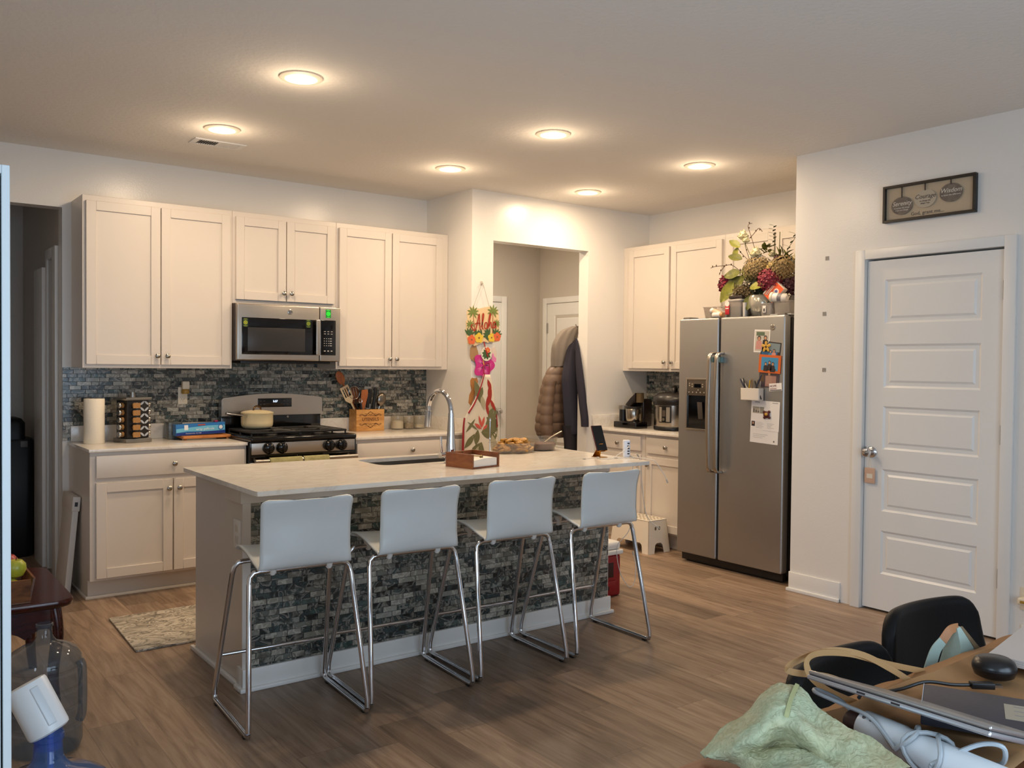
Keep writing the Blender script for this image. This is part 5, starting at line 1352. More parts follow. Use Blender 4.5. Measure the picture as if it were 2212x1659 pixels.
# hand-lettered word
m = MB()
LT = [[(0, .02), (.018, .0), (.035, .02), (.05, .075), (.060, .112), (.064, .06), (.068, .012), (.076, .004)], [(.022, .045), (.045, .05), (.072, .046)], [(0, .02), (-.008, .035), (.004, .045)],
      [(.080, .02), (.096, .075), (.100, .108), (.092, .108), (.088, .06), (.090, .012), (.100, .006)],
      [(.122, .050), (.112, .045), (.108, .025), (.114, .008), (.126, .008), (.133, .025), (.130, .045), (.120, .050)],
      [(.140, .006), (.146, .06), (.156, .108), (.162, .10), (.154, .06), (.148, .02), (.158, .045), (.168, .046), (.170, .02), (.176, .006)],
      [(.206, .045), (.196, .050), (.187, .035), (.187, .014), (.196, .008), (.204, .022), (.208, .046), (.208, .012), (.216, .008)]]
for s_ in LT:
    m.ribbon(smooth([(SGX - .108 + a * 1.04, yf - .0045, SGZ + .092 + b * 1.1 + a * .10) for a, b in s_], 5), NB, .0085, .0008)
m.build('aloha_lettering', RED, al)
# hanging tags and cut-out flowers under the sign
def cutout(name, label, cat, poly, y, mat, extra=None, z0=0):
    o = thing(name, label, cat, (sum(p[0] for p in poly) / len(poly), y, min(p[1] for p in poly)))
    m = MB(); m.prism(poly, (0, y, 0), X3, Z3, NB, 0, .003); m.build('cutout', mat, o)
    return o
blob = lambda cx, cz, rx, rz, w=0., n=18, k=5: [(cx + rx * (1 + w * math.cos(k * t)) * math.cos(t), cz + rz * (1 + w * math.cos(k * t)) * math.sin(t)) for t in [i * 2 * PI / n for i in range(n)]]
TAN = M('tan_card', '9d7a55', .7)
cutout('card_cutout', 'tan scalloped card cutout showing left of the pink flower', 'ornament', blob(3.80, 1.495, .038, .062, .08), 5.545, TAN)
pf = cutout('paper_flower', 'large magenta hibiscus cutout hanging below the Aloha sign', 'ornament', blob(3.888, 1.405, .088, .098, .16, 40, 5), 5.536, PNK)
m = MB()
for k_ in range(5):
    a = k_ * 2 * PI / 5
    for da in (-.3, 0, .3): m.ribbon([(3.888 + q * math.cos(a + da * q * 9), 5.5322, 1.405 + q * math.sin(a + da * q * 9)) for q in (.012, .03, .05, .07)], NB, [.003, .006, .005, .002], .0004)
m.build('petal_streaks', PNL, pf)
m = MB(); m.ribbon([(3.888, 5.531, 1.40), (3.879, 5.531, 1.43), (3.876, 5.531, 1.452)], NB, .006, .0006); m.build('stamen', YLW, pf)
tg = cutout('leaf_tag', 'round monstera leaf tag with a red flower over the magenta hibiscus', 'ornament', blob(3.905, 1.492, .050, .055), 5.5295, M('tag_white', 'd8d2c2', .6))
m = MB()
for a in (.3, .9, 1.57, 2.2, 2.9, 3.6, 4.2, 5.0, 5.7): m.prism(leafpoly(3.905, 1.49, .044, .011, a), (0, 5.5265 - a * .0001, 0), X3, Z3, NB, 0, .0004)
m.build('leaf_print', G2, tg); flower(tg, .0, .0, .022, COR, YLW, 5.5255, 'flower_print', 3.915, 1.52)
cc = cutout('paper_flower', 'pink and white card flower poking into the opening right of the hibiscus', 'ornament', [(3.962, 1.43), (4.005, 1.428), (4.008, 1.50), (3.99, 1.55), (3.962, 1.535)], 5.541, M('card_white', 'cfc0b6', .6))
m = MB(); m.prism([(3.964, 1.432), (4.003, 1.43), (4.004, 1.46), (3.985, 1.475), (3.975, 1.50), (3.964, 1.49)], (0, 5.538, 0), X3, Z3, NB, 0, .0005); m.build('pink_print', PNL, cc)
m = MB(); m.ribbon(smooth([(3.885, 5.5335, 1.585), (3.893, 5.527, 1.54), (3.905, 5.5245, 1.50), (3.918, 5.5235, 1.47)]), NB, .010, .001); tag(m.build('red_ribbon', M('apron_red', '8f1320', .6)), 'short dark red ribbon running from the sign down over the leaf tag', 'ribbon')
cutout('card_cutout', 'brown teddy shaped cutout half behind the apron', 'ornament', [(3.77, 1.29), (3.785, 1.31), (3.81, 1.305), (3.83, 1.31), (3.84, 1.28), (3.82, 1.23), (3.80, 1.15), (3.775, 1.10), (3.755, 1.12), (3.762, 1.18), (3.785, 1.22), (3.772, 1.25)], 5.546, M('teddy_brown', 'a8713c', .6))
# apron
ap = thing('apron', 'white apron printed with tropical leaves and red flowers hanging by the opening', 'apron', (3.86, 5.53, .45))
def apx(v):   # left and right edge at height parameter v (0 top .. 1 bottom)
    z = 1.335 - v * .80
    L = [(1.335, 3.868, 3.930), (1.25, 3.838, 3.955), (1.15, 3.79, 3.972), (1.05, 3.722, 3.985), (1.01, 3.700, 3.992), (.93, 3.688, 4.005), (.75, 3.688, 4.03), (.5, 3.69, 4.05)]
    for i in range(len(L) - 1):
        if L[i][0] >= z >= L[i + 1][0]:
            t = (L[i][0] - z) / (L[i][0] - L[i + 1][0]); return z, L[i][1] * (1 - t) + L[i + 1][1] * t, L[i][2] * (1 - t) + L[i + 1][2] * t
    return z, L[-1][1], L[-1][2]
def apy(x, z): return 5.522 - .010 * math.sin((x - 3.69) * 26) * min(1, (1.34 - z) * 3) - .012 * math.cos((x - 3.85) * 9)
m = MB()
def apf(u, v):
    z, a, b = apx(v); x = a + (b - a) * u
    return (x, apy(x, z), z)
m.grid(apf, 16, 30); m.build('cloth', M('apron_white', 'd6cdbc', .85), ap, solid=.0025, ang=80)
def printed(nm, mat, polys, off):
    m = MB()
    for i, pl in enumerate(polys):
        cx = sum(p[0] for p in pl) / len(pl); cz = sum(p[1] for p in pl) / len(pl)
        vs = [(cx, apy(cx, cz) - off - .0001 * i, cz)] + [(x, apy(x, z) - off - .0001 * i, z) for x, z in pl]
        m.faces([Vector(v) for v in vs], [(0, 1 + j, 1 + (j + 1) % len(pl)) for j in range(len(pl))])
    m.build(nm, mat, ap)
printed('leaf_print', M('print_olive', '6b6a48', .8), [leafpoly(3.86, 1.10, .21, .03, 1.95), leafpoly(3.965, .80, .24, .055, 1.72), leafpoly(3.99, .93, .12, .028, 2.4), leafpoly(4.0, .86, .15, .035, 2.9), leafpoly(3.99, .96, .15, .03, 3.6),
    leafpoly(3.78, .66, .18, .07, 1.1), leafpoly(3.70, .78, .14, .022, .9), leafpoly(3.71, .90, .13, .012, .9), leafpoly(3.72, .98, .12, .008, -.6), leafpoly(3.83, .62, .22, .05, .7), leafpoly(3.93, .97, .13, .04, 1.2), leafpoly(3.99, .90, .13, .04, 2.0), leafpoly(3.92, .90, .10, .035, .5), leafpoly(3.80, .80, .12, .03, 1.4), leafpoly(3.86, 1.24, .10, .022, -1.9)], .0020)
printed('pale_leaf_print', M('print_sage', 'a9a184', .8), [leafpoly(3.955, 1.02, .13, .032, 1.9), leafpoly(3.85, 1.18, .12, .022, -1.3), leafpoly(3.80, .68, .14, .045, 1.1), leafpoly(3.99, .70, .18, .03, 1.8)], .0026)
printed('flower_print', M('print_red', '9a2b22', .7), [leafpoly(3.905, 1.30, .10, .016, -1.2), leafpoly(3.92, 1.25, .12, .016, -1.5), leafpoly(3.945, 1.22, .16, .020, -1.9), leafpoly(3.93, 1.15, .11, .014, -1.1), leafpoly(3.90, 1.12, .10, .012, -1.4)], .0032)
printed('pink_flower_print', M('print_coral', 'c4574a', .7), [leafpoly(3.86, .93, .10, .012, 1.9), leafpoly(3.86, .93, .09, .012, 1.3), leafpoly(3.86, .92, .09, .014, 2.6), leafpoly(3.87, .91, .06, .012, .8)], .0034)
m = MB(); m.tube(smooth([(3.875, apy(3.875, 1.33) - .004, 1.345), (3.845, apy(3.845, 1.25) - .004, 1.25), (3.79, apy(3.79, 1.13) - .004, 1.13), (3.73, apy(3.73, 1.05) - .004, 1.045)]), [.004 + .0002 * i for i in range(19)], 6)
m.tube(smooth([(3.700, 5.515, 1.01), (3.690, 5.512, .95), (3.684, 5.508, .85), (3.682, 5.507, .72), (3.682, 5.507, .55)]), [.006 + .0002 * i for i in range(25)], 7)
m.tube(smooth([(3.985, 5.50, 1.03), (3.99, 5.498, .97), (3.988, 5.496, .93)]), .004, 6)
m.tube(smooth([(3.876, 5.520, 1.34), (3.878, 5.525, 1.40), (3.93, 5.527, 1.42), (3.926, 5.52, 1.34)]), .003, 6); m.build('red_ties', M('apron_red', '8f1320', .6), ap)

# ================================================================== coats in the hall
def garment(m, secs, n=28, fold=0., kf=7, ph=0.):
    rings = []
    for i, (cx, cy, z, a, b) in enumerate(secs):
        rings.append([Vector((cx + a * (1 + fold * math.sin(kf * 2 * PI * j / n + ph + z * 4)) * math.cos(2 * PI * j / n), cy + b * (1 + fold * math.sin(kf * 2 * PI * j / n + ph + z * 4)) * math.sin(2 * PI * j / n), z)) for j in range(n)])
    m.loft(rings)
def back(keys, f):   # same outline seen from the kitchen, hung further back
    return [(k[0] * f, k[1] * f, 1.4113 + (k[2] - 1.4113) * f, k[3] * f, k[4]) for k in keys]
def interp(keys, n):
    P = smooth([Vector((k[0], k[1], k[2])) for k in keys], n); Q2 = smooth([Vector((k[3], k[4], 0)) for k in keys], n)
    return [(p.x, p.y, p.z, max(q.x, .01), max(q.y, .01)) for p, q in zip(P, Q2)]
chk = thing('coat_hook', 'coat hook on the hall side of the opening holding the coats', 'hook', (4.985, 5.70, 1.70))
m = MB(); m.box(4.96, 5.02, 5.6685, 5.677, 1.68, 1.78, .003); m.tube([(4.99, 5.675, 1.75), (4.985, 5.72, 1.74), (4.98, 5.735, 1.76)], .006, 8); m.build('hook_body', DCHROME, chk)
pj = thing('puffer_jacket', 'brown quilted puffer jacket with a grey hood hanging in the hall', 'coat', (4.80, 5.78, .75))
PUF = M('puffer_brown', '685344', .5, bump=.3, bscale=25)
keys = [(4.85, 5.79, 1.41, .075, .06), (4.835, 5.79, 1.35, .115, .075), (4.81, 5.79, 1.24, .140, .085), (4.80, 5.79, 1.1, .160, .09), (4.79, 5.79, .95, .180, .095), (4.785, 5.79, .85, .175, .09), (4.79, 5.79, .80, .14, .08)]
secs = interp(back(keys, 1.020), 16); secs = [(a, b, z, q * (.96 + .055 * abs(math.sin((1.41 - z) * PI / .082)) ** .45), w_ * (.92 + .14 * abs(math.sin((1.41 - z) * PI / .082)) ** .45)) for a, b, z, q, w_ in secs]
m = MB(); garment(m, secs, 40, .012, 3); m.build('quilted_body', PUF, pj, ang=70)
m = MB()
ks = interp([(4.70, 5.725, 1.28, .05, .05), (4.665, 5.715, 1.10, .052, .05), (4.65, 5.71, .95, .054, .05), (4.66, 5.71, .82, .05, .05), (4.68, 5.71, .77, .04, .04)], 16); ks = back(ks, 1.022)
garment(m, [(a, b, z, q * (.92 + .14 * abs(math.sin(z * PI / .082)) ** .45), w_ * (.92 + .14 * abs(math.sin(z * PI / .082)) ** .45)) for a, b, z, q, w_ in ks], 22, .015, 3); m.build('sleeve', PUF, pj, ang=70)
m = MB(); ks = interp([(4.985, 5.74, 1.745, .03, .03), (4.93, 5.755, 1.70, .085, .06), (4.885, 5.77, 1.60, .110, .07), (4.865, 5.78, 1.50, .100, .07), (4.855, 5.79, 1.40, .085, .06)], 7); ks = back(ks, 1.018); garment(m, ks, 36, .08, 9, .4); m.build('hood', M('hood_grey', '81776d', .8), pj, ang=80)
tr_ = thing('trousers', 'dark trousers showing below the hanging coats', 'trousers', (4.86, 5.76, .60))
m = MB(); garment(m, interp([(4.76, 5.86, .80, .06, .06), (4.80, 5.87, .70, .055, .05), (4.80, 5.87, .60, .05, .05)], 4), 16, .05, 3); m.build('trouser_leg', M('trouser_brown', '3b2a22', .8), tr_)
m = MB(); garment(m, interp([(4.93, 5.74, .90, .08, .06), (4.94, 5.74, .76, .065, .05), (4.945, 5.74, .60, .06, .05)], 4), 16, .05, 3); m.build('trouser_leg', M('trouser_black', '17141a', .8), tr_)
nc = thing('navy_coat', 'dark navy coat hanging in front of the brown puffer jacket', 'coat', (4.90, 5.66, .82))
NAV = M('navy_cloth', '1f1d2c', .8, bump=.2, bscale=200)
m = MB(); garment(m, interp(back([(4.965, 5.715, 1.62, .03, .022), (4.945, 5.70, 1.55, .075, .04), (4.925, 5.68, 1.43, .105, .05), (4.905, 5.66, 1.30, .125, .055), (4.895, 5.645, 1.15, .120, .055), (4.895, 5.635, 1.0, .118, .055), (4.90, 5.63, .88, .113, .05), (4.905, 5.63, .835, .108, .045)], 1.0165), 7), 36, .06, 7); m.build('coat_body', NAV, nc, ang=80)
m = MB(); garment(m, interp([(4.9485, 5.690, 1.64, .003, .008), (4.945, 5.668, 1.57, .007, .022), (4.933, 5.635, 1.42, .018, .036), (4.927, 5.60, 1.25, .026, .04), (4.923, 5.57, 1.10, .029, .04), (4.922, 5.545, .98, .030, .038), (4.922, 5.538, .90, .030, .036)], 6), 18, .05, 3); m.build('sleeve', NAV, nc, ang=80)

# ================================================================== on top of the fridge
FT = 1.7525
va = thing('flower_arrangement', 'large artificial flower arrangement in a pale glossy pot on the fridge', 'flowers', (5.06, 3.87, FT))
vx, vy = 5.03, 3.835
m = MB(); m.lathe([(.045, 0), (.075, .012), (.098, .06), (.104, .10), (.098, .135), (.09, .15), (.083, .148), (.09, .12), (.0, .11)], (vx, vy, FT), n=36); m.build('pot', M('pot_silver', 'b5b0a2', .18, .45), va)
random.seed(5)
HYD = M('hydrangea_tan', 'a08a5c', .7, var=.45, vscale=70, col2='5e4a2a'); HYG = M('hydrangea_green', '9a9253', .7, var=.4, vscale=70, col2='55552a'); HYB = M('hydrangea_brown', '6d5834', .7, var=.4, vscale=70, col2='34290f')
def bloom(label, c, R_, mat, n, pet=.016, sq=.9):
    m = MB(); c = Vector(c)
    for k in range(n):
        zz = 1 - 2 * (k + .5) / n; a = k * 2.39996; q = math.sqrt(1 - zz * zz)
        d = Vector((q * math.cos(a), q * math.sin(a), zz * sq))
        p = c + d * R_ * random.uniform(.88, 1.06)
        T1 = d.orthogonal().normalized(); T2 = d.cross(T1); an = random.random() * 3; A = T1 * math.cos(an) + T2 * math.sin(an); B = d.cross(A)
        for e_ in (A, -A, B, -B):
            e2 = d.cross(e_); tip = e_ * pet + d * pet * random.uniform(-.1, .35)
            m.faces([p, p + tip * .55 + e2 * pet * .5, p + tip + d * pet * .25, p + tip * .55 - e2 * pet * .5], [(0, 1, 2, 3)])
    m.ell(c, R_ * .72, R_ * .72, R_ * .72 * sq, 12, 8)
    return m.build('bloom', mat, va, ang=0, recalc=False)
bloom('', (5.02, 3.875, 2.085), .098, HYD, 260, .0125)
bloom('', (5.03, 3.94, 2.06), .075, HYG, 150, .0125)
bloom('', (5.02, 3.665, 2.075), .095, HYD, 240, .0125)
bloom('', (5.00, 3.99, 1.935), .070, HYB, 140, .012)
bloom('', (5.02, 3.95, 1.905), .060, HYB, 110, .012)
BURG = M('burgundy_petal', '5e0c22', .6, var=.4, vscale=60, col2='8a1530')
bloom('', (4.99, 3.745, 2.00), .085, BURG, 110, .020)
bloom('', (5.00, 4.135, 1.99), .050, BURG, 70, .018, 1.3)
bloom('', (5.06, 3.64, 1.965), .075, M('purple_petal', '3d1020', .6), 80, .018)
bloom('', (5.06, 3.74, 2.145), .030, M('purple_petal', '3d1020', .6), 30, .014)
bloom('', (5.06, 3.85, 1.97), .10, M('deep_foliage', '1f2413', .8), 90, .022)
bloom('', (5.07, 3.79, 2.04), .07, M('deep_foliage', '1f2413', .8), 60, .022)
def leaf(P, d, L, w, mat, droop=.3, fold=.15, name='leaf', face=None):
    m = MB(); P = Vector(P); d = Vector(d).normalized(); sd = d.cross(Z3); sd = sd.normalized() if sd.length > .1 else X3.copy()
    if face: sd = d.cross(Vector(face)).normalized()
    up = sd.cross(d)
    def lf(u, v):
        t = v; ww = w * math.sin(PI * min(1, t * .96 + .03)) ** .8 * (1 - .25 * t)
        x = (u * 2 - 1)
        return P + d * (L * t) + sd * (ww * x) + up * (fold * w * abs(x) - droop * L * t * t + .03 * w * math.sin(t * 30) * abs(x))
    m.grid(lf, 6, 12); return m.build(name, mat, va, ang=60)
LG = M('leaf_green', '6a6a24', .5, var=.35, vscale=30, col2='44491b'); LY = M('leaf_yellow_green', '8d8a33', .5, var=.3, vscale=30, col2='6c7026'); LD = M('leaf_deep', '39431d', .5)
FV = (-.75, -.45, .4)
leaf((4.97, 3.95, 2.03), (-.15, .75, -.45), .22, .062, LG, .1, face=FV)
leaf((4.95, 4.03, 2.0), (-.1, .55, -.75), .17, .05, LY, .05, face=FV)
leaf((4.96, 3.98, 2.06), (-.2, .9, .0), .14, .045, LG, .25, face=FV)
leaf((4.95, 3.88, 1.96), (-.35, -.8, .05), .13, .04, LY, .25, face=FV)
leaf((4.97, 3.90, 1.90), (-.4, -.1, -.8), .11, .04, LG, .1, face=FV)
leaf((5.00, 4.00, 2.16), (-.2, .75, .35), .12, .035, LG, .3, face=FV)
leaf((5.04, 3.72, 2.12), (-.1, -.8, .35), .13, .035, LD, .4)
leaf((5.0, 3.80, 1.94), (-.3, -.3, -.6), .12, .05, LD, .1)
leaf((5.02, 4.035, 2.25), (-.2, .55, .45), .10, .032, LY, .2, face=FV); leaf((5.02, 4.055, 2.25), (-.1, .35, -.75), .09, .022, LY, .1, face=FV)
TWIG = M('twig', '4a3320', .8); STEM = M('stem', '5e5a2c', .7)
def twig(pts, r=.0022, mat=TWIG, bud=True, nb=5):
    m = MB(); q = smooth(pts, 5); m.tube(q, r, 5)
    if bud:
        for k in range(2, len(q), max(2, len(q) // nb)):
            m.ell(q[k] + Vector((random.uniform(-.006, .006), random.uniform(-.008, .008), random.uniform(-.006, .008))), .0045, .0045, .007, 6, 5)
    m.build('twig', mat, va)
twig([(5.02, 4.0, 2.06), (5.02, 4.10, 2.13), (5.03, 4.17, 2.135), (5.03, 4.26, 2.135), (5.03, 4.305, 2.128)])
twig([(5.03, 4.17, 2.135), (5.02, 4.20, 2.10), (5.02, 4.215, 2.07)], nb=3)
twig([(5.03, 3.93, 2.10), (5.05, 3.99, 2.20), (5.06, 4.02, 2.28), (5.06, 3.96, 2.33), (5.05, 3.90, 2.37), (5.05, 3.87, 2.345)])
twig([(5.03, 3.90, 2.10), (5.06, 3.93, 2.20), (5.06, 3.97, 2.32), (5.06, 4.0, 2.40), (5.06, 3.965, 2.415)], .002)
twig([(5.05, 3.94, 2.12), (5.06, 4.05, 2.21), (5.06, 4.09, 2.26)], .002)
twig([(5.06, 3.78, 2.10), (5.06, 3.775, 2.20), (5.06, 3.78, 2.33)], .002, STEM, False)
m = MB(); m.tube([(5.07, 3.745, 2.12), (5.07, 3.74, 2.33)], .0028, 6); m.build('stem', STEM, va)
for k in range(12):
    leaf((5.05, 3.778 + .004 * math.sin(k), 2.235 + k * .0125), (-.3, (1 if k % 2 else -1) * .8, .45), .034, .011, LD, .2)
twig([(5.06, 3.69, 2.12), (5.06, 3.67, 2.20), (5.06, 3.61, 2.28), (5.05, 3.585, 2.35)], .002, STEM, False)
for k in range(9): leaf((5.05, 3.69 - k * .012, 2.16 + k * .02), (-.3, (1 if k % 2 else -1) * .8, .5), .045, .009, LD, .2)
for k in range(10): leaf((5.05, 3.83 + .022 * math.sin(k * 2.1), 2.21 + .018 * math.cos(k * 1.3)), (random.uniform(-.6, .1), random.uniform(-1, 1), random.uniform(.1, .9)), .055, .016, LG, .3)
for k in range(12): leaf((5.04, 3.69 + .03 * math.sin(k * 2.1), 2.15 + .02 * math.cos(k * 1.3)), (random.uniform(-.6, .1), random.uniform(-1, 1), random.uniform(.1, 1)), .07, .010, LG, .3)
WPET = M('white_petal', 'e4dcb8', .6)
def rose(c, r_, mat=WPET):
    m = MB(); c = Vector(c)
    for lay, (n_, q_, lift) in enumerate(((5, 1.0, -.25), (5, .8, .1), (4, .55, .35), (3, .3, .5))):
        for k in range(n_):
            a = k * 2 * PI / n_ + lay * .7; d = Vector((math.cos(a), math.sin(a), 0)); t_ = Vector((-d.y, d.x, 0))
            def pf_(u, v, d=d, t_=t_, q_=q_, lift=lift):
                x = u * 2 - 1
                return c + d * (r_ * q_ * math.sin(PI * .5 * v) * (1 - .2 * x * x)) + t_ * (r_ * .75 * x * math.sin(PI * (.15 + .8 * v)) * max(q_, .5)) + Z3 * (r_ * (lift - .35 + 1.0 * v * (1 - .5 * v * q_) - .25 * x * x))
            m.grid(pf_, 6, 6)
    m.ell(c + Z3 * r_ * .05, r_ * .55, r_ * .55, r_ * .6, 10, 8)
    return m.build('white_flower', mat, va, ang=70)
rose((5.02, 4.01, 2.335), .042); rose((5.02, 3.985, 2.30), .030); rose((5.0, 3.885, 2.20), .046); rose((4.99, 3.745, 2.09), .042, M('cream_petal', 'e0cd8d', .6)); rose((5.06, 3.62, 2.13), .04); rose((5.07, 3.80, 2.19), .03)
twig([(5.02, 4.0, 2.29), (5.03, 3.96, 2.2), (5.04, 3.93, 2.12)], .0025, STEM, False)
# containers
PCL = glassy('clear_container', 'e2ddd7', .78, .1)
def tub(label, x0, x1, y0, y1, h, mat=None, lid=None, r_=.012, par=None):
    o = thing('plastic_container', label, 'container', ((x0 + x1) / 2, (y0 + y1) / 2, FT))
    m = MB(); f0 = .88
    cx, cy = (x0 + x1) / 2, (y0 + y1) / 2
    def ring_(s_, z): return [Vector((cx + (x - cx) * s_, cy + (y - cy) * s_, FT + z)) for x, y in rr(x0, x1, y0, y1, r_, 4)]
    m.loft([ring_(f0, 0), ring_(1, h), ring_(1.03, h), ring_(1.03, h - .006), ring_(.975, h - .006), ring_(f0 - .02, .004)])
    m.build('tub', mat or PCL, o)
    if lid:
        m = MB(); m.loft([ring_(1.05, h + .0005), ring_(1.05, h + .010), ring_(.9, h + .013)]); m.build('lid', lid, o)
    return o
tub('wide clear open tub leftmost on the fridge, full of bottles', 4.915, 5.09, 4.055, 4.275, .085)
def bott(label, p0, p1, r_, mat, cap):
    p0, p1 = Vector(p0), Vector(p1); d = (p1 - p0).normalized(); L = (p1 - p0).length
    o = thing('pill_bottle', label, 'bottle', p0, group='bottles on the fridge')
    m = MB(); m.lathe([(r_ * .9, 0), (r_, .004), (r_, L * .72), (r_ * .8, L * .76)], p0, d, 20); m.build('bottle', mat, o)
    m = MB(); m.lathe([(r_ * .85, L * .765), (r_ * .88, L * .78), (r_ * .88, L * .98), (r_ * .8, L)], p0, d, 20); m.build('cap', cap, o)
WB = M('bottle_white', 'ddd6cf', .4); TB = M('bottle_tan', 'c7a98c', .4); OR = M('bottle_orange', 'c88e5a', .35)
bott('grey-capped white bottle upright at the left end inside the wide tub', (4.99, 4.235, FT + .006), (4.99, 4.235, FT + .085), .022, M('bottle_grey', '77706a', .5), WB)
bott('white bottle leaning in the wide clear tub on the fridge', (4.98, 4.12, FT + .03), (4.98, 4.195, FT + .062), .026, WB, WB)
bott('tan bottle lying sideways in front of the wide tub on the fridge', (4.885, 4.085, FT + .024), (4.878, 4.165, FT + .055), .022, TB, WB)
bott('tan bottle with yellowish cap lying at the fridge edge below the red tag', (4.862, 4.13, FT + .020), (4.858, 4.04, FT + .020), .019, WB, OR)
t1 = tub('clear lidded tub with a red tag at the middle of the fridge top', 4.905, 5.02, 3.930, 4.042, .115, None, M('tub_lid', 'b9b3ab', .35))
m = MB(); m.box(4.896, 4.899, 4.020, 4.056, FT + .022, FT + .10, .001); tgd = m.build('red_tag', M('tag_red', 'b5242f', .45), t1)
m = MB(); m.cyl((4.8952, 4.038, FT + .095), (4.8985, 4.038, FT + .095), .018, n=16); m.box(4.8945, 4.896, 4.026, 4.051, FT + .06, FT + .068); m.build('tag_lettering', WB, tgd)
tub('pale narrow tub between the red-tagged tub and the silver pot', 4.915, 4.955, 3.902, 3.926, .10, M('frosted', 'c9c4bd', .4)).location
m = MB(); m.obox((4.965, 3.99, FT + .1295), Vector((1, .2, 0)).normalized(), Vector((-.2, 1, 0)).normalized(), Z3, (-.06, .06), (-.05, .05), (0, .022), .004); tag(m.build('small_dark_case', M('case_dark', '2a1f1c', .4)), 'small dark case lying on the lid of the red-tagged tub', 'case')
t2 = tub('small clear tub with a white printed label right of the silver pot', 4.895, 4.975, 3.672, 3.762, .085)
m = MB(); m.box(4.8925, 4.8945, 3.712, 3.738, FT + .022, FT + .068, .0005); lb_ = m.build('label', WB, t2); m = MB(); m.box(4.8915, 4.8925, 3.720, 3.730, FT + .03, FT + .05); m.build('label_print', PRK, lb_)
t3 = tub('clear tub at the right end of the fridge top holding a white spray bottle', 4.900, 5.03, 3.525, 3.660, .095)
m = MB(); m.obox((4.92, 3.60, FT - .0), X3, Y3, Z3, (-.045, .06), (-.10, .065), (.0, .008), .003); tag(m.build('plastic_tray', M('tray_grey', 'aeb0b0', .4)), 'flat grey plastic lid under the right end tub on the fridge', 'lid')
ob = thing('orange_box', 'orange and white medicine box tilted on top of the tubs on the fridge', 'carton', (4.98, 3.79, FT + .09))
oa = Vector((0, -.80, .60)).normalized(); oB = Vector((.25, .58, .77)).normalized(); oB = (oB - oa * oB.dot(oa)).normalized(); oN = oa.cross(oB)
if oN.x > 0: oN = -oN
OO = Vector((4.96, 3.83, FT + .085))
OO = Vector((4.97, 3.79, FT + .092))
oa = Vector((0, -.74, -.67)); oB = Vector((.1, -.67, .735)).normalized(); oB = (oB - oa * oB.dot(oa)).normalized(); oN = oa.cross(oB); oN = oN if oN.x < 0 else -oN
OO = Vector((4.94, 3.775, FT + .155))
m = MB(); m.obox(OO, oa, oB, oN, (0, .105), (0, .125), (-.045, 0), .001); m.build('box', M('carton_white', 'ddd0c4', .5), ob)
m = MB(); m.obox(OO, oa, oB, oN, (.012, .105), (0, .122), (.0002, .0012)); fc = m.build('orange_face', M('carton_orange', 'd5521f', .45), ob)
m = MB(); m.prism([(.072 + .020 * math.cos(t), .075 + .020 * math.sin(t)) for t in [i * PI / 9 for i in range(18)]], OO, oa, oB, oN, .0012, .0018); m.build('white_disc', WB, fc)
m = MB(); m.prism(blob(.072, .075, .012, .012, .2, 20, 6), OO, oa, oB, oN, .0018, .0024); m.build('blue_flower', M('print_indigo', '4a4f8c', .5), fc)
m = MB(); m.obox(OO, oa, oB, oN, (.02, .026), (.01, .11), (.0012, .0018)); m.obox(OO, oa, oB, oN, (.032, .036), (.015, .09), (.0012, .0018)); m.build('box_print', WB, fc)
sb = thing('spray_bottle', 'white bottle lying across the right end tub on the fridge', 'bottle', (4.98, 3.70, FT + .10))
m = MB(); p0 = Vector((4.915, 3.668, FT + .122)); d_ = Vector((.1, -.95, -.12)).normalized(); m.lathe([(.026, 0), (.031, .005), (.031, .085), (.02, .10)], p0, d_, 22); m.build('bottle', WB, sb)
m = MB(); m.lathe([(.034, -.016), (.035, -.010), (.035, .0), (.03, .003)], p0, d_, 22); m.build('cap', M('cap_cream', 'd9d1bd', .4), sb)
m = MB(); m.lathe([(.0315, .04), (.0315, .07)], p0, d_, 22, cap0=False, cap1=False); m.build('bottle_label', M('label_grey', '6d6a70', .5), sb)
m = MB()
def bagf(u, v):
    x = 5.12 + .05 * math.sin(u * 5) * math.sin(v * PI); y = 3.72 - .18 * u; z = FT + .0 + .145 * math.sin(min(1., v * 1.0) * PI * .5) + .02 * math.sin(u * 9) * v
    return (x + .05 * v, y, z)
m.grid(bagf, 14, 8); tag(m.build('plastic_bag', M('bag_white', 'c9c2bc', .5), solid=.002, ang=60), 'crumpled white plastic bag behind the right end tub on the fridge', 'bag')

# ================================================================== on the pantry wall
for z, y, lb in ((2.077, 3.178, 'highest small grey adhesive square left on the pantry wall'), (1.740, 3.191, 'middle small grey adhesive square left on the pantry wall'), (1.398, 3.187, 'lowest small grey adhesive square left on the pantry wall')):
    m = MB(); m.box(4.7755, 4.7768, y - .012, y + .012, z - .012, z + .012); tag(m.build('adhesive_square', M('adhesive', '9b958d', .6, var=.3, vscale=150)), lb, 'adhesive', 'adhesive marks on the pantry wall')
sg = thing('framed_sign', 'long black framed plaque with three ovals above the pantry door', 'picture', (4.765, 2.545, 2.24))
sy0, sy1, sz0, sz1 = 2.806, 2.285, 2.240, 2.447
m = MB()
for a, b, c, d in ((sy1, sy0, sz0, sz0 + .014), (sy1, sy0, sz1 - .014, sz1), (sy0 - .014, sy0, sz0 + .014, sz1 - .014), (sy1, sy1 + .014, sz0 + .014, sz1 - .014)): m.box(4.747, 4.7768, a, b, c, d, .001, 1)
m.build('frame', M('frame_black', '17100e', .4), sg)
m = MB(); m.box(4.768, 4.7767, sy1 + .013, sy0 - .013, sz0 + .013, sz1 - .013); m.build('backing', M('linen_tan', 'bda98c', .8), sg)
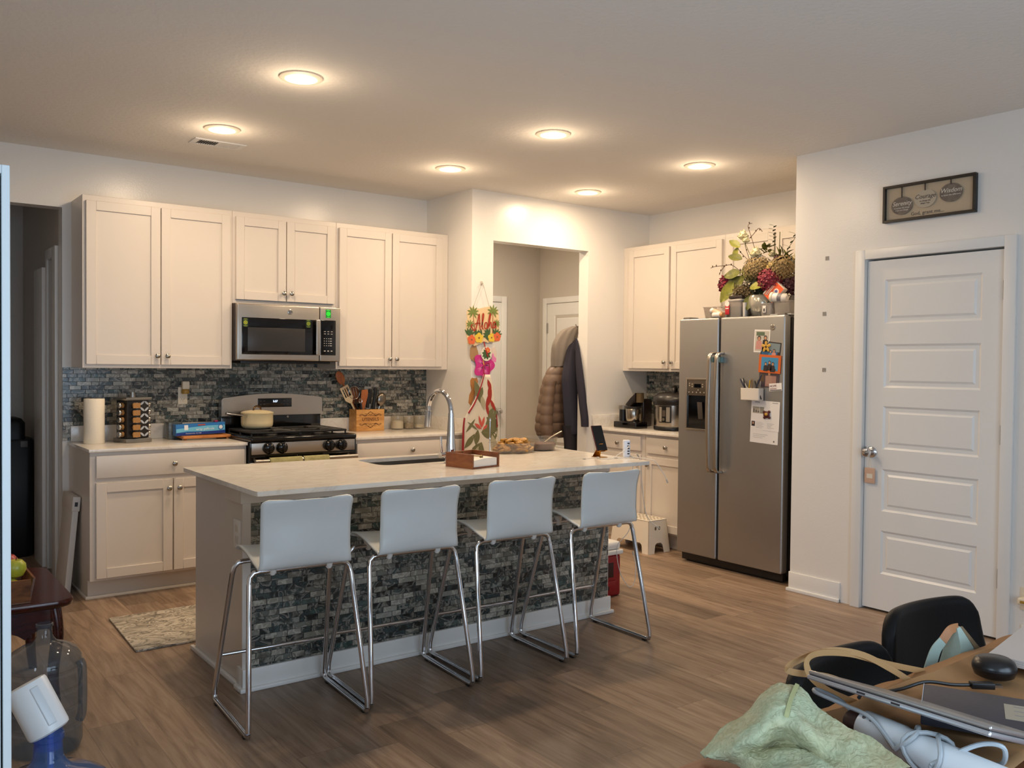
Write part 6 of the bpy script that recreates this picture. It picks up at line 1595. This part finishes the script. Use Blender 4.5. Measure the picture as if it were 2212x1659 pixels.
DRK = M('oval_brown', '5c5046', .6, var=.3, vscale=40, col2='75685b'); LTO = M('oval_cream', 'b5a893', .7); WLT = M('sign_white', 'ddd5c6', .6); BLT = M('sign_brown', '4b4036', .6)
FA, FB = Vector((0, -1, 0)), Z3
for cy, cz, mt_, wd, wm, l2 in ((2.697, 2.328, DRK, 'Serenity', WLT, ['to accept the things', 'I can not change']), (2.563, 2.350, LTO, 'Courage', BLT, ['to change the', 'things I can']), (2.420, 2.362, DRK, 'Wisdom', WLT, ['to know the difference'])):
    m = MB(); m.prism([(-(cy) + .062 * math.cos(t), cz + .050 * math.sin(t)) for t in [i * PI / 18 for i in range(36)]], (4.764, 0, 0), FA, FB, (-1, 0, 0), 0, .004); ov = m.build('oval_plaque', mt_, sg)
    text('oval_lettering', wd, .034, (4.7595, cy, cz + .012), FA, FB, wm, ov, shear=.28)
    for k, s_ in enumerate(l2): text('oval_small_print', s_, .0115, (4.7595, cy, cz - .012 - k * .013), FA, FB, wm, ov, shear=.2)
    m = MB(); m.box(4.758, 4.760, cy - .0035, cy + .0035, cz + .045, sz1 - .012); m.build('hanging_ribbon', M('ribbon_dark', '2e2217', .7), sg)
text('plaque_lettering', 'God, grant me...', .027, (4.7672, 2.553, 2.275), FA, FB, BLT, sg, space=1.05)
m = MB(); m.faces([Vector((4.756, y, z)) for y, z in ((sy1 + .014, sz0 + .014), (sy0 - .014, sz0 + .014), (sy0 - .014, sz1 - .014), (sy1 + .014, sz1 - .014))], [(0, 3, 2, 1)]); m.build('glazing', glassy('picture_glass', 'ffffff', .97, .02), sg)
dt = thing('door_tag', 'small peach square tag hanging from the pantry door knob', 'tag', (4.765, 2.869, .74))
m = MB(); m.obox((4.775, 2.869, .785), FA, FB, (-1, 0, 0), (-.033, .033), (-.045, .045), (0, .006), .008, 3); m.build('tag_board', M('peach', 'c9a68f', .5), dt)
m = MB(); m.obox((4.7692, 2.869, .782), FA, FB, (-1, 0, 0), (-.018, .018), (-.012, .014), (0, .001)); m.build('tag_print', M('tag_white', 'd8d2c2', .6), dt)
m = MB(); m.tube([(4.772, 2.861, .828), (4.762, 2.868, .905), (4.772, 2.877, .828)], .0012, 6); m.build('cord', M('tag_white', 'd8d2c2', .6), dt)
wp = thing('wall_plug', 'small cream plug-in at the right edge of the view, low on the wall', 'plug', (4.75, 2.01, .24))
m = MB(); m.box(4.770, 4.7768, 1.955, 2.028, .19, .305, .002); m.build('plate', M('outlet_cream', 'ded2bc', .35), wp)
m = MB(); m.box(4.715, 4.770, 1.965, 2.02, .225, .262, .010, 3); m.build('plug_body', M('outlet_cream', 'ded2bc', .35), wp)
m = MB(); m.box(4.712, 4.716, 1.98, 2.005, .236, .25, .001); m.build('dark_window', M('amber_plastic', 'a9833a', .3), wp)

# ================================================================== left foreground
tc_ = thing('tall_cabinet', 'tall white cabinet cut by the left edge of the view', 'cabinet', (-.12, 1.85, 0))
m = MB(); m.box(.2085, .221, 1.70, 2.0, 0, 1.737, .001, 1); m.box(-.45, -.4375, 1.70, 2.0, 0, 1.737, .001, 1); m.box(-.4375, .2085, 1.99, 2.0, 0, 1.737); m.box(-.4375, .2085, 1.70, 1.99, 1.722, 1.737, .001, 1); m.box(-.4375, .2085, 1.71, 1.99, .0, .06); m.build('cabinet_body', M('cabinet_cool_white', 'c3cacc', .35), tc_)
m = MB(); m.box(-.436, -.116, 1.703, 1.72, .065, 1.72, .002); d1 = m.build('door', M('cabinet_cool_white', 'c3cacc', .35), tc_)
m = MB(); m.box(-.112, .2055, 1.703, 1.72, .065, 1.72, .002); d2 = m.build('door', M('cabinet_cool_white', 'c3cacc', .35), tc_)
for d_, x in ((d1, -.135), (d2, -.093)):
    m = MB(); m.cyl((x, 1.69, .8), (x, 1.69, .95), .006, n=10); m.cyl((x, 1.69, .82), (x, 1.704, .82), .005, n=8); m.cyl((x, 1.69, .93), (x, 1.704, .93), .005, n=8); m.build('handle', DCHROME, d_)
# red table
CH = wood('cherry_wood', '2a0e08', '3a140c', '4a1c12', (2, 12, 12), .14)
tb = thing('side_table', 'dark cherry side table with a rounded corner carrying the fruit box', 'table', (.42, 4.26, 0))
m = MB(); pl = rr(.12, .735, 3.90, 4.60, .07, 6); m.loft([[Vector((a + (a - .43) * q, b + (b - 4.25) * q, z)) for a, b in pl] for z, q in ((.418, -.03), (.424, 0), (.440, .012), (.450, 0))]); m.build('table_top', CH, tb, ang=50)
m = MB(); 
for a in ((.17, .69, 3.945, 3.963), (.17, .69, 4.537, 4.555)):
    x0, x1, y0, y1 = a; n_ = 20
    pl = [(x0, .418), (x1, .418)] + [(x1 - (x1 - x0) * i / n_, .30 + .035 * abs(math.sin(i * PI / 5)) + (0 if 0 < i < n_ else -.0)) for i in range(n_ + 1)]
    m.prism(pl, (0, y0, 0), X3, Z3, Y3, 0, y1 - y0)
m.box(.17, .188, 3.963, 4.537, .31, .418); m.box(.672, .69, 3.963, 4.537, .31, .418); m.build('apron_rail', CH, tb)
for x in (.195, .665):
    for y in (3.97, 4.53):
        m = MB(); m.tube(smooth([(x, y, .418), (x + (.012 if x > .4 else -.012), y - (.012 if y < 4.2 else -.012), .30), (x, y, .14), (x + (.012 if x > .4 else -.012), y - (.010 if y < 4.2 else -.01), .0)]), [.030 - .0007 * i for i in range(19)], 10); m.build('leg', CH, tb)
fbx = thing('fruit_box', 'open wooden tray of fruit on the cherry side table', 'tray', (.50, 4.00, .45))
FBW = wood('tray_wood', '4a2a18', '6b4022', '7d4e2c', (3, 9, 9))
m = MB(); X0, X1, Y0, Y1, zt = .34, .578, 3.93, 4.17, .545
def wallt(a, b, out):
    a, b = Vector(a), Vector(b); d = (b - a).normalized(); o_ = Vector((d.y, -d.x, 0))
    m.loft([[a, a + Z3 * .092 + o_ * out, a + Z3 * .092 + o_ * (out - .008), a - o_ * .008], [b, b + Z3 * .092 + o_ * out, b + Z3 * .092 + o_ * (out - .008), b - o_ * .008]])
z_ = .4555
wallt((X0, Y0, z_), (X1, Y0, z_), .018); wallt((X1, Y0, z_), (X1, Y1, z_), .018); wallt((X1, Y1, z_), (X0, Y1, z_), .018); wallt((X0, Y1, z_), (X0, Y0, z_), .018); m.box(X0, X1, Y0, Y1, .451, .459); m.build('tray', FBW, fbx)
AG = M('apple_green', '8f9a2e', .3, var=.25, vscale=20, col2='b5ae3c'); AR = M('apple_red', '8c1f2a', .3, var=.4, vscale=12, col2='b5483a'); LM = M('lemon', 'd1b52a', .4)
def fruit(name, label, p, r_, mat, cat):
    o = thing(name, label, cat, p)
    m = MB(); m.lathe([(.0, -.80 * r_), (.3 * r_, -.92 * r_), (.7 * r_, -.74 * r_), (r_, -.1 * r_), (.93 * r_, .45 * r_), (.6 * r_, .84 * r_), (.25 * r_, .86 * r_), (.0, .70 * r_)], p, n=24, cap0=False, cap1=False); m.build('fruit_body', mat, o)
    m = MB(); m.tube([Vector(p) + Z3 * r_ * .7, Vector(p) + Vector((.004, 0, r_ * 1.15))], .0018, 6); m.build('stalk', TWIG, o)
fruit('apple', 'green apple resting on the fruit in the wooden tray', (.545, 4.07, .565), .040, AG, 'apple')
fruit('apple', 'red apple at the back of the wooden fruit tray', (.525, 4.14, .575), .040, AR, 'apple')
o = thing('lemon', 'yellow lemon at the front of the wooden fruit tray', 'lemon', (.53, 3.985, .497)); m = MB(); m.ell((.53, 3.985, .500), .045, .035, .034, 18, 12); m.build('fruit_body', LM, o); m = MB(); m.ell((.575, 3.985, .50), .008, .008, .008, 8, 6); m.build('tip', LM, o)
fruit('apple', 'second green apple sunk in the tray beneath the first', (.52, 4.065, .497), .037, AG, 'apple')
fruit('apple', 'red apple hidden low at the back of the tray', (.50, 4.14, .497), .037, AR, 'apple')
# leaning white panel
lp = thing('leaning_panel', 'white flat boxed panel leaning on the base cabinet side', 'panel', (1.085, 6.0, 0))
la = Vector((.055, 0, .60)).normalized(); ln2 = Vector((-.60, 0, .055)).normalized()
LO = Vector((1.070, 5.83, .003))
m = MB(); m.obox(LO, la, Y3, ln2, (0, .585), (0, .30), (0, .034), .004); m.build('panel', M('panel_white', 'd5cdc4', .5), lp)
m = MB(); m.obox(LO + la * .50, la, Y3, ln2, (0, .088), (-.012, .302), (-.004, .040), .005); ec = m.build('end_cap', M('panel_white', 'd5cdc4', .5), lp)
m = MB(); m.obox(LO + la * .53 - Y3 * .0125, la, Y3, ln2, (0, .026), (-.001, .001), (.010, .027)); m.build('dark_socket', PRK, ec)
# black thing in the passage
bb = thing('black_bin', 'tall black lidded bin standing in the dark passage', 'bin', (.93, 7.28, 0))
m = MB(); m.loft([[Vector((a, b, z)) for a, b in rr(.72 + q, 1.078 - q * .4, 7.12 + q, 7.45 - q, .05, 5)] for z, q in ((0, .03), (.02, .02), (.83, 0), (.845, .01))]); m.build('bin_body', M('bin_black', '0b0b0d', .5), bb)
m = MB(); m.loft([[Vector((a, b, z)) for a, b in rr(.73 + q, 1.025 - q, 7.14 + q, 7.42 - q, .05, 5)] for z, q in ((.846, 0), (.96, 0), (.99, .02), (1.0, .05))]); m.build('lid', M('bin_black', '0b0b0d', .5), bb)
m = MB(); m.box(.985, 1.03, 7.112, 7.122, .79, .835, .003); m.build('pale_latch', M('latch_grey', '55504c', .5), bb)

# water bottles
def bottle(label, x, y, s, mat, lines=True):
    o = thing('water_bottle', label, 'water bottle', (x, y, 0), group=None)
    R_ = .136 * s
    pr_ = [(R_ * .80, .0), (R_ * .95, .008 * s), (R_, .03 * s)]
    for k in range(4):
        z = .05 + k * .072
        pr_ += [(R_, z * s), (R_, (z + .045) * s), (R_ * .955, (z + .052) * s), (R_ * .955, (z + .062) * s), (R_, (z + .068) * s)]
    pr_ += [(R_ * 1.0, .345 * s), (R_ * .97, .365 * s), (R_ * .85, .392 * s), (R_ * .60, .412 * s), (R_ * .34, .425 * s), (.034 * s, .440 * s), (.029 * s, .452 * s), (.0275 * s, .485 * s), (.0315 * s, .488 * s), (.0315 * s, .498 * s), (.027 * s, .50 * s)]
    m = MB(); m.lathe(pr_, (x, y, .001), n=48, cap1=False); m.build('bottle_shell', mat, o, ang=35)
    return o
gb = bottle('empty grey-blue water jug on the floor in front of the cherry table', .568, 3.56, .92, glassy('jug_grey', 'ccd6e0', .95, .05))
m = MB(); m.tube(smooth([(.680, 3.54, .31), (.688, 3.535, .285), (.690, 3.535, .20), (.688, 3.535, .12), (.680, 3.54, .09)]), .016, 10); m.build('grip', glassy('jug_grey', 'ccd6e0', .95, .05), gb)
bb2 = bottle('blue water jug with a white pump, nearest at the lower left', .368, 2.262, 1.10, glassy('jug_blue', '8fb8f2', .88, .05))
m = MB(); m.tube([(.372, 2.258, .56), (.373, 2.258, .30), (.38, 2.255, .03)], .007, 10); m.build('pump_hose', glassy('hose_blue', '6fb0e0', .6), bb2)
pm = thing('water_pump', 'white cylindrical electric pump tilted on the blue water jug', 'pump', (.362, 2.266, .55))
p0 = Vector((.372, 2.258, .552)); dd = (R * -.46 + U * .86 + Vector((0, 0, 0))).normalized()
m = MB(); m.lathe([(.030, -.035), (.032, 0), (.030, .012), (.034, .014)], (.368, 2.262, .552), Z3, 24); m.build('cap', glassy('jug_blue', '8fb8f2', .88, .05), pm)
m = MB(); m.lathe([(.038, 0), (.0445, .004), (.046, .010), (.046, .118), (.044, .124), (.038, .126), (0, .127)], p0, dd, 36); m.build('pump_body', M('pump_white', 'dfe3e6', .3), pm)
sd = dd.cross(F).normalized() * -1; fr_ = sd.cross(dd).normalized()
if fr_.dot(F) > 0: fr_ = -fr_
m = MB(); 
qd = (fr_ * .62 + R * .80); qd = (qd - dd * qd.dot(dd)).normalized(); qs = dd.cross(qd)
m.obox(p0 + dd * .062 + qd * .0455, qs, dd, qd, (-.010, .010), (-.045, .05), (-.004, .0025), .004, 3); m.build('spout', M('pump_white_2', 'cfd5da', .3), pm)

# ================================================================== dining corner
TT = .75
dtb = thing('dining_table', 'reddish brown wooden dining table at the lower right, cluttered with things', 'table', (1.75, .5, 0))
DW = wood('table_wood', '6b3a22', '7f4a2c', '93603c', (1, 9, 9), .5)
m = MB(); m.box(.98, 2.75, .02, .992, TT - .03, TT, .006, 3); m.build('table_top', DW, dtb)
m = MB(); m.box(1.06, 2.67, .10, .12, TT - .10, TT - .03); m.box(1.06, 2.67, .87, .89, TT - .10, TT - .03); m.box(1.06, 1.08, .12, .87, TT - .10, TT - .03); m.box(2.65, 2.67, .12, .87, TT - .10, TT - .03); m.build('apron_rail', DW, dtb)
for x in (1.03, 2.63):
    for y in (.07, .86):
        m = MB(); m.loft([[Vector((x + a * w_, y + b * w_, z)) for a, b in ((0, 0), (.07, 0), (.07, .07), (0, .07))] for z, w_ in ((TT - .03, 1), (0, .7))]); m.build('leg', DW, dtb)
# black chairs
LEA = M('black_leather', '080709', .5, bump=.12, bscale=220, spec=.25)
ch = thing('dining_chair', 'black padded dining chair nearer the pantry door, behind the table', 'chair', (2.375, 1.02, 0), math.radians(-4), group='black chairs at the dining table')
m = MB()
def backf(u, v, off=0.):
    x = u * 2 - 1; hw = .245 + .0 - .055 * (1 - v) * .2 - .045 * max(0, v - .3)
    cr = .07
    z = .43 + .335 * v
    if v > .55:
        d_ = max(0, abs(x) * hw - (hw - cr)) / cr; z -= .065 * (1 - math.sqrt(max(0, 1 - min(1, d_) ** 2))) * (v - .55) / .45
    y = .205 + .055 * v + .012 * math.sin(v * 3) - .045 * x * x
    return Vector((x * hw, y + off, z))
m.grid(lambda u, v: backf(u, v), 18, 16)
m.build('backrest', LEA, ch, local=True, solid=.036, sub=1)
m = MB(); m.loft([[Vector((a, b, z)) for a, b in rr(-.225 + q, .225 - q, -.235 + q, .21 - q, .07, 5)] for z, q in ((.395, .03), (.40, .008), (.425, 0), (.455, .006), (.468, .04))]); m.build('seat', LEA, ch, local=True, ang=60)
for x in (-.18, .18):
    for y in (-.19, .19):
        m = MB(); m.cyl((x * .85, y * .85, .40), (x * 1.12, y * 1.15, 0), .014, .010, 12); m.build('leg', BLACK, ch, local=True)
dup(ch, (1.805, .915, 0), math.radians(3), 'black padded dining chair behind the tan bag handles, left of the other chair')
# kraft bag spread on the table
KR = M('kraft_paper', 'a67c50', .75, bump=.5, bscale=9, var=.12, vscale=5)
kb = thing('kraft_bag', 'flattened brown kraft paper bag covering the far part of the table', 'paper bag', (1.85, .80, TT))
m = MB()
def kf(u, v):
    x = 1.395 + 1.02 * u; y = .985 - (.335) * v
    z = TT + .006 + .010 * abs(noise.noise(Vector((x * 5, y * 7, 1.3)))) + .006 * abs(math.sin((x * 1.2 + y) * 9)) + (.012 * math.exp(-((v - .12) / .05) ** 2))
    return (x, y, z)
m.grid(kf, 44, 18); m.build('bag_sheet', KR, kb, solid=.002, ang=35)
TANR = M('tan_ribbon', 'b58d5c', .6); 
hb = [
 [(1.845, .975, TT + .012), (1.74, 1.0, .80), (1.64, 1.02, .845), (1.545, 1.03, .868), (1.49, 1.02, .865), (1.475, 1.0, .835), (1.51, .985, .795), (1.555, .955, .765)],
 [(1.76, .955, TT + .012), (1.735, .985, .79), (1.67, 1.01, .838), (1.60, 1.03, .862), (1.53, 1.04, .863), (1.465, 1.045, .848), (1.46, 1.03, .84), (1.53, 1.0, .82), (1.575, .97, .79), (1.60, .945, .766)]]
for k, pts in enumerate(hb):
    m = MB(); m.ribbon(smooth([Vector(p) - Z3 * max(0, (p[2] - .77) * .25) for p in pts], 6), F, .0125, .0016); m.build('bag_handle', TANR, kb)
# mint tote on the chair
MINT = M('mint_fabric', 'a9bdb3', .8, bump=.3, bscale=60); TANL = M('tan_leather', 'b27a50', .5)
tt = thing('tote_bag', 'mint fabric tote with tan leather handle standing on the far black chair', 'bag', (2.10, 1.02, .47))
tp = smooth([(2.005, 1.05, .70), (2.025, 1.045, .752), (2.05, 1.04, .775), (2.075, 1.035, .797), (2.10, 1.03, .800)], 6)
m = MB(); m.ribbon(tp[12:], F, .020, .004); m.build('handle', TANL, tt)
m = MB(); m.ribbon(tp[:13], F, [.028 - .0006 * i for i in range(13)], .003); m.build('strap', MINT, tt)
m = MB()
m.loft([[Vector((2.092, 1.028, .800)), Vector((2.112, 1.028, .800)), Vector((2.115, 1.045, .799)), Vector((2.095, 1.045, .799))], [Vector((2.085, 1.015, .76)), Vector((2.135, 1.012, .755)), Vector((2.155, 1.06, .755)), Vector((2.10, 1.06, .758))], [Vector((2.07, 1.005, .66)), Vector((2.22, 1.0, .66)), Vector((2.24, 1.08, .66)), Vector((2.09, 1.08, .66))], [Vector((2.06, 1.0, .475)), Vector((2.26, .995, .475)), Vector((2.27, 1.10, .475)), Vector((2.07, 1.10, .475))]])
m.build('bag_body', MINT, tt, ang=30)
m = MB(); m.loft([[Vector((2.108, 1.0275, .800)), Vector((2.118, 1.0275, .800)), Vector((2.118, 1.03, .800)), Vector((2.108, 1.03, .800))], [Vector((2.136, 1.0105, .755)), Vector((2.158, 1.0105, .753)), Vector((2.158, 1.014, .753)), Vector((2.136, 1.014, .755))], [Vector((2.19, .998, .68)), Vector((2.25, .996, .675)), Vector((2.25, 1.0, .675)), Vector((2.19, 1.002, .68))]]); m.build('tan_side', M('tan_weave', '7d6a4f', .7, bump=.4, bscale=90), tt)
# papers
m = MB(); pa = Vector((.985, .17, 0)).normalized(); pb = Vector((-.17, .985, 0)).normalized()
for k in range(4): m.obox((1.962 + .003 * k, .908 - .002 * k, TT + .032 + k * .0035), pa, pb, Z3, (0, .30), (-.215, .0), (0, .003))
tag(m.build('paper_stack', M('paper_grey', 'c6bdb6', .8), ang=0), 'thin stack of white papers at the right edge of the table', 'papers')
# earbud case
pk2 = thing('earbud_case', 'black rounded hard case standing on the kraft bag', 'case', (1.915, .862, TT + .018))
m = MB(); m.lathe([(.030, 0), (.038, .004), (.0425, .016), (.0425, .024), (.038, .034), (.030, .039), (0, .0405)], (1.915, .862, TT + .020), n=36); m.build('case', M('case_black', '0e0d10', .3), pk2, ang=60)
m = MB(); m.lathe([(.0428, .0195), (.0428, .0205)], (1.915, .862, TT + .020), n=36, cap0=False, cap1=False); m.build('seam', M('seam_grey', '2a2a2d', .5), pk2)
# dark flat case with pale label
ea = Vector((-.153, -.075, 0)).normalized(); eb = Vector((.42, -.908, 0)).normalized(); eb = (eb - ea * eb.dot(ea)).normalized()
EO = Vector((1.692, .893, TT + .022))
dc = thing('flat_case', 'dark slate box with a pale label at the right edge of the table', 'box', EO)
m = MB(); m.obox(EO, ea, eb, Z3, (0, .17), (0, .36), (0, .020), .002); m.build('case', M('slate_box', '3a3942', .45, bump=.1, bscale=150), dc)
m = MB(); m.obox(EO, ea, eb, Z3, (.045, .125), (.135, .26), (.0202, .0208)); lbx = m.build('label', M('label_pale', 'a69d8c', .7), dc)
m = MB(); m.obox(EO, ea, eb, Z3, (.0, .17), (-.0012, .0), (.017, .0205)); m.build('edge_highlight', M('highlight_pale', 'b8bcc4', .3), dc)  # pale strip paints the highlight along the box edge
m = MB()
for k in range(3): m.obox(EO, ea, eb, Z3, (.055 + k * .022, .058 + k * .022), (.15, .21 - .02 * k), (.0208, .0211))
m.build('label_print', M('ink_grey', '8d8a88', .6), lbx)
# white rod with its coiled cord, laptop on top
wt = thing('white_rod', 'white cylindrical appliance wound with grey cord under the laptop', 'appliance', (1.36, .72, TT + .016))
WR = M('rod_white', 'd0d5d8', .3)
q0 = Vector((1.385, .835, TT + .050)); q1 = Vector((1.345, .50, TT + .050)); qd = (q1 - q0).normalized()
m = MB(); m.lathe([(.020, -.002), (.0265, .0), (.028, .004), (.028, .075), (.0265, .08), (.0265, .30), (.02, .31)], q0, qd, 30); m.build('tube', WR, wt)
m = MB(); m.lathe([(.018, -.03), (.020, -.026), (.020, -.002)], q0, qd, 24); m.build('dark_end', M('end_dark', '3a2622', .35), wt)
for a, dz in ((.012, 0), (.026, .004)):
    m = MB(); sd2 = qd.cross(Z3).normalized(); up = (Vector((-.55, -.3, .78))).normalized(); pc_ = q0 + qd * a; nn = (up - qd * up.dot(qd)).normalized(); m.cyl(pc_ + nn * .0275, pc_ + nn * .0285, .0035, n=12); m.build('mark', M('ink_dark', '5a5757', .6), wt)
CG = M('cord_pale', 'a9b0b4', .45)
sd2 = qd.cross(Z3).normalized(); up2 = sd2.cross(qd)
m = MB(); 
hel = [q0 + qd * (.085 + .055 * i / 40 + .02 * math.sin(i * .5)) + sd2 * (.033 * math.cos(i * PI / 10)) + up2 * (.033 * math.sin(i * PI / 10)) for i in range(61)]
m.tube(hel, .0038, 8); m.tube(smooth([hel[0], q0 + qd * .03 + up2 * .028 + sd2 * .02, (1.385, .87, TT + .075), (1.38, .925, TT + .082), (1.40, .935, TT + .08), (1.41, .895, TT + .07), (1.40, .86, TT + .055)], 7), .0036, 8)
m.tube(smooth([hel[-1], q0 + qd * .19 + up2 * .036 - sd2 * .02, q0 + qd * .215 + up2 * .036 - sd2 * .045, q0 + qd * .20 - sd2 * .06, q0 + qd * .14 - sd2 * .055], 7), .0038, 8)
m.build('coiled_cord', CG, wt)
lt = thing('laptop', 'closed silver laptop tilted on the white rod and the slate box', 'laptop', (1.47, .77, TT + .05))
lo = Vector((1.378, .945, .852)); lb = Vector((-.085, -.99, .045)).normalized(); lc = Vector((.94, -.075, -.325)).normalized(); lc = (lc - lb * lc.dot(lb)).normalized(); ln3 = lc.cross(lb) * -1
if ln3.z < 0: ln3 = -ln3
ALU = M('laptop_silver', 'c8ccd2', .22, .8)
m = MB(); m.obox(lo, lb, lc, ln3, (0, .335), (0, .225), (0, .0085), .003, 3); m.build('base', ALU, lt)
m = MB(); m.obox(lo, lb, lc, ln3, (.001, .334), (.001, .224), (.0095, .0165), .003, 3); m.build('lid', M('laptop_lid', 'b3b0ad', .25, .8), lt)
m = MB(); m.obox(lo, lb, lc, ln3, (.003, .332), (.003, .22), (.0084, .0096)); m.build('gap', PRK, lt)
m = MB(); 
for a in (.105, .17): m.obox(lo, lb, lc, ln3, (a, a + .016), (-.0006, .001), (.003, .006))
m.build('port', PRK, lt)
uc = thing('usb_cable', 'black USB cable running from the laptop to the earbud case', 'cable', (1.60, .93, TT + .02))
m = MB(); m.tube(smooth([(1.475, .90, TT + .060), (1.53, .925, TT + .050), (1.58, .935, TT + .034), (1.66, .925, TT + .028), (1.72, .905, TT + .036), (1.765, .875, TT + .030), (1.80, .855, TT + .028)], 7), .0035, 8); m.build('cord', BLACK, uc)
pd = Vector((.62, -.55, 0)).normalized()
m = MB(); m.obox((1.80, .856, TT + .028), pd, Z3, pd.cross(Z3), (0, .045), (-.006, .006), (-.009, .009), .002); m.build('plug', BLACK, uc)
m = MB(); m.obox((1.80, .856, TT + .028), pd, Z3, pd.cross(Z3), (.045, .060), (-.0022, .0022), (-.006, .006)); m.build('metal_tip', DCHROME, uc)
# glasses folded behind the towel
gl_ = thing('eyeglasses', 'dark folded eyeglasses between the towel and the white rod', 'glasses', (1.34, .87, TT + .02))
m = MB(); m.tube(smooth([(1.315, .905, TT + .045), (1.345, .885, TT + .040), (1.36, .855, TT + .030), (1.352, .83, TT + .022)]), .0022, 7); m.tube(smooth([(1.37, .88, TT + .03), (1.355, .86, TT + .045), (1.335, .835, TT + .040), (1.325, .815, TT + .028)]), .0022, 7); m.build('frame', M('glasses_brown', '2a1a16', .3), gl_)
# towel
tg_ = Nd('green_terry'); tc9 = tg_.n('TexCoord'); n9 = tg_.n('TexNoise'); n9.inputs['Scale'].default_value = 60; n9.inputs['Detail'].default_value = 6; n9.inputs['Distortion'].default_value = 2.2; tg_.l(tc9.outputs['Object'], n9.inputs['Vector'])
m9 = tg_.n('TexNoise'); m9.inputs['Scale'].default_value = 12; tg_.l(tc9.outputs['Object'], m9.inputs['Vector'])
tg_.l(tg_.mix(.55, tg_.ramp(n9.outputs['Fac'], [(.35, '8d9270'), (.55, 'b3b896'), (.7, 'c4c3a2')]), tg_.ramp(m9.outputs['Fac'], [(.4, 'abb696'), (.6, 'bab28c')])), tg_.b.inputs['Base Color']); tg_.b.inputs['Roughness'].default_value = .95
b9 = tg_.n('Bump'); b9.inputs['Strength'].default_value = 1; b9.inputs['Distance'].default_value = .004; tg_.l(n9.outputs['Fac'], b9.inputs['Height']); tg_.l(b9.outputs[0], tg_.b.inputs['Normal']); TWL = tg_.m
tw = thing('green_towel', 'pale green terry towel crumpled on the near corner of the table', 'towel', (1.2, .82, TT))
TP = [[(1.146, 0.987, 0.757), (1.199, 0.984, 0.790), (1.218, 0.952, 0.820), (1.257, 0.933, 0.862), (1.295, 0.905, 0.866), (1.291, 0.864, 0.845), (1.282, 0.814, 0.835), (1.285, 0.756, 0.828), (1.262, 0.686, 0.820)],
      [(1.134, 0.965, 0.765), (1.163, 0.942, 0.800), (1.176, 0.906, 0.832), (1.209, 0.888, 0.862), (1.244, 0.875, 0.862), (1.249, 0.846, 0.845), (1.251, 0.807, 0.830), (1.259, 0.756, 0.820), (1.254, 0.699, 0.810)],
      [(1.140, 0.956, 0.765), (1.143, 0.912, 0.800), (1.155, 0.883, 0.822), (1.184, 0.869, 0.840), (1.204, 0.851, 0.845), (1.207, 0.823, 0.835), (1.235, 0.804, 0.815), (1.239, 0.758, 0.810), (1.232, 0.705, 0.800)],
      [(1.150, 0.945, 0.765), (1.154, 0.912, 0.785), (1.184, 0.898, 0.790), (1.216, 0.892, 0.790), (1.224, 0.869, 0.800), (1.224, 0.837, 0.800), (1.221, 0.798, 0.800), (1.223, 0.756, 0.795), (1.216, 0.710, 0.785)],
      [(1.166, 0.934, 0.760), (1.154, 0.897, 0.780), (1.160, 0.870, 0.790), (1.183, 0.856, 0.800), (1.194, 0.834, 0.805), (1.193, 0.805, 0.805), (1.188, 0.773, 0.800), (1.190, 0.743, 0.790), (1.176, 0.700, 0.780)],
      [(1.162, 0.917, 0.757), (1.140, 0.868, 0.770), (1.125, 0.830, 0.785), (1.136, 0.809, 0.790), (1.149, 0.790, 0.790), (1.150, 0.763, 0.790), (1.151, 0.740, 0.785), (1.157, 0.718, 0.775), (1.156, 0.698, 0.760)],
      [(1.117, 0.871, 0.757), (1.125, 0.847, 0.757), (1.130, 0.825, 0.757), (1.135, 0.804, 0.757), (1.143, 0.781, 0.757), (1.150, 0.759, 0.757), (1.149, 0.735, 0.757), (1.139, 0.710, 0.757), (1.122, 0.684, 0.757)]]
HEM = [(.5, .0), (.49, .1), (.475, .2), (.46, .3), (.445, .4), (.44, .47)]
def twp(u, v):
    nu, nv = len(TP[0]) - 1, len(TP) - 1
    fu, fv = u * nu, v * nv; i, j = min(int(fu), nu - 1), min(int(fv), nv - 1); a, b = fu - i, fv - j
    def cr(p0, p1, p2, p3, t): return tuple(.5 * (2 * q1 + (q2 - q0) * t + (2 * q0 - 5 * q1 + 4 * q2 - q3) * t * t + (3 * q1 - q0 - 3 * q2 + q3) * t ** 3) for q0, q1, q2, q3 in zip(p0, p1, p2, p3))
    rows = []
    for jj in (j - 1, j, j + 1, j + 2):
        r_ = TP[max(0, min(nv, jj))]
        rows.append(cr(r_[max(0, i - 1)], r_[i], r_[i + 1], r_[min(nu, i + 2)], a))
    p = Vector(cr(rows[0], rows[1], rows[2], rows[3], b))
    e_ = min(1, 6 * min(u, 1 - u, v, 1 - v))
    n1 = noise.noise(p * 36) * .0035 + abs(noise.noise(p * 110)) * .003 + abs(noise.noise(p * 15 + Vector((3, 1, 2)))) * -.015 * e_
    p.z = max(p.z + n1, TT + .004)
    return p
m = MB(); m.grid(twp, 110, 90); m.build('cloth', TWL, tw, solid=.005, ang=80)
m = MB(); hem = [twp(u, v) + Z3 * .005 for u, v in HEM]; m.ribbon(smooth(hem, 4), (-.5, -.5, .7), .007, .003); m.build('hem', M('towel_hem', 'a6a878', .9), tw)
